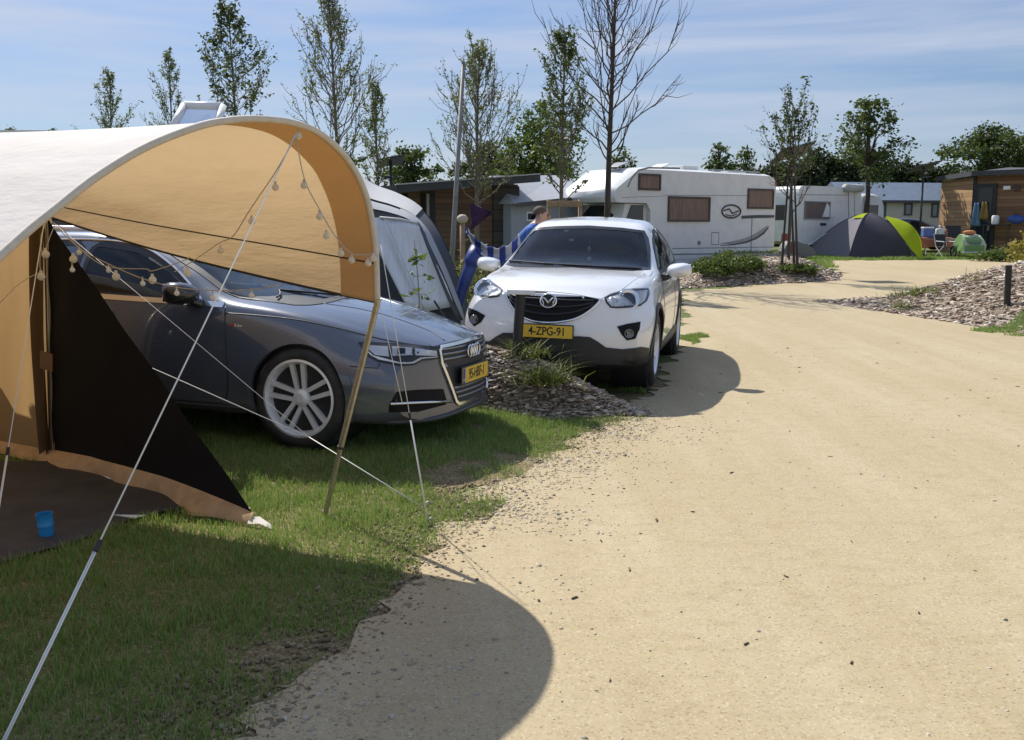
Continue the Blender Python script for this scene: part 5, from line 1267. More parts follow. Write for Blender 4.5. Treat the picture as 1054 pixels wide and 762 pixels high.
strap_plant('grass_tuft', 'small grass tuft left of the black bollard under the white bumper', 517, 352, 70, .22, .005, 64, group=GP, spread=1.8)
dry = foliage('dry_straw', [(.26, .20, .11), (.32, .26, .15), (.2, .15, .08)], .25)
strap_plant('dry_grass', 'thin dry grass stalks arching before the yellow plate of the white car', 575, 372, 26, .5, .003, 65, dry)
def shrub(name, label, px, py, R, H, nclump, per, ls, seed, m=LEAFM, Y=None, cat='plant', group=None):
    if Y: p = AT(px, py, Y)
    else:
        d = ray(px, py); t = 3.0
        while t < 60 and CAM.z + d.z * t > bz(d.x * t, d.y * t): t += .05
        p = CAM + d * t
    r = np.random.default_rng(seed); root = thing(name, label, cat, (p.x, p.y, bz(p.x, p.y)), group=group); b = MB(); P = []
    for k in range(nclump):
        a = r.random() * 6.28; q = R * r.random() ** .6; c = Vector((math.cos(a) * q, math.sin(a) * q, H * r.uniform(.2, 1) * (1 - .4 * q / R))); b.tube([(c.x * .2, c.y * .2, -.02), tuple(c * .6), tuple(c)], [.008, .006, .003], 5, False)
        P.append(np.array(c) * np.array([1, 1, .9]) + r.normal(0, 1, (per, 3)) * np.array([R * .16, R * .16, H * .14]))
    b.build('stem', BARK, root, True); P = np.concatenate(P); P[:, 2] = np.abs(P[:, 2]) + .01; V, F = leaves(P, ls, seed, .5, .0); fast('foliage', V, F, m, root); return root
GS = 'weeds on the middle mulch bank'
for k, (px, py, R, H, lab) in enumerate([(735, 284, .50, .45, 'leafy green weed clump nearest the white car mirror on the middle bank'), (750, 279, .5, .5, 'taller leafy green weed clump below the motorhome stripe'), (770, 278, .45, .32, 'low green weed clump at the middle of the middle bank'), (716, 280, .3, .28, 'small green weed at the left end of the middle bank'), (820, 281, .5, .2, 'low green ground weeds at the right end of the middle bank')]):
    shrub('weed_clump', lab, px, py, R, H, 34, 40, .075, 70 + k, LEAFM, group=GS)
strap_plant('dry_grass', 'brown dry grass clump against the motorhome side', 710, 274, 60, .8, .006, 76, dry)
for k, (px, py, n, L, lab) in enumerate([(931, 318, 80, .32, 'green grass tuft low on the right mulch bank'), (938, 305, 90, .38, 'larger green grass tuft upper on the right mulch bank'), (950, 301, 60, .3, 'grass tuft next to the larger one on the right mulch bank'), (923, 306, 40, .22, 'small grass tuft left on the right mulch bank'), (966, 302, 45, .22, 'pale grass tuft at the crest of the right mulch bank')]):
    strap_plant('grass_tuft', lab, px, py, n, L, .009, 80 + k, group=GP, spread=2.4)
strap_plant('dry_twigs', 'dry upright brown twigs on the crest of the right mulch bank', 1003, 290, 34, .62, .007, 90, dry, spread=1.4)
shrub('weed_clump', 'green shrub with leafy stems between the grey awning and the white bumper', 492, 338, .22, .50, 26, 26, .055, 91, LEAFM)
shrub('yellow_shrub', 'yellow-leaved shrub at the right edge before the shed', 1056, 262, .6, 1.3, 16, 40, .14, 92, foliage('yellow_leaves', [(.30, .24, .03), (.36, .27, .05), (.22, .2, .04)], .35), Y=33)
shrub('weed_clump', 'green weed clump at the foot of the right-hand shed', 1030, 262, .8, .5, 26, 40, .12, 93, LEAFM, Y=35)
shrub('weed_clump', 'tall weeds growing between the grey awning and the lamp post', 492, 300, .5, 1.3, 30, 30, .08, 94, foliage('weed_leaves', [(.10, .115, .035), (.14, .13, .05), (.2, .17, .08)], .35), Y=16)
# sapling before the awning
p = AT(430, 312, 9.6); rr = np.random.default_rng(95); z = bz(p.x, p.y); root = thing('sapling', 'thin sapling with a few green leaves standing before the grey awning', 'plant', (p.x, p.y, z)); b = MB()
Hs = AT(431, 247, 9.6).z - z; st = [Vector((.035 * math.sin(4 * t) * t, 0, Hs * t)) for t in np.linspace(0, 1, 9)]; b.tube(st, [.009 - .006 * t for t in np.linspace(0, 1, 9)], 6); P = []
for t, dx in ((.98, .02), (.93, -.03), (.88, .03), (.82, -.05), (.78, .06), (.72, -.05), (.70, .07), (.55, -.10), (.52, -.15), (.50, -.08), (.33, .07), (.22, .05)):
    c = st[int(t * 8)] + Vector((dx, rr.normal(0, .03), 0)); b.tube([st[int(t * 8)], c], .003, 4)
    for _ in range(7): P.append(np.array(c) + rr.normal(0, .022, 3))
b.build('stem', BARK, root, True); V, F = leaves(np.array(P), .075, 95, .5, .1); fast('foliage', V, F, LEAFM, root)
# ------------------------------------------------------------------ things standing further back
CARAW = mat('caravan_white', (.72, .72, .70), .35, var=.04, scale=2, dirt=((.45, .43, .38), .35, 2.5))
GREYP = mat('grey_trim', (.20, .20, .21), .5, var=.15)
CURT = mat('brown_blind', (.20, .13, .10), .6, var=.35, scale=3, stretch=(9, 9, .6))
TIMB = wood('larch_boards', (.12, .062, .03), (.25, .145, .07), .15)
TIMB2 = wood('sunlit_larch_boards', (.24, .13, .06), (.46, .28, .13), .17)  # paler copy of the larch boards, sunshine put into the colour
TIMBB = wood('brown_boards', (.075, .042, .024), (.17, .10, .055), .15)
TIMBD = wood('dark_boards', (.035, .028, .024), (.07, .055, .045), .3)
ROOFD = mat('roof_felt', (.05, .052, .057), .7, var=.2, scale=4, bmp=.2)
def frame2(o, xdir):
    """local frame: x along xdir (horizontal), z up, y away from the viewer"""
    x = Vector((xdir[0], xdir[1], 0)).normalized(); z = Vector((0, 0, 1)); y = z.cross(x)
    M = Matrix((x, y, z)).transposed().to_4x4(); M.translation = o; return M
def rot_z(xdir): return math.atan2(xdir[1], xdir[0])
def panel(name, x0, x1, z0, z1, m, par, y=0, t=.02, bev=.0, r=0):
    """a plate on the front (y = 0 plane, facing -y)"""
    if r:
        pl = [(x0 + r, z0), (x1 - r, z0), (x1, z0 + r), (x1, z1 - r), (x1 - r, z1), (x0 + r, z1), (x0, z1 - r), (x0, z0 + r)]; pl = chaikin(pl, 1, True, .3)
        b = MB().prism(pl, t, Matrix(((1, 0, 0, 0), (0, 0, 1, y - t), (0, 1, 0, 0), (0, 0, 0, 1))))
        return b.build(name, m, par)
    return MB().box(((x0 + x1) / 2, y - t / 2, (z0 + z1) / 2), (x1 - x0, t, z1 - z0), bev=bev).build(name, m, par)
def window(par, x0, x1, z0, z1, fm, gm, y=0, fr=.05, bars=0, name='window'):
    f = MB(); t = .04
    f.box(((x0 + x1) / 2, y - t / 2, z1 - fr / 2), (x1 - x0, t, fr)); f.box(((x0 + x1) / 2, y - t / 2, z0 + fr / 2), (x1 - x0, t, fr))
    f.box((x0 + fr / 2, y - t / 2, (z0 + z1) / 2), (fr, t, z1 - z0 - 2 * fr)); f.box((x1 - fr / 2, y - t / 2, (z0 + z1) / 2), (fr, t, z1 - z0 - 2 * fr))
    o = f.build(name, fm, par); panel('pane', x0 + fr, x1 - fr, z0 + fr, z1 - fr, gm, o, y - .005, .012); return o
def loc(M, p): return M.inverted() @ Vector(p)

# ---- motorhome: x along the long side from cab to tail, y = 0 the side we see
A = AT(640, 231, 28); B = AT(797.5, 231, 32.3); xd = (B - A).to_2d(); Lm = xd.length; M = frame2(Vector((A.x, A.y, zg(0, 28))), xd)
mh = thing('motorhome', 'white overcab motorhome with brown-curtained windows and a grey swoosh stripe', 'motorhome', M.translation, (0, 0, rot_z(xd)))
Mi = M.inverted(); zt = AT(640, 172, 28).z - M.translation.z; zt2 = AT(797, 180, 32.3).z - M.translation.z; zt = (zt + zt2) / 2 + .02; Wd = 2.25
def side_xz(px, py):
    d = Mi.to_3x3() @ ray(px, py); o = Mi @ CAM; t = -o.y / d.y; q = o + d * t; return q.x, q.z
zc = side_xz(700, 207)[1] - .08
prof = [(1.15, .35), (Lm, .35), (Lm, zt - .28), (Lm - .12, zt - .06), (Lm - .35, zt), (1.0, zt + .02), (.62, zt - .02), (.45, zt - .12), (-.25, 1.02 * (zc + .32)), (-.32, zc + .15), (-.22, zc), (1.15, zc)]
pr2 = chaikin(prof, 1, True, .12); n = len(pr2); V = []; F = []
K = 11
for k in range(K):
    y = Wd * k / (K - 1); u = abs(2 * k / (K - 1) - 1); rd = .07 * max(0, (u - .8) / .2) ** 2
    for x, z in pr2:
        nose = -.30 * (1 - u ** 2.2) * max(0, (1.0 - x) / 1.2) if x < 1.0 else 0
        V.append((x + nose, y, z - (rd if z > zt - .4 else 0)))
for k in range(K - 1):
    for i in range(n): F.append((k * n + i, k * n + (i + 1) % n, (k + 1) * n + (i + 1) % n, (k + 1) * n + i))
F.append(tuple(range(n))); F.append(tuple(reversed(range((K - 1) * n, K * n))))
o = mk('body', V, F, CARAW, mh, True, 30)
bm = bmesh.new(); bm.from_mesh(o.data); bmesh.ops.recalc_face_normals(bm, faces=bm.faces); bm.to_mesh(o.data); bm.free()
# cab below the overcab
cabp = [(1.14, .42), (1.14, zc - .02), (.25, zc - .02), (-.12, zc - .62), (-1.0, zc - .85), (-1.12, .95), (-1.12, .42)]; b = MB(); n = len(cabp); V = []; F = []
for k in range(7):
    y = .14 + (Wd - .28) * k / 6; u = abs(k / 3 - 1)
    for x, z in cabp: V.append((x + (.22 * u ** 2 if x < 0 else 0), y, z))
for k in range(6):
    for i in range(n): F.append((k * n + i, k * n + (i + 1) % n, (k + 1) * n + (i + 1) % n, (k + 1) * n + i))
F.append(tuple(range(n))); F.append(tuple(reversed(range(6 * n, 7 * n)))); o = mk('cab', V, F, CARAW, mh, True, 30)
bm = bmesh.new(); bm.from_mesh(o.data); bmesh.ops.recalc_face_normals(bm, faces=bm.faces); bm.to_mesh(o.data); bm.free()
ws = MB(); ws.grid([[(.22 + .22 * abs(2 * t - 1)**2 - .05 - .36 * (1 - h), .22 + (Wd - .44) * t, zc - .06 - .54 * (1 - h)) for t in np.linspace(0, 1, 9)] for h in (0, .5, 1)]); ws.build('windscreen', DARKGL, mh, True)
cw = [(.25, zc - .56), (.98, zc - .56), (.98, zc - .06), (.50, zc - .06)]
b = MB().prism(cw, .03, Matrix(((1, 0, 0, 0), (0, 0, 1, .115), (0, 1, 0, 0), (0, 0, 0, 1)))); dw = b.build('door_window', DARKGL, mh)
for px0, py0, px1, py1 in ((657, 179, 679.5, 196.5), (687.5, 202.5, 730, 228.5), (769.5, 194.5, 795.5, 215.5)):
    x0, z1 = side_xz(px0, py0); x1, z0 = side_xz(px1, py1); z1 = (z1 + side_xz(px1, py0)[1]) / 2; window(mh, x0, x1, z0, z1, mat('brown_frame', (.05, .032, .028), .4), CURT, 0, .06)
def ribbon(name, pts, m, par, w, y=-.004):
    L = []; R_ = []
    P = [Vector((p[0], 0, p[1])) for p in pts]
    for i, p in enumerate(P):
        t = (P[min(i + 1, len(P) - 1)] - P[max(i - 1, 0)]).normalized(); n = Vector((-t.z, 0, t.x)); ww_ = w[i] if isinstance(w, (list, tuple)) else w
        L.append(p + n * ww_ + Vector((0, y, 0))); R_.append(p - n * ww_ + Vector((0, y, 0)))
    return MB().grid([L, R_]).build(name, m, par)
sw = [side_xz(*p) for p in ((741, 251), (755, 249.8), (768, 247.5), (778, 243.5), (786, 238), (791, 232.5))]
ribbon('stripe', sw, mat('stripe_grey', (.30, .30, .32), .4), mh, [.01, .05, .08, .10, .10, .02]); ribbon('stripe', [(x, z - .06) for x, z in sw], mat('stripe_dark', (.05, .05, .055), .4), mh, [.008, .02, .03, .03, .035, .02], -.007)
ribbon('stripe', [side_xz(763, 223.8), side_xz(780, 223), side_xz(797, 222.6)], mat('stripe_dark', (.05, .05, .055), .4), mh, [.05, .05, .035])
ribbon('side_seam', [side_xz(684, 201), side_xz(797, 201.6)], GREYP, mh, .008); ribbon('side_seam', [side_xz(692, 256), side_xz(798, 254.3)], GREYP, mh, .012); ribbon('side_seam', [side_xz(690, 262), side_xz(770, 261)], GREYP, mh, .02)
ribbon('side_seam', [side_xz(640, 203.5), side_xz(684, 202)], GREYP, mh, .006)
ribbon('corner_line', [side_xz(646, 193), side_xz(650, 184), side_xz(657, 175.5), side_xz(668, 172.8), side_xz(700, 173.5)], GREYP, mh, .025)
x0, z0 = side_xz(732, 252); x1, z1 = side_xz(740, 239.5)
for pts in ([(x0, z0), (x1, z0)], [(x1, z0), (x1, z1)], [(x1, z1), (x0, z1)], [(x0, z1), (x0, z0)]): ribbon('hatch_seam', pts, GREYP, mh, .012)
x0, z0 = side_xz(772.5, 268); x1, z1 = side_xz(797, 224.5); ribbon('door_seam', [(x0, z0), (x0, z1)], GREYP, mh, .02)
ribbon('door_seam', [(x0, z1), (x1, z1)], GREYP, mh, .01)
cxz = side_xz(719.5, 250); MB().lathe([(.06, 0), (.06, .02), (1e-4, .02)], 16, (cxz[0], -.0, cxz[1]), Matrix.Rotation(math.pi / 2, 3, 'X')).build('water_cap', GREYP, mh)
# oval badge on the side
cx_, cz_ = side_xz(752.5, 217.8); ex = side_xz(762, 217.8)[0] - cx_; ez = .20
q = MB(); q.tube([(cx_ + ex * math.cos(a), -.01, cz_ + ez * math.sin(a)) for a in np.linspace(0, 2 * math.pi, 33)], .028, 6, False); q.tube([(cx_ - ex * .8, -.012, cz_ + .02), (cx_ - .1, -.012, cz_ + .08), (cx_ + .05, -.012, cz_ - .06), (cx_ + ex * .8, -.012, cz_ + .02)], .022, 6); q.tube([(cx_ - ex * .6, -.012, cz_ - .1), (cx_, -.012, cz_ - .14), (cx_ + ex * .6, -.012, cz_ - .08)], .016, 6); q.build('oval_badge', mat('stripe_dark', (.05, .05, .055), .4), mh)
tl = MB().box((Lm - .03, -.01, zt - .32), (.05, .03, .13)); tl.build('marker_light', REDL, mh)
for cx0, s in ((1.8, .36), (2.9, .36), (3.6, .5)):
    pass
for x, w_, h_, tilt in ((.55, .5, .03, -18), (3.4, .7, .16, 0), (3.05, .4, .06, 0), (5.6, .9, .06, 0)):
    MB().box((x, .8, zt + h_ / 2 + (.08 if tilt else 0)), (w_, .6, h_), (0, rad(tilt), 0), bev=.02).build('roof_hatch', WHITEPL if h_ > .05 else GREYP, mh)
MB().box((2.2, .75, zt + .10), (.5, .5, .02), (0, rad(-20), 0)).build('roof_hatch', WHITEPL, mh)
MB().box((5.2, .25, zt + .05), (2.4, .04, .04)).box((4.2, .25, zt + .02), (.04, .04, .06)).box((6.2, .25, zt + .02), (.04, .04, .06)).build('roof_rail', STEEL, mh)
for x in (-.35, 5.0):
    w = MB().lathe([(.2, -.1), (.33, -.1), (.345, -.07), (.345, .07), (.33, .1), (.2, .1)], 28, (x, .18, .345), Matrix.Rotation(math.pi / 2, 3, 'X'), True); w.build('wheel', RUBBER, mh, True)
MB().box((Lm / 2 + .6, .035, .30), (Lm - 1.3, .04, .16)).build('side_skirt', CARAW, mh)
MB().box((-1.0, Wd / 2, .62), (.25, Wd - .3, .35), bev=.06).build('bumper', GREYP, mh)

# ---- white caravan with its tow bar, seen from the rear corner
A = AT(820, 231, 39); B = AT(886, 231, 42.4); xd = (B - A).to_2d(); Lc = xd.length; M = frame2(Vector((A.x, A.y, zg(0, 39))), xd); Mi = M.inverted()
cv = thing('caravan', 'white touring caravan with a dark rear window behind the grey and lime dome tent', 'caravan', M.translation, (0, 0, rot_z(xd)))
zt = AT(820, 190.5, 39).z - M.translation.z; Wd = 2.2
pf = chaikin([(0, .45), (Lc, .45), (Lc + .05, zt * .55), (Lc - .1, zt - .05), (Lc - .4, zt), (.35, zt), (.06, zt - .12), (-.06, zt * .6), (-.05, .9)], 2, True, .2); b = MB().prism(pf, Wd, Matrix(((1, 0, 0, 0), (0, 0, 1, 0), (0, 1, 0, 0), (0, 0, 0, 1)))); o = b.build('body', CARAW, cv)
bm = bmesh.new(); bm.from_mesh(o.data); bmesh.ops.recalc_face_normals(bm, faces=bm.faces); bm.to_mesh(o.data); bm.free()
x0, z1 = side_xz(828, 206.5); x1, z0 = side_xz(853.5, 226); z1 = side_xz(828, 207)[1]; window(cv, x0, x1, z0, z1, GREYP, mat('tan_blind', (.14, .11, .10), .4, var=.3, scale=2), 0, .05)
x0, _ = side_xz(846, 226); x1, _ = side_xz(859.5, 226); b = MB().prism([(x0, z0 + .1), (x1, z0 + .1), (x0 + .3, z1 - .05)], .02, Matrix(((1, 0, 0, 0), (0, 0, 1, -.03), (0, 1, 0, 0), (0, 0, 0, 1)))); b.build('window_curtain', WHITEPL, cv)
ribbon('side_seam', [side_xz(820, 200.5), side_xz(874, 201)], GREYP, cv, .012); ribbon('side_seam', [side_xz(873, 195), side_xz(874, 236)], GREYP, cv, .03); ribbon('side_seam', [side_xz(879, 193), side_xz(880, 236)], GREYP, cv, .02)
a, c = side_xz(847, 231); MB().box((a, -.02, c), (.45, .03, .10), bev=.012).build('window_latch', BLACKPL, cv)
MB().tube([side_xz(868, 193.5)[0:1] + (-.1,) + side_xz(868, 193.5)[1:], (side_xz(884, 194)[0], -.1, side_xz(884, 194)[1])], .17, 14).build('awning_roll', mat('canvas_grey', (.42, .42, .41), .8), cv, True)
# rear end wall (x = 0 plane): window and lamps
q = MB().box((-.07, 1.1, zt * .62), (.04, 1.3, .6), bev=.05); q.build('window', mat('dark_window', (.03, .03, .03), .1), cv)
q = MB().box((-.02, .5, .75), (.05, .3, .35), bev=.02); q.build('tail_light', REDL, cv)
wh_ = MB().lathe([(.18, -.09), (.31, -.09), (.325, -.06), (.325, .06), (.31, .09), (.18, .09)], 28, (2.0, .16, .325), Matrix.Rotation(math.pi / 2, 3, 'X'), True); wh_.lathe([(.18, -.02), (1e-4, -.02)], 20, (2.0, .16, .325), Matrix.Rotation(math.pi / 2, 3, 'X')); wh_.build('wheel', RUBBER, cv, True)
q = MB().tube([(Lc, .3, .5), (Lc + 1.1, Wd / 2, .48)], .035).tube([(Lc, Wd - .3, .5), (Lc + 1.1, Wd / 2, .48)], .035).tube([(Lc + 1.0, Wd / 2, .48), (Lc + 1.0, Wd / 2, .0)], .03); q.build('tow_bar', STEEL, cv)
q = MB().box((Lc / 2, .05, .38), (Lc, .05, .2)); q.build('chassis', GREYP, cv)
for y in (.3, Wd - .3): MB().tube([(.4, y, .45), (.3, y, 0)], .025).build('corner_steady', STEEL, cv)
# grey hooded thing with a red lamp beside the caravan: a covered scooter
p = AT(818, 250, 36); p.z = zg(0, 36)
bx = thing('covered_cargo_box', 'grey rounded cargo box with a red lamp standing beside the white caravan', 'cargo box', p); b = MB()
pr_ = chaikin([(-.45, .12), (.85, .12), (.75, .42), (.3, .62), (-.05, .72), (-.3, .62)], 2, True); b.prism(pr_, .8, Matrix(((1, 0, 0, 0), (0, 0, 1, 0), (0, 1, 0, 0), (0, 0, 0, 1)))); b.build('shell', mat('box_grey', (.16, .155, .155), .6), bx)
MB().box((-.1, -.012, .46), (.22, .03, .34), bev=.012).build('tail_light', mat('dull_red', (.14, .03, .028), .4), bx); MB().box((.1, .4, .06), (.8, .6, .12)).build('base', GREYP, bx)

# ---- white van and the pale mobile home
A = AT(884, 231, 46); B = AT(909, 231, 47); xd = (B - A).to_2d(); M = frame2(Vector((A.x, A.y, zg(0, 46))), xd); Mi = M.inverted(); Lv = xd.length + .1
vn = thing('white_van', 'white van with dark windows half hidden between the caravan and the dome tent', 'van', M.translation, (0, 0, rot_z(xd)))
zt = AT(890, 199, 46).z - M.translation.z
b = MB(); P = []
for y, w_ in ((0, .08), (.12, 0), (2.2, 0), (4.2, .0), (4.6, .1)):
    P.append([(x, y, z) for x, z in chaikin([(0 + w_, .35), (0 + w_, zt * .62), (.12 + w_, zt - .15), (.4, zt - w_), (Lv * .6, zt - w_), (Lv - .12 - w_, zt - .25), (Lv - w_, zt * .55), (Lv - w_, .35)], 2, False)])
g_ = MB().grid(P); m_ = len(P[0]); g_.F.append(tuple(range(m_))); g_.F.append(tuple(reversed(range(4 * m_, 5 * m_)))); o = g_.build('body', CARAW, vn, True, 40)
bm = bmesh.new(); bm.from_mesh(o.data); bmesh.ops.recalc_face_normals(bm, faces=bm.faces); bm.to_mesh(o.data); bm.free()
window(vn, .2, Lv * .72, zt * .60, zt * .82, WHITEPL, DARKGL, -.01, .06)
for x in (.25, Lv - .25):
    for y in (.7, 3.8): MB().lathe([(.18, -.1), (.33, -.1), (.33, .1), (.18, .1)], 20, (x, y, .33), Matrix.Rotation(math.pi / 2, 3, 'Y'), True).build('wheel', RUBBER, vn, True)
A = AT(872, 231, 52); B = AT(1012, 231, 53.5); xd = (B - A).to_2d(); M = frame2(Vector((A.x, A.y, zg(0, 52))), xd); Mi = M.inverted(); Lh = xd.length
mo_ = thing('mobile_home', 'long pale mobile home with a slate blue roof beyond the van', 'mobile home', M.translation, (0, 0, rot_z(xd)))
ze = side_xz(930, 207)[1]; zr_ = side_xz(930, 195.5)[1]
MB().box((Lh / 2, 1.6, ze / 2 + .2), (Lh, 3.2, ze - .4)).build('wall', mat('pale_cladding', (.50, .47, .40), .7, var=.08, scale=2), mo_)
rf = MB(); y0, y1 = -.25, 3.45; rf.V = [(-.2, y0, ze), (Lh + .2, y0, ze), (Lh + .2, 1.6, zr_ + .45), (-.2, 1.6, zr_ + .45), (-.2, y1, ze), (Lh + .2, y1, ze)]; rf.F = [(0, 1, 2, 3), (3, 2, 5, 4), (0, 3, 4), (1, 5, 2), (0, 4, 5, 1)]; rf.build('roof', mat('slate_roof', (.17, .21, .27), .5, var=.15, scale=5), mo_)
MB().box((Lh / 2, -.27, ze - .04), (Lh + .4, .05, .14)).build('fascia', mat('fascia_dark', (.05, .05, .06), .5), mo_)
for px0, px1, py0, py1 in ((904, 912, 209, 224), (930.5, 939, 209, 222), (958.5, 966, 209, 224)):
    window(mo_, side_xz(px0, 215)[0], side_xz(px1, 215)[0], side_xz(px0, py1)[1], side_xz(px0, py0)[1], mat('fascia_dark', (.05, .05, .06), .5), mat('grey_pane', (.16, .18, .2), .08), -.0, .09)

# ---- dark car behind the dome tent
S3 = dict(SA); S3['n'] = 70
p = AT(938, 231, 45); rc = thing('dark_car', 'dark car whose roof shows between the dome tent and the wooden shed', 'car', (p.x + 1.5, p.y, zg(0, 45) + .02), (0, 0, rad(4)))
c3 = Car(rc, Vector((p.x + 1.5, p.y, zg(0, 45))), (0, 0, rad(4)), S3); c3.shell('body', mat('black_paint', (.012, .013, .017), .2, coat=1.0))
for sy in (-1, 1):
    for wq in (WIN1, WIN2): c3.patch('side_window', resample(wq, .08), c3.c_side(sy), DARKGL, .12, .006, .01)
    for x in (0, -2.912): MB().lathe([(.2, -.1), (.32, -.1), (.34, -.07), (.34, .07), (.32, .1), (.2, .1)], 24, (x, .86 * sy, .34), Matrix.Rotation(math.pi / 2, 3, 'X'), True).build('wheel', RUBBER, rc, True)
c3.patch('windscreen', resample(WSA, .08), c3.c_front(), DARKGL, .12, .006, .01)

# ---- dome tent, charcoal with a lime fly
DT = fabric('charcoal_tent_cloth', (.085, .08, .10), (.085, .08, .10), (.02, .02, .025), .15, .4, 1.6); LIME = fabric('lime_tent_cloth', (.42, .52, .02), (.42, .52, .02), (.45, .55, .02), .35, .3, 2)
DT2 = fabric('worn_tent_cloth', (.21, .20, .22), (.21, .20, .22), (.03, .03, .035), .12, .5, 2.2)
Yd = 38.0; pL = AT(842, 231, Yd); pR = AT(949, 231, Yd); wdt = pR.x - pL.x; xc = (AT(905, 231, Yd)).x; zt = AT(905, 220, Yd).z - zg(0, Yd)
dt = thing('dome_tent', 'charcoal dome tent with a lime green side fly pitched beside the sandy track', 'tent', (xc, Yd + 1.2, zg(0, Yd + 1.2)))
corn = [(-(xc - pL.x), .5), (AT(877, 231, Yd - 1.0).x - xc, -2.0), (AT(944, 231, Yd - .9).x - xc, -1.9), (AT(954, 231, Yd).x - xc, 1.0), (-.2, 2.2)]
apex = Vector((.0, 0, zt)); CP = [Vector((a, b_, .0)) for a, b_ in corn]
def rib(c, t): # curved pole from apex to a corner
    r_ = t ** .84; return Vector((c.x * r_, c.y * r_, zt * (1 - t ** 1.55)))
nC = len(CP)
for k in range(nC):
    a, b_ = CP[k], CP[(k + 1) % nC]; P = []
    for t in np.linspace(0, 1, 16):
        ra_, rb_ = rib(a, t), rib(b_, t); P.append([ra_.lerp(rb_, s) * 1.0 + Vector((-ra_.lerp(rb_, s).x, -ra_.lerp(rb_, s).y, 0)) * (.10 * math.sin(math.pi * s) * t) + Vector((0, 0, -.05 * math.sin(math.pi * s) * math.sin(math.pi * t))) for s in np.linspace(0, 1, 12)])
    mm_ = DT2 if k in (0, 4) else DT
    MB().grid(P).build('tent_panel', mm_, dt, True)
for c in CP: MB().tube([rib(c, t) + Vector((0, 0, .012)) for t in np.linspace(0, 1, 16)], .014, 6).build('tent_pole', mat('sleeve', (.06, .058, .07), .7), dt, True)
def on_dome(k, t, s, off=.05):
    a, b_ = rib(CP[k], t), rib(CP[(k + 1) % nC], t); q = a.lerp(b_, s); return q * 1.0 + Vector((q.x, q.y, .5)).normalized() * off
LA_ = catmull([(911, 223.6, 37.4), (919, 232, 36.9), (929, 245, 36.4), (938, 257, 36.1), (946.5, 266, 36.0)], 5); LB_ = catmull([(913, 223.2, 37.6), (927, 226.6, 37.3), (939, 233, 37.0), (947.5, 246, 36.8), (949.5, 264.5, 36.6)], 5)
P = [[AT(*a).lerp(AT(*c), v) - dt.location + Vector((0, -.12 * math.sin(math.pi * v), .02 * math.sin(9 * v))) for v in np.linspace(0, 1, 8)] for a, c in zip(LA_, LB_)]
MB().grid(P).build('lime_fly', LIME, dt, True)
P = [[on_dome(0, .02 + .22 * u, .25 + .74 * v, .025) for v in np.linspace(0, 1, 6)] for u in np.linspace(0, 1, 6)]
MB().grid(P).build('lime_vent', LIME, dt, True)
q = MB(); a = rib(CP[2], .72)
q.grid([[a.lerp(CP[2] + Vector((.0, -.1, .02)), u).lerp(Vector((2.1, -1.0, .02)), v) for v in np.linspace(0, 1, 5)] for u in np.linspace(0, 1, 5)]); q.build('porch_flap', DT, dt, True)
gr_ = [Vector((-3.4, -1.2, .0)), rib(CP[0], .6)]; MB().tube(gr_, .012, 5).build('guy_rope', ROPE, dt)

# ---- wooden sheds
def shed_left():
    A = AT(409, 231, 25.5); B = AT(533, 231, 27.5); xd = (B - A).to_2d(); M = frame2(Vector((A.x, A.y, zg(0, 27))), xd); Mi = M.inverted(); L = xd.length
    def sx(px, py):
        d = Mi.to_3x3() @ ray(px, py); o = Mi @ CAM; t = -o.y / d.y; q = o + d * t; return q.x, q.z
    r = thing('wooden_shed', 'brown timber shed with a rising dark mono-pitch roof behind the grey awning', 'shed', M.translation, (0, 0, rot_z(xd)))
    z0, z1 = sx(411, 199)[1], sx(533, 190)[1]; x1 = sx(441, 210)[0]
    b = MB(); b.V = [(0, .0, 0), (L, 0, 0), (L, 0, z1), (0, 0, z0), (0, 3.4, 0), (L, 3.4, 0), (L, 3.4, z1), (0, 3.4, z0)]; b.F = [(0, 1, 2, 3), (1, 5, 6, 2), (5, 4, 7, 6), (4, 0, 3, 7), (3, 2, 6, 7)]; b.build('wall', TIMBB, r)
    P = [(-.3, z0 - .04), (L + .35, z1 + .04)]
    b = MB(); b.box(((P[0][0] + P[1][0]) / 2, 1.55, (P[0][1] + P[1][1]) / 2 + .12), (math.hypot(P[1][0] - P[0][0], P[1][1] - P[0][1]), 4.3, .20), (0, -math.atan2(P[1][1] - P[0][1], P[1][0] - P[0][0]), 0)); b.build('roof', ROOFD, r)
    b = MB(); b.box(((P[0][0] + P[1][0]) / 2, -.60, (P[0][1] + P[1][1]) / 2 + .235), (math.hypot(P[1][0] - P[0][0], P[1][1] - P[0][1]), .06, .03), (0, -math.atan2(P[1][1] - P[0][1], P[1][0] - P[0][0]), 0)); b.build('roof_edge', STEEL, r)
    for a, c, m, h in ((sx(507, 210)[0], L + .02, TIMBD, z1 - .05), (sx(441, 210)[0], sx(447, 210)[0], mat('charred_board', (.02, .018, .017), .7), z0 + .1), (sx(433, 210)[0], sx(437, 210)[0], mat('opening_shade', (.012, .010, .009), .9), z0 + .02), (sx(415, 210)[0], sx(419, 210)[0], mat('opening_shade', (.012, .010, .009), .9), z0)):
        panel('corner_board_or_opening', a, c, .02, h, m, r, 0, .05)  # the opening strips are flat plates with the inner shade painted dark
    panel('door_post', sx(438, 210)[0], sx(440.4, 210)[0], .02, z0, mat('pale_post', (.34, .32, .29), .7), r, 0, .08)
    return r
shed_left()
A = AT(1001, 231, 41); B = AT(1075, 231, 39); xd = (B - A).to_2d(); M = frame2(Vector((A.x, A.y, zg(0, 41))), xd); Mi = M.inverted(); L = xd.length
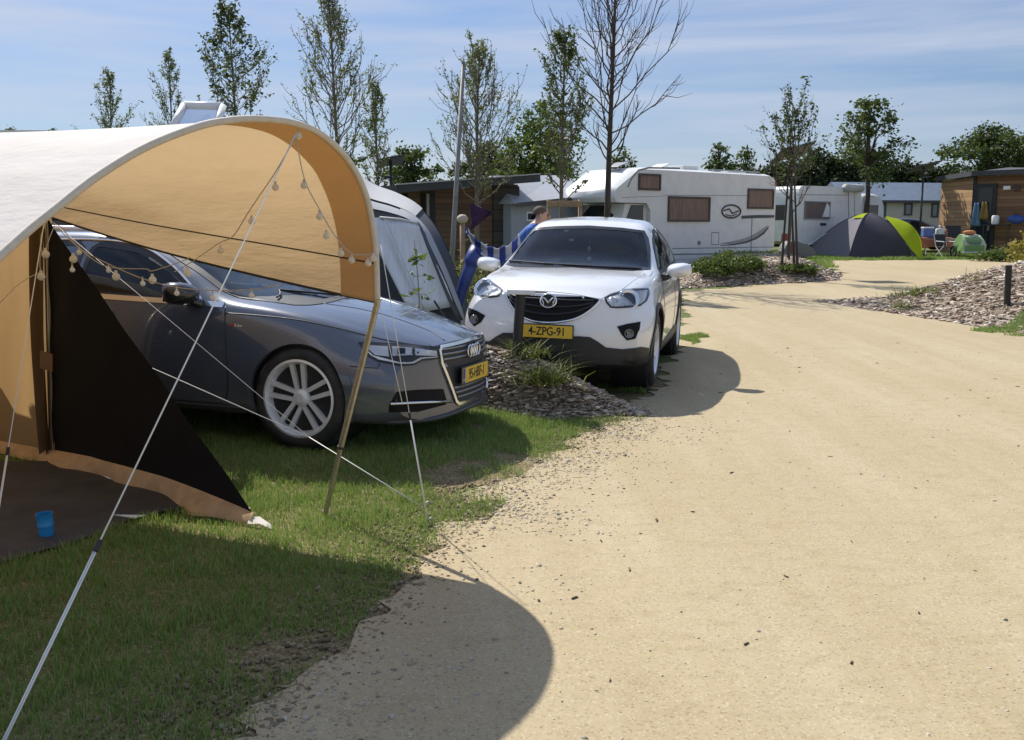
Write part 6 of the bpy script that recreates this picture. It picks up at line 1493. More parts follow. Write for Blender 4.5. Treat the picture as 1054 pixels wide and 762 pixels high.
sr = thing('wooden_shed', 'larch-clad shed with a dark glazed door and hanging towels at the right edge', 'shed', M.translation, (0, 0, rot_z(xd)))
zt = side_xz(1020, 181)[1]; dw_ = AT(966.5, 231, 44); dl = Mi @ Vector((dw_.x, dw_.y, M.translation.z)); zl = AT(967, 187, 44).z - M.translation.z
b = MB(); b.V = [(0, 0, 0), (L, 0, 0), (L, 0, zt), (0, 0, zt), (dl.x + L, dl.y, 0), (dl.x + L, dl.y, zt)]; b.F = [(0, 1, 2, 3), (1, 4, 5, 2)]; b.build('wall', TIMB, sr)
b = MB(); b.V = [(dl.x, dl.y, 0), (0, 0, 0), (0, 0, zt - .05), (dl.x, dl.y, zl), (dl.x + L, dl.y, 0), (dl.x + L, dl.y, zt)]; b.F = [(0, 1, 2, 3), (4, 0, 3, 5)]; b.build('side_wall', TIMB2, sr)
b = MB(); P = [Vector((dl.x - .25, dl.y, zl + .02)), Vector((-.05, -.35, zt + .0)), Vector((L + .3, -.35, zt + .0)), Vector((L + dl.x, dl.y, zl + .3))]; b.V = [tuple(p) for p in P] + [tuple(p + Vector((0, 0, .20))) for p in P]; b.F = [(3, 2, 1, 0), (4, 5, 6, 7), (0, 1, 5, 4), (1, 2, 6, 5), (2, 3, 7, 6), (3, 0, 4, 7)]; b.build('roof', ROOFD, sr)
x0 = side_xz(994, 220)[0]; x1 = side_xz(1025, 220)[0]; zd = side_xz(1010, 189.5)[1]; x0 = max(.03, x0)
dr = panel('door', x0, x1, .05, zd, mat('door_frame_dark', (.016, .018, .017), .5), sr, 0, .08); panel('pane', x0 + .16, x1 - .16, .3, zd - .15, mat('door_glass', (.020, .028, .030), .06), dr, -.082, .01)
MB().box((x1 - .22, -.11, 1.1), (.05, .06, .22), bev=.01).build('handle', STEEL, dr)
panel('corner_board_or_opening', -.06, .06, .0, zt, mat('charred_board', (.02, .018, .017), .7), sr, -.0, .07)
a, c = side_xz(1037, 193.5); MB().box((a, -.06, c), (.28, .1, .16), bev=.03).build('wall_light', WHITEPL, sr)
a, c = side_xz(1047, 194); MB().box((a, -.05, c), (.26, .08, .2), bev=.02).build('vent_grille', mat('vent_brown', (.06, .04, .03), .6), sr)
def towel(label, px0, px1, py0, py1, m, nm='hanging_towel'):
    a, z1 = side_xz(px0, py0); c, z0 = side_xz(px1, py1); P = []
    for u in np.linspace(0, 1, 9):
        P.append([(a + (c - a) * (.5 + (v - .5) * (.45 + .55 * u)), -.16 - .05 * math.sin(9 * v + 2 * u) - .03 * u, z1 + (z0 - z1) * u) for v in np.linspace(0, 1, 9)])
    o = MB().grid([[M @ Vector(p) for p in r] for r in P]).build(nm, m, None, True); md = o.modifiers.new('s', 'SOLIDIFY'); md.thickness = .012; return tag(o, label, 'towel')
towel('pale blue towel hanging on the dark shed door', 1002.5, 1010.5, 209, 233, fabric('blue_towel', (.17, .30, .42), (.17, .30, .42), (.1, .2, .3), .2))
towel('mustard towel hanging beside the pale blue towel on the shed door', 1010.5, 1019, 208, 226, fabric('mustard_towel', (.34, .24, .08), (.34, .24, .08), (.2, .15, .05), .2))
a, c = side_xz(1027, 226); pp = M @ Vector((a, -.25, c)); q = MB().lathe([(1e-4, 0), (.13, 0), (.15, .05), (.15, .3), (.12, .36), (1e-4, .37)], 16, pp + Vector((0, 0, -.2))); tag(q.build('white_jug', WHITEPL, None, True, 40), 'white plastic jug on the dark shelf by the shed door', 'jug')
tb_ = M @ Vector((a + .1, -.35, 0)); q = thing('side_shelf', 'narrow dark shelf stand against the shed wall holding the white jug', 'shelf', tb_, (0, 0, rot_z(xd))); hz = c - .2
MB().box((0, 0, hz - .02), (1.0, .4, .04)).build('shelf_top', mat('dark_metal', (.03, .03, .032), .5), q)
for sx_ in (-.45, .45):
    for sy_ in (-.15, .15): MB().tube([(sx_, sy_, 0), (sx_, sy_, hz - .04)], .015).build('leg', mat('dark_metal', (.03, .03, .032), .5), q)
a, c = side_xz(1049, 226); pp = M @ Vector((a, -.3, c)); b = MB().sphere((0, 0, 0), .30, 14, (1.25, .6, .62)); o = b.build('stuff_bag', mat('bag_blue', (.02, .07, .28), .5, bmp=.4, bscale=6), None, True); o.location = pp; md = tag(o, 'stuffed blue bag hanging on the shed wall at the right edge', 'bag')
MB().tube([(0, 0, .17), (.0, .25, .32)], .01).build('strap', BLACKPL, o)

# ---- camp kitchen table, cloth, chair, bike trailer
p = AT(965, 258, 38.8); zb_ = zg(0, 38.8); R0 = (p.x, 38.8, zb_)
q = thing('camp_table', 'folding camp table under the orange cloth between dome tent and shed', 'table', R0); MB().box((0, 0, .70), (1.3, .7, .03), bev=.01).build('tabletop', STEEL, q)
for sx_ in (-.55, .55): MB().tube([(sx_, -.3, 0), (sx_ * .8, .3, .68)], .014).tube([(sx_, .3, 0), (sx_ * .8, -.3, .68)], .014).build('leg', STEEL, q)
P = [[(-.75 + 1.5 * u, -.40 + .8 * v, .735 + .03 * math.sin(7 * u + 3 * v) - (.35 * max(0, abs(v - .5) - .42) / .08) - .28 * max(0, (u - .86) / .14)) for v in np.linspace(0, 1, 14)] for u in np.linspace(0, 1, 18)]
o = MB().grid(P).build('table_cloth', fabric('orange_cloth', (.42, .17, .09), (.42, .17, .09), (.3, .1, .05), .2, .3, 9), None, True); o.location = R0; tag(o, 'orange patterned cloth draped over the camp table', 'cloth')
for dx, h, w_, m, lab, cat, nm in ((-.45, .34, .17, mat('crate_blue', (.10, .16, .36), .5), 'blue cool box on the camp table next to the dome tent', 'cool box', 'cool_box'),):
    o = thing(nm, lab, cat, (R0[0] + dx, R0[1], zb_ + .77)); MB().box((0, 0, h / 2), (w_ * 2.4, .3, h), bev=.03).build('box', m, o); MB().box((0, 0, h + .03), (w_ * 2.45, .32, .06), bev=.02).build('lid', WHITEPL, o)
o = thing('water_carrier', 'pale water carrier with a tap on the camp table', 'water carrier', (R0[0] + .05, R0[1] + .05, zb_ + .77)); MB().box((0, 0, .17), (.3, .22, .34), bev=.05).build('tank', mat('pale_tank', (.5, .52, .52), .4), o, True); MB().tube([(0, -.1, .34), (0, -.1, .44), (0, .08, .44), (0, .08, .34)], .02).build('handle', mat('pale_tank', (.5, .52, .52), .4), o)
q = MB().lathe([(.03, 0), (.05, .02), (.06, .2), (.03, .26), (.03, .32)], 12, (R0[0] + .3, R0[1], zb_ + .77)); tag(q.build('bottle', mat('bottle_brown', (.2, .12, .07), .2), None, True), 'brown bottle standing on the camp table', 'bottle')
o = thing('camp_chair', 'folding camp chair with a white frame and dark seat before the camp table', 'chair', (AT(974, 231, 37.8).x, 37.8, zg(0, 37.8)), (0, 0, .3)); MB().box((0, 0, .42), (.5, .45, .03), bev=.01).build('seat', mat('chair_dark', (.03, .03, .035), .8), o); MB().box((0, .27, .68), (.5, .03, .45), (rad(-12), 0, 0)).build('backrest', mat('chair_dark', (.03, .03, .035), .8), o)
for sx_ in (-.25, .25): MB().tube([(sx_, -.25, 0), (sx_, .2, .44), (sx_, .34, .92)], .018).tube([(sx_, .28, 0), (sx_, -.22, .44), (sx_, -.24, .62), (sx_, .2, .64)], .018).build('leg', mat('chair_white', (.6, .6, .6), .4), o)
o = thing('camp_chair', 'black folding chair standing behind the green child trailer', 'chair', (AT(983, 231, 39.6).x, 39.6, zg(0, 39.6)), (0, 0, -.2)); MB().box((0, 0, .44), (.55, .5, .05), bev=.02).build('seat', mat('chair_dark', (.03, .03, .035), .8), o); MB().box((0, .25, .85), (.6, .05, .75), (rad(-10), 0, 0), bev=.02).build('backrest', mat('chair_dark', (.03, .03, .035), .8), o)
for sx_ in (-.27, .27): MB().tube([(sx_, -.25, 0), (sx_, .26, .46)], .016).tube([(sx_, .26, 0), (sx_, -.22, .46)], .016).build('leg', mat('chair_dark', (.03, .03, .035), .8), o)
p = AT(999, 231, 37.4); bt = thing('bike_trailer', 'green and white child bike trailer parked before the shed door', 'bike trailer', (p.x, 37.4, zg(0, 37.4)))
GRN = mat('trailer_green', (.12, .24, .07), .6, bmp=.1); PALE = mat('trailer_pale', (.36, .42, .30), .6)
P = [[(x * w_, y, z) for x in np.linspace(-1, 1, 9)] for w_, y, z in ((.42, -.45, .22), (.44, -.46, .52), (.40, -.34, .70), (.33, -.12, .88), (.31, .2, .92), (.34, .5, .70), (.42, .55, .25))]
MB().grid(P).build('canopy', PALE, bt, True)
for sx_ in (-1, 1): MB().grid([[(sx_ * w_ * t_, y, z) for t_ in (1,)] + [(sx_ * .40, .05, .24)] for w_, y, z in ((.42, -.45, .22), (.44, -.46, .52), (.40, -.34, .70), (.33, -.12, .88), (.31, .2, .92), (.34, .5, .70), (.42, .55, .25))]).build('side_panel', GRN, bt)
MB().grid([[(x * w_, y - .02, z + .01) for x in np.linspace(-1, 1, 7)] for w_, y, z in ((.20, -.47, .53), (.30, -.35, .70), (.30, -.20, .80))]).build('front_window', mat('trailer_mesh', (.07, .15, .05), .5), bt, True)
MB().box((0, -.475, .37), (.72, .02, .26), bev=.008).build('front_panel', GRN, bt)
MB().tube([(-.46, -.5, .24), (.46, -.5, .24)], .03).build('bumper_bar', mat('pale_tank', (.5, .52, .52), .4), bt)
for sx_ in (-.54, .54):
    w = MB().lathe([(.20, -.02), (.25, -.025), (.255, 0), (.25, .025), (.20, .02)], 24, (sx_, .1, .255), Matrix.Rotation(math.pi / 2, 3, 'Y'), True)
    for k in range(8): w.tube([(sx_, .1, .255), (sx_, .1 + .2 * math.cos(k * .785), .255 + .2 * math.sin(k * .785))], .005, 4)
    w.build('wheel', RUBBER, bt, True)
q = MB().sphere((0, 0, 0), .2, 12, (1.3, .8, .45)); o = q.build('orange_towel', mat('towel_orange', (.50, .20, .08), .9, bmp=.5, bscale=12), None, True); o.location = (p.x, 37.45, zg(0, 37.4) + .98); tag(o, 'crumpled orange towel lying on top of the green child trailer', 'towel')

# ---- solar panel lamps
def solar(label, px, py, Y, wpx, tilt, yaw, dark):
    c = AT(px, py, Y); z = zg(0, Y); w_ = wpx * Y / 1000; o = thing('solar_lamp', label, 'street lamp', (c.x, Y, z), group='solar lamp posts'); h = c.z - z
    MB().tube([(0, 0, -.1), (0, 0, h - .02)], [.05, .04], 10).build('pole', mat('post_dark', (.05, .052, .055), .5), o, True)
    R = Euler((rad(-tilt), rad(-11), rad(yaw))).to_matrix(); f = MB().box((0, 0, h), (w_, .75, .05), R, bev=.01).build('panel_frame', mat('post_dark', (.05, .052, .055), .5), o)
    MB().box(Vector((0, 0, h)) + R @ Vector((0, 0, .028)), (w_ - .06, .69, .01), R).build('solar_cells', mat('cells', (.015, .02, .05), .1, spec=.8), f)
    MB().box(Vector((0, -.35, h - .45)), (.22, .5, .06), bev=.02).build('lamp_head', mat('post_dark', (.05, .052, .055), .5), o)
solar('solar panel lamp post in front of the sparse tree behind the motorhome', 816, 157, 27, 36, 24, 14, 1)
solar('solar panel lamp post standing before the pale mobile home', 951, 172, 44, 34, 22, 25, 1)
solar('solar panel lamp post over the left end of the wooden shed', 402, 166, 27, 26, 12, 8, 1)
# grey lamp post before the shed
pb, pt_ = AT(466.5, 246, 19), AT(477, 66, 19.3); gp_ = thing('lamp_post', 'leaning plain grey lamp post before the dark wooden shed', 'lamp post', (pb.x, pb.y, zg(0, 19)))
o_ = gp_.location.copy(); d = (pt_ - pb); b0 = pb - d * ((pb.z - zg(0, 19)) / d.z); MB().tube([b0 - o_, pb - o_, pt_ - o_], [.055, .05, .036], 12).build('pole', mat('post_grey', (.20, .19, .18), .6, var=.2), gp_, True); MB().tube([pt_ - o_, pt_ - o_ + Vector((0, 0, .05))], [.04, .03], 12).build('cap', GREYP, gp_)
# stakes by the young trees
def stakes(label, px, py, Y, wpx):
    a, c = AT(px - wpx / 2, py, Y), AT(px + wpx / 2, py, Y); z = zg(0, Y); o = thing('tree_support', label, 'tree stake', ((a.x + c.x) / 2, Y, z)); WD = mat('stake_wood', (.30, .20, .12), .85, var=.25, scale=6); w_ = c.x - a.x
    for s in (-1, 1): MB().tube([(s * w_ * .45, 0, -.2), (s * w_ * .45, 0, a.z - z + .05)], .04, 8).build('post', WD, o, True)
    MB().box((0, -.05, a.z - z - .04), (w_, .04, .12), bev=.008).build('crossbar', WD, o)
stakes('wooden crossbar stake holding the young tree behind the white car', 581, 208, 20, 36)
o = thing('tree_stake', 'pale round wooden stake beside the young tree at the lamp post', 'tree stake', (AT(476, 231, 20.5).x, 20.5, zg(0, 20.5))); h = AT(476, 227, 20.5).z - zg(0, 20.5); MB().tube([(0, 0, -.2), (0, 0, h)], .055, 10).build('post', mat('stake_wood', (.30, .20, .12), .85, var=.25, scale=6), o, True); MB().sphere((0, 0, h + .03), .12, 12, (1, 1, .8)).build('rubber_tie', mat('tie_pale', (.5, .42, .34), .8), o, True)

# ---- grey annex building and low roof behind the person
A = AT(527, 231, 27); B = AT(604, 231, 30); xd = (B - A).to_2d(); M = frame2(Vector((A.x, A.y, zg(0, 28))), xd); Mi = M.inverted(); L = xd.length
an_ = thing('grey_caravan', 'pale grey caravan with a sloping roof panel between the shed and the motorhome', 'caravan', M.translation, (0, 0, rot_z(xd))); z1 = side_xz(540, 210)[1]; zt = z1 + .7
MB().box((L / 2, 1.2, z1 / 2 + .15), (L, 2.4, z1 - .3), bev=.05).build('body', mat('annex_grey', (.34, .37, .40), .5, var=.06), an_)
rf = MB(); rf.V = [(-.15, -.25, z1 - .02), (L + .1, -.25, z1 + .3), (L + .1, 1.2, zt + .25), (.55, 1.2, zt + .1), (-.15, 2.6, z1), (L + .1, 2.6, z1 + .1)]; rf.F = [(0, 1, 2, 3), (3, 2, 5, 4), (0, 3, 4), (1, 5, 2), (0, 4, 5, 1)]; rf.build('roof', mat('roof_pale', (.44, .45, .46), .5, var=.08), an_)
ribbon('roof_edge', [(-.15, z1 - .05), (L, z1 + .26)], mat('stripe_dark', (.05, .05, .055), .4), an_, .06, -.27)
window(an_, side_xz(541, 218)[0], side_xz(556, 218)[0], side_xz(541, 228)[1], side_xz(541, 218)[1], WHITEPL, DARKGL, -.0, .05)
MB().tube([(1, 0.2, .3), (1, .2, 0)], .05).build('corner_steady', STEEL, an_); MB().tube([(L - .5, 0.2, .4), (L - .5, .2, 0)], .05).build('corner_steady', STEEL, an_)
# purple checked pennant hanging before the shed
def chk():
    m, nt, bs, out = nodes('purple_check'); v = mapped(nt, (11, 11, 11)); c = N(nt, 'ShaderNodeTexBrick'); c.inputs['Scale'].default_value = 1.0; c.inputs['Mortar Size'].default_value = .10; c.inputs['Color1'].default_value = (.16, .04, .17, 1); c.inputs['Color2'].default_value = (.22, .06, .23, 1); c.inputs['Mortar'].default_value = (.02, .008, .03, 1)
    sp = N(nt, 'ShaderNodeSeparateXYZ'); nt.links.new(objco(nt), sp.inputs[0]); cb_ = N(nt, 'ShaderNodeCombineXYZ'); nt.links.new(sp.outputs[0], cb_.inputs[0]); nt.links.new(sp.outputs[2], cb_.inputs[1]); mp_ = N(nt, 'ShaderNodeMapping'); mp_.inputs['Scale'].default_value = (7, 7, 7); mp_.inputs['Rotation'].default_value = (0, 0, .5); nt.links.new(cb_.outputs[0], mp_.inputs[0]); nt.links.new(mp_.outputs[0], c.inputs[0]); nt.links.new(c.outputs[0], bs.inputs[0]); bs.inputs['Roughness'].default_value = .9; return m
p0, p1, p2 = AT(484, 209, 19.2), AT(508, 218.5, 19.4), AT(485, 237, 19.2); P = [[p0.lerp(p2, u).lerp(p1, v) + Vector((0, .05 * math.sin(7 * v + 4 * u), 0)) for v in np.linspace(0, 1, 10)] for u in np.linspace(0, 1, 10)]
c0 = p0.copy(); o = MB().grid([[q - c0 for q in r] for r in P]).build('pennant', chk(), None, True); o.location = c0; md = o.modifiers.new('s', 'SOLIDIFY'); md.thickness = .006; tag(o, 'dark purple checked pennant hanging before the wooden shed', 'pennant')
# blue inflatable tube and the striped towel over it
TUBE = mat('tube_blue', (.022, .045, .20), .45, var=.2, scale=4, bmp=.2, bscale=5); Yt = 13.2
b = MB(); pts = catmull([AT(470, 318, Yt), AT(478, 292, Yt), AT(484, 276, Yt), AT(489.5, 262, Yt + .05), AT(492, 258, Yt + .4), AT(500, 262, Yt + 1.0), AT(520, 275, Yt + 1.5)], 6); z = pts[0]; b.tube([Vector(q) for q in pts], [.075] * 6 + [.085] * 8 + [.115] * (len(pts) - 14), 14); o = b.build('inflatable_tube', TUBE, None, True); tag(o, 'bent blue inflatable tube standing left of the white car', 'inflatable')
def stripes():
    m, nt, bs, out = nodes('blue_white_stripes'); wv = N(nt, 'ShaderNodeTexWave', wave_type='BANDS', bands_direction='X'); wv.inputs['Scale'].default_value = 1.9; wv.inputs['Distortion'].default_value = 1.2; nt.links.new(objco(nt), wv.inputs[0]); nt.links.new(ramp(nt, wv.outputs['Fac'], [(.46, (.03, .05, .24)), (.52, (.42, .43, .46))]), bs.inputs[0]); bs.inputs['Roughness'].default_value = .9; return m
Tp = [AT(479.5, 238, Yt), AT(487, 247, Yt), AT(498, 256, Yt), AT(512, 259.5, Yt), AT(526, 255, Yt), AT(535, 245, Yt + .1)]; c0 = Tp[0]; top_ = catmull(Tp, 6); wd_ = [.05 + .11 * min(1, k / 14) for k in range(len(top_))]
P = [[Vector(q) - c0 + Vector((.02 * v, .10 * math.sin(3.1 * v) - .08, .04 - w_ * v + .012 * math.sin(k * 1.3 + 5 * v))) for v in np.linspace(0, 1, 8)] for k, (q, w_) in enumerate(zip(top_, wd_))]
o = MB().grid(P).build('striped_towel', stripes(), None, True); o.location = c0; md = o.modifiers.new('s', 'SOLIDIFY'); md.thickness = .02; tag(o, 'blue and white striped towel stretched out left of the white car', 'towel')

# ---- bollards
def bollard(label, px0, py0, px1, py1, Y, w_, capw):
    a, c = AT(px0, py0, Y), AT(px1, py1, Y); z = bz(c.x, Y); o = thing('path_light', label, 'bollard', (c.x, Y, z), group='path lights along the track'); h = a.z - z; dx = a.x - c.x
    MB().tube([(0, 0, -.15), (dx, 0, h - .02)], w_, 14).build('post', mat('bollard_black', (.014, .014, .015), .5, bmp=.05), o, True, 40)
    if capw: MB().box((dx, 0, h), (capw, .15, .042), (0, rad(1.5), 0), bev=.008).build('cap', mat('cap_white', (.72, .73, .73), .4), o)
bollard('black bollard light with a flat pale top on the mulch before the white car', 536, 300.5, 530.5, 366, 8.42, .043, .245)
bollard('plain black bollard on the right mulch bank', 1038.5, 272, 1037.5, 305, 15.6, .05, 0)

# ---- grey inflatable awning behind the estate car
AW_D = fabric('awning_dark_grey', (.11, .12, .14), (.11, .12, .14), (.05, .06, .08), .2, .3, 2); AW_M = fabric('awning_mid_grey', (.48, .50, .53), (.48, .50, .53), (.1, .12, .14), .25, .3, 2); AW_L = fabric('awning_pale_grey', (.66, .66, .66), (.66, .66, .66), (.3, .3, .32), .25, .25, 2)
PVC = mat('awning_blind', (.66, .69, .76), .35, var=.10, scale=5, bmp=.5, bscale=4, stretch=(6, 1, .5))
aw = thing('caravan_awning', 'grey inflatable caravan awning with pale blinds standing behind the estate car', 'awning', (AT(430, 231, 13).x, 13.4, zg(0, 13))); o_ = aw.location.copy()
RA = [AT(*p) for p in ((268, 168, 15.9), (350, 171, 15.6), (384, 190, 15.3), (409, 199.5, 15.1), (431, 212, 14.8), (449, 233, 14.5), (463, 262, 14.3), (474, 291, 14.2), (483, 318, 14.1), (486, 347, 14.1))]
RB = [AT(*p) for p in ((262, 200, 13.8), (340, 203, 13.6), (380, 214.5, 13.5), (400, 219, 13.4), (420, 226, 13.2), (435, 240, 13.1), (449, 267, 13.0), (461, 294, 12.95), (471, 320, 12.9), (478, 352, 12.9))]
RA = [Vector(q) for q in catmull(RA, 5)]; RB = [Vector(q) for q in catmull(RB, 5)]
def surf(name, u0, u1, m, off=0, i0=0, i1=None, par=None, bulge=.0):
    P = [[RB[i].lerp(RA[i], u) - o_ + Vector((0, -off, off)) + Vector((.5, -.4, .6)) * bulge * math.sin(math.pi * (u - u0) / (u1 - u0)) for u in np.linspace(u0, u1, 7)] for i in range(i0, i1 or len(RA))]
    return MB().grid(P).build(name, m, par or aw, True)
surf('roof_panel', 0, 1, AW_D, -.02)
n = len(RA); surf('pale_roof_band', .35, 1.0, AW_L, .012, 0, 22); surf('air_beam', .02, .35, AW_M, .0, 17, n, None, .05); surf('air_beam', .02, .30, AW_M, .0, 0, 18, None, .03)
# front: cloth wall with two pale blinds and a dark gap, down to the grass
bl, tl_ = AT(340, 353, 13.6), AT(340, 203, 13.6)
P = [[Vector(q) - o_ + Vector((.0, .03, -.01)) for q in [RB[i].lerp(Vector((RB[i].x - .06 * 0, RB[i].y, zg(0, 13))), v) for v in np.linspace(0, 1, 6)]] for i in range(n)]
MB().grid(P).build('front_wall', AW_D, aw, True)
def quad(name, pts, m, th=.012):
    a, b_, c, d = [AT(*p) - o_ for p in pts]; P = [[a.lerp(b_, u).lerp(d.lerp(c, u), v) + Vector((0, -.02 * math.sin(math.pi * v) * math.sin(7 * u + v), 0)) for u in np.linspace(0, 1, 14)] for v in np.linspace(0, 1, 12)]
    o = MB().grid(P).build(name, m, aw, True); md = o.modifiers.new('s', 'SOLIDIFY'); md.thickness = th; return o
quad('window_blind', ((391.5, 224.5, 13.25), (429, 229.5, 13.0), (470.5, 315, 12.75), (436.5, 321, 12.85)), PVC)
quad('window_blind', ((372, 223, 13.35), (396, 225, 13.2), (437, 321, 12.83), (419, 316, 12.9)), PVC)
quad('dark_side_strip', ((429.5, 228, 12.98), (437, 240, 12.98), (477, 330, 12.7), (470, 330, 12.7)), AW_D)
MB().tube([AT(391, 224, 13.2) - o_, AT(412, 226, 13.1) - o_, AT(432, 231, 12.98) - o_], .018, 8).build('blind_roller', AW_L, aw, True)
MB().tube([AT(447, 310, 12.6) - o_, AT(458, 327, 12.3) - o_], .014, 6).build('guy_strap', BLACKPL, aw)
# back and left closing walls
bk = [Vector((q.x, q.y, q.z)) for q in RA]; MB().grid([[Vector(q) - o_, Vector((q.x, q.y, zg(0, 14))) - o_] for q in RA]).build('rear_wall', AW_D, aw, True)
MB().grid([[RB[0].lerp(RA[0], u) - o_, Vector((*(RB[0].lerp(RA[0], u)).xy, zg(0, 14))) - o_] for u in (0, .5, 1)]).build('side_wall', AW_M, aw, True)
# caravan it belongs to, its hatch showing over the canvas roof
cvb = AT(190, 231, 12.2); Lx = 5.2; hz = AT(200, 131, 12.2).z - .06
cc_ = thing('caravan', 'white caravan hidden behind the canvas tent, only its open roof hatch showing', 'caravan', (AT(130, 231, 12.2).x - 1.6, 12.0, zg(0, 12)))
pf = chaikin([(-2.5, .5), (2.4, .5), (2.5, 1.4), (2.2, hz - .12), (1.8, hz), (-2.1, hz), (-2.45, hz - .3)], 2, True, .2); b = MB().prism(pf, 2.2, Matrix(((1, 0, 0, 0), (0, 0, 1, .2), (0, 1, 0, 0), (0, 0, 0, 1)))); o = b.build('body', CARAW, cc_)
bm = bmesh.new(); bm.from_mesh(o.data); bmesh.ops.recalc_face_normals(bm, faces=bm.faces); bm.to_mesh(o.data); bm.free()
window(cc_, -.2, 1.2, 1.35, 1.95, GREYP, DARKGL, .2, .05)
MB().lathe([(.18, -.09), (.31, -.09), (.32, .0), (.31, .09), (.18, .09)], 24, (-.3, .35, .32), Matrix.Rotation(math.pi / 2, 3, 'X'), True).build('wheel', RUBBER, cc_, True); MB().box((0, 1.3, .42), (4.6, 1.6, .12)).build('chassis', GREYP, cc_)
for x in (-2, 2): MB().tube([(x, .5, .4), (x, .5, 0)], .03).build('corner_steady', STEEL, cc_)
ol = cc_.location; q = [AT(*p) - ol for p in ((175, 137, 12.2), (190, 108.5, 12.5), (229, 109.5, 12.5), (221, 137, 12.2))]
rm_ = MB(); 
for i in range(4): rm_.tube([q[i], q[(i + 1) % 4]], .05, 8)
hh = rm_.build('roof_hatch', WHITEPL, cc_, True); pn = MB(); pn.V = [tuple(v) for v in q] + [tuple(v + Vector((0, .02, .0))) for v in q]; pn.F = [(0, 1, 2, 3), (7, 6, 5, 4), (0, 4, 5, 1), (1, 5, 6, 2), (2, 6, 7, 3), (3, 7, 4, 0)]; pn.build('hatch_pane', glass('smoked_acrylic', (.62, .66, .68), .12), hh)
c = (q[0] + q[3]) / 2; MB().box((c.x, .9, hz + .04), (.75, .9, .08), bev=.02).build('hatch_base', WHITEPL, cc_)

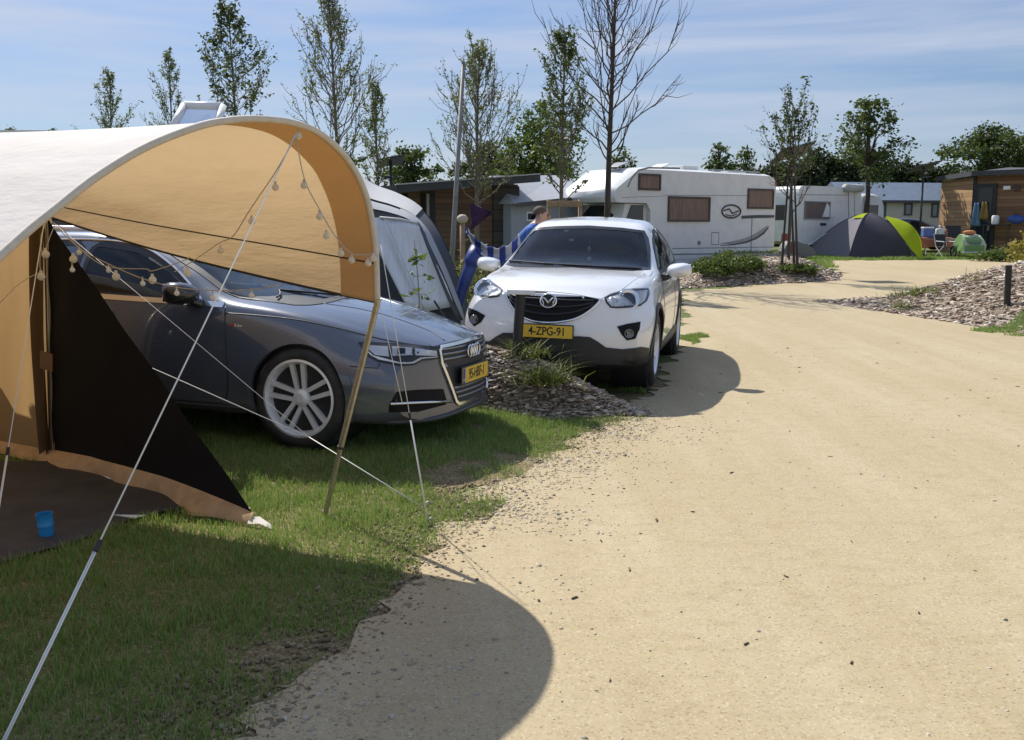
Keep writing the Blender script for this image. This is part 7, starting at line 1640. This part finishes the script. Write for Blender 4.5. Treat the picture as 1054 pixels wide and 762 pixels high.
# ---- person in a blue shirt behind the white car
def person():
    Yp = 13.6; hx = AT(555, 231, Yp).x; g0 = zg(0, Yp); hz = AT(556, 210.5, Yp).z - g0
    o = thing('person', 'person in a blue shirt bending forward behind the white car', 'person', (hx - .18, Yp, g0)); bm = bmesh.new(); vs = []; rd = []
    def v(p, r): vs.append(bm.verts.new(p)); rd.append(r); return vs[-1]
    def e(a, b_): bm.edges.new((a, b_))
    H = hz; s = H / 1.80
    pel = v((-.10, 0, .93 * s), .15); sp1 = v((-.09, 0, 1.10 * s), .145); sp2 = v((-.04, 0, 1.27 * s), .165); sp3 = v((.06, 0, 1.455 * s), .165); nk = v((.15, 0, 1.535 * s), .062); hd0 = v((.20, 0, 1.60 * s), .080); hd1 = v((.225, 0, 1.665 * s), .094); hd2 = v((.215, 0, 1.73 * s), .07)
    for a, b_ in ((pel, sp1), (sp1, sp2), (sp2, sp3), (sp3, nk), (nk, hd0), (hd0, hd1), (hd1, hd2)): e(a, b_)
    for sg in (-1, 1):
        sh = v((.05, sg * .19, 1.44 * s), .08); el = v((.10, sg * .26, 1.13 * s), .048); wr_ = v((.30, sg * .20, .98 * s), .032); hn = v((.38, sg * .18, .96 * s), .036)
        e(sp3, sh); e(sh, el); e(el, wr_); e(wr_, hn)
        for k, (dy, ln) in enumerate(((-.03, .075), (-.01, .09), (.01, .085), (.03, .07))):
            f1 = v((.43, sg * .18 + dy, .955 * s), .010); f2 = v((.43 + ln * .6, sg * .18 + dy * 1.1, .935 * s), .009); e(hn, f1); e(f1, f2)
        t1 = v((.39, sg * .18 - sg * .045, .975 * s), .011); t2 = v((.43, sg * .18 - sg * .06, .97 * s), .009); e(hn, t1); e(t1, t2)
        hp_ = v((-.10, sg * .10, .87 * s), .105); kn = v((-.03, sg * .12, .50 * s), .062); ak = v((-.08, sg * .12, .09 * s), .042); ft = v((.0, sg * .13, .04), .04); to = v((.11, sg * .14, .03), .032)
        e(pel, hp_); e(hp_, kn); e(kn, ak); e(ak, ft); e(ft, to)
    me = bpy.data.meshes.new('p'); bm.to_mesh(me); bm.free(); t = bpy.data.objects.new('p', me); COL.objects.link(t)
    sk = t.modifiers.new('sk', 'SKIN'); sd = me.skin_vertices[0].data
    for i, r in enumerate(rd): sd[i].radius = (r, r); sd[i].use_root = (i == 0)
    su = t.modifiers.new('su', 'SUBSURF'); su.levels = su.render_levels = 2
    dg = bpy.context.evaluated_depsgraph_get(); nm = bpy.data.meshes.new_from_object(t.evaluated_get(dg)); bpy.data.objects.remove(t)
    SK = mat('skin', (.42, .24, .17), .55, var=.08); SHT = mat('shirt_blue', (.035, .11, .36), .85, var=.15, scale=8, bmp=.3, bscale=14); TR = mat('trousers', (.05, .05, .06), .85); SHO = mat('shoes', (.03, .03, .03), .6)
    nm.materials.clear()
    for m in (SK, SHT, TR, SHO): nm.materials.append(m)
    for p in nm.polygons:
        c = p.center; p.use_smooth = True
        if c.z < .09: p.material_index = 3
        elif c.z < .95 * s and c.x < .2: p.material_index = 2
        elif c.z < 1.545 * s and c.x < .165 and not (c.x > .13 and c.z < 1.2 * s): p.material_index = 1
    nm.name = 'body'; b_ = bpy.data.objects.new('body', nm); link(b_, o)
    hr = MB(); hc = Vector((.20, 0, 1.685 * s)); P = []
    for i in range(9):
        th = math.pi * .56 * i / 8; P.append([hc + Vector((math.sin(th) * math.cos(a) * .100 - .012, math.sin(th) * math.sin(a) * .088, math.cos(th) * .098)) for a in np.linspace(0, 2 * math.pi, 25)])
    hr.grid(P); hr.build('hair', mat('hair_brown', (.085, .055, .035), .8, bmp=.5, bscale=120), o, True)
    for sg in (-1, 1):
        MB().sphere((.20, sg * .092, 1.645 * s), .03, 10, (.8, .4, 1.2)).build('ear', SK, o, True); MB().sphere((.300, sg * .034, 1.655 * s), .012, 8).build('eye', mat('eye_dark', (.02, .015, .012), .2), o, True)
    MB().sphere((.315, 0, 1.63 * s), .02, 8, (1.1, .7, 1.4)).build('nose', SK, o, True); MB().box((.295, 0, 1.59 * s), (.012, .045, .010), bev=.003).build('mouth', mat('lip', (.3, .12, .1), .6), o)
person()
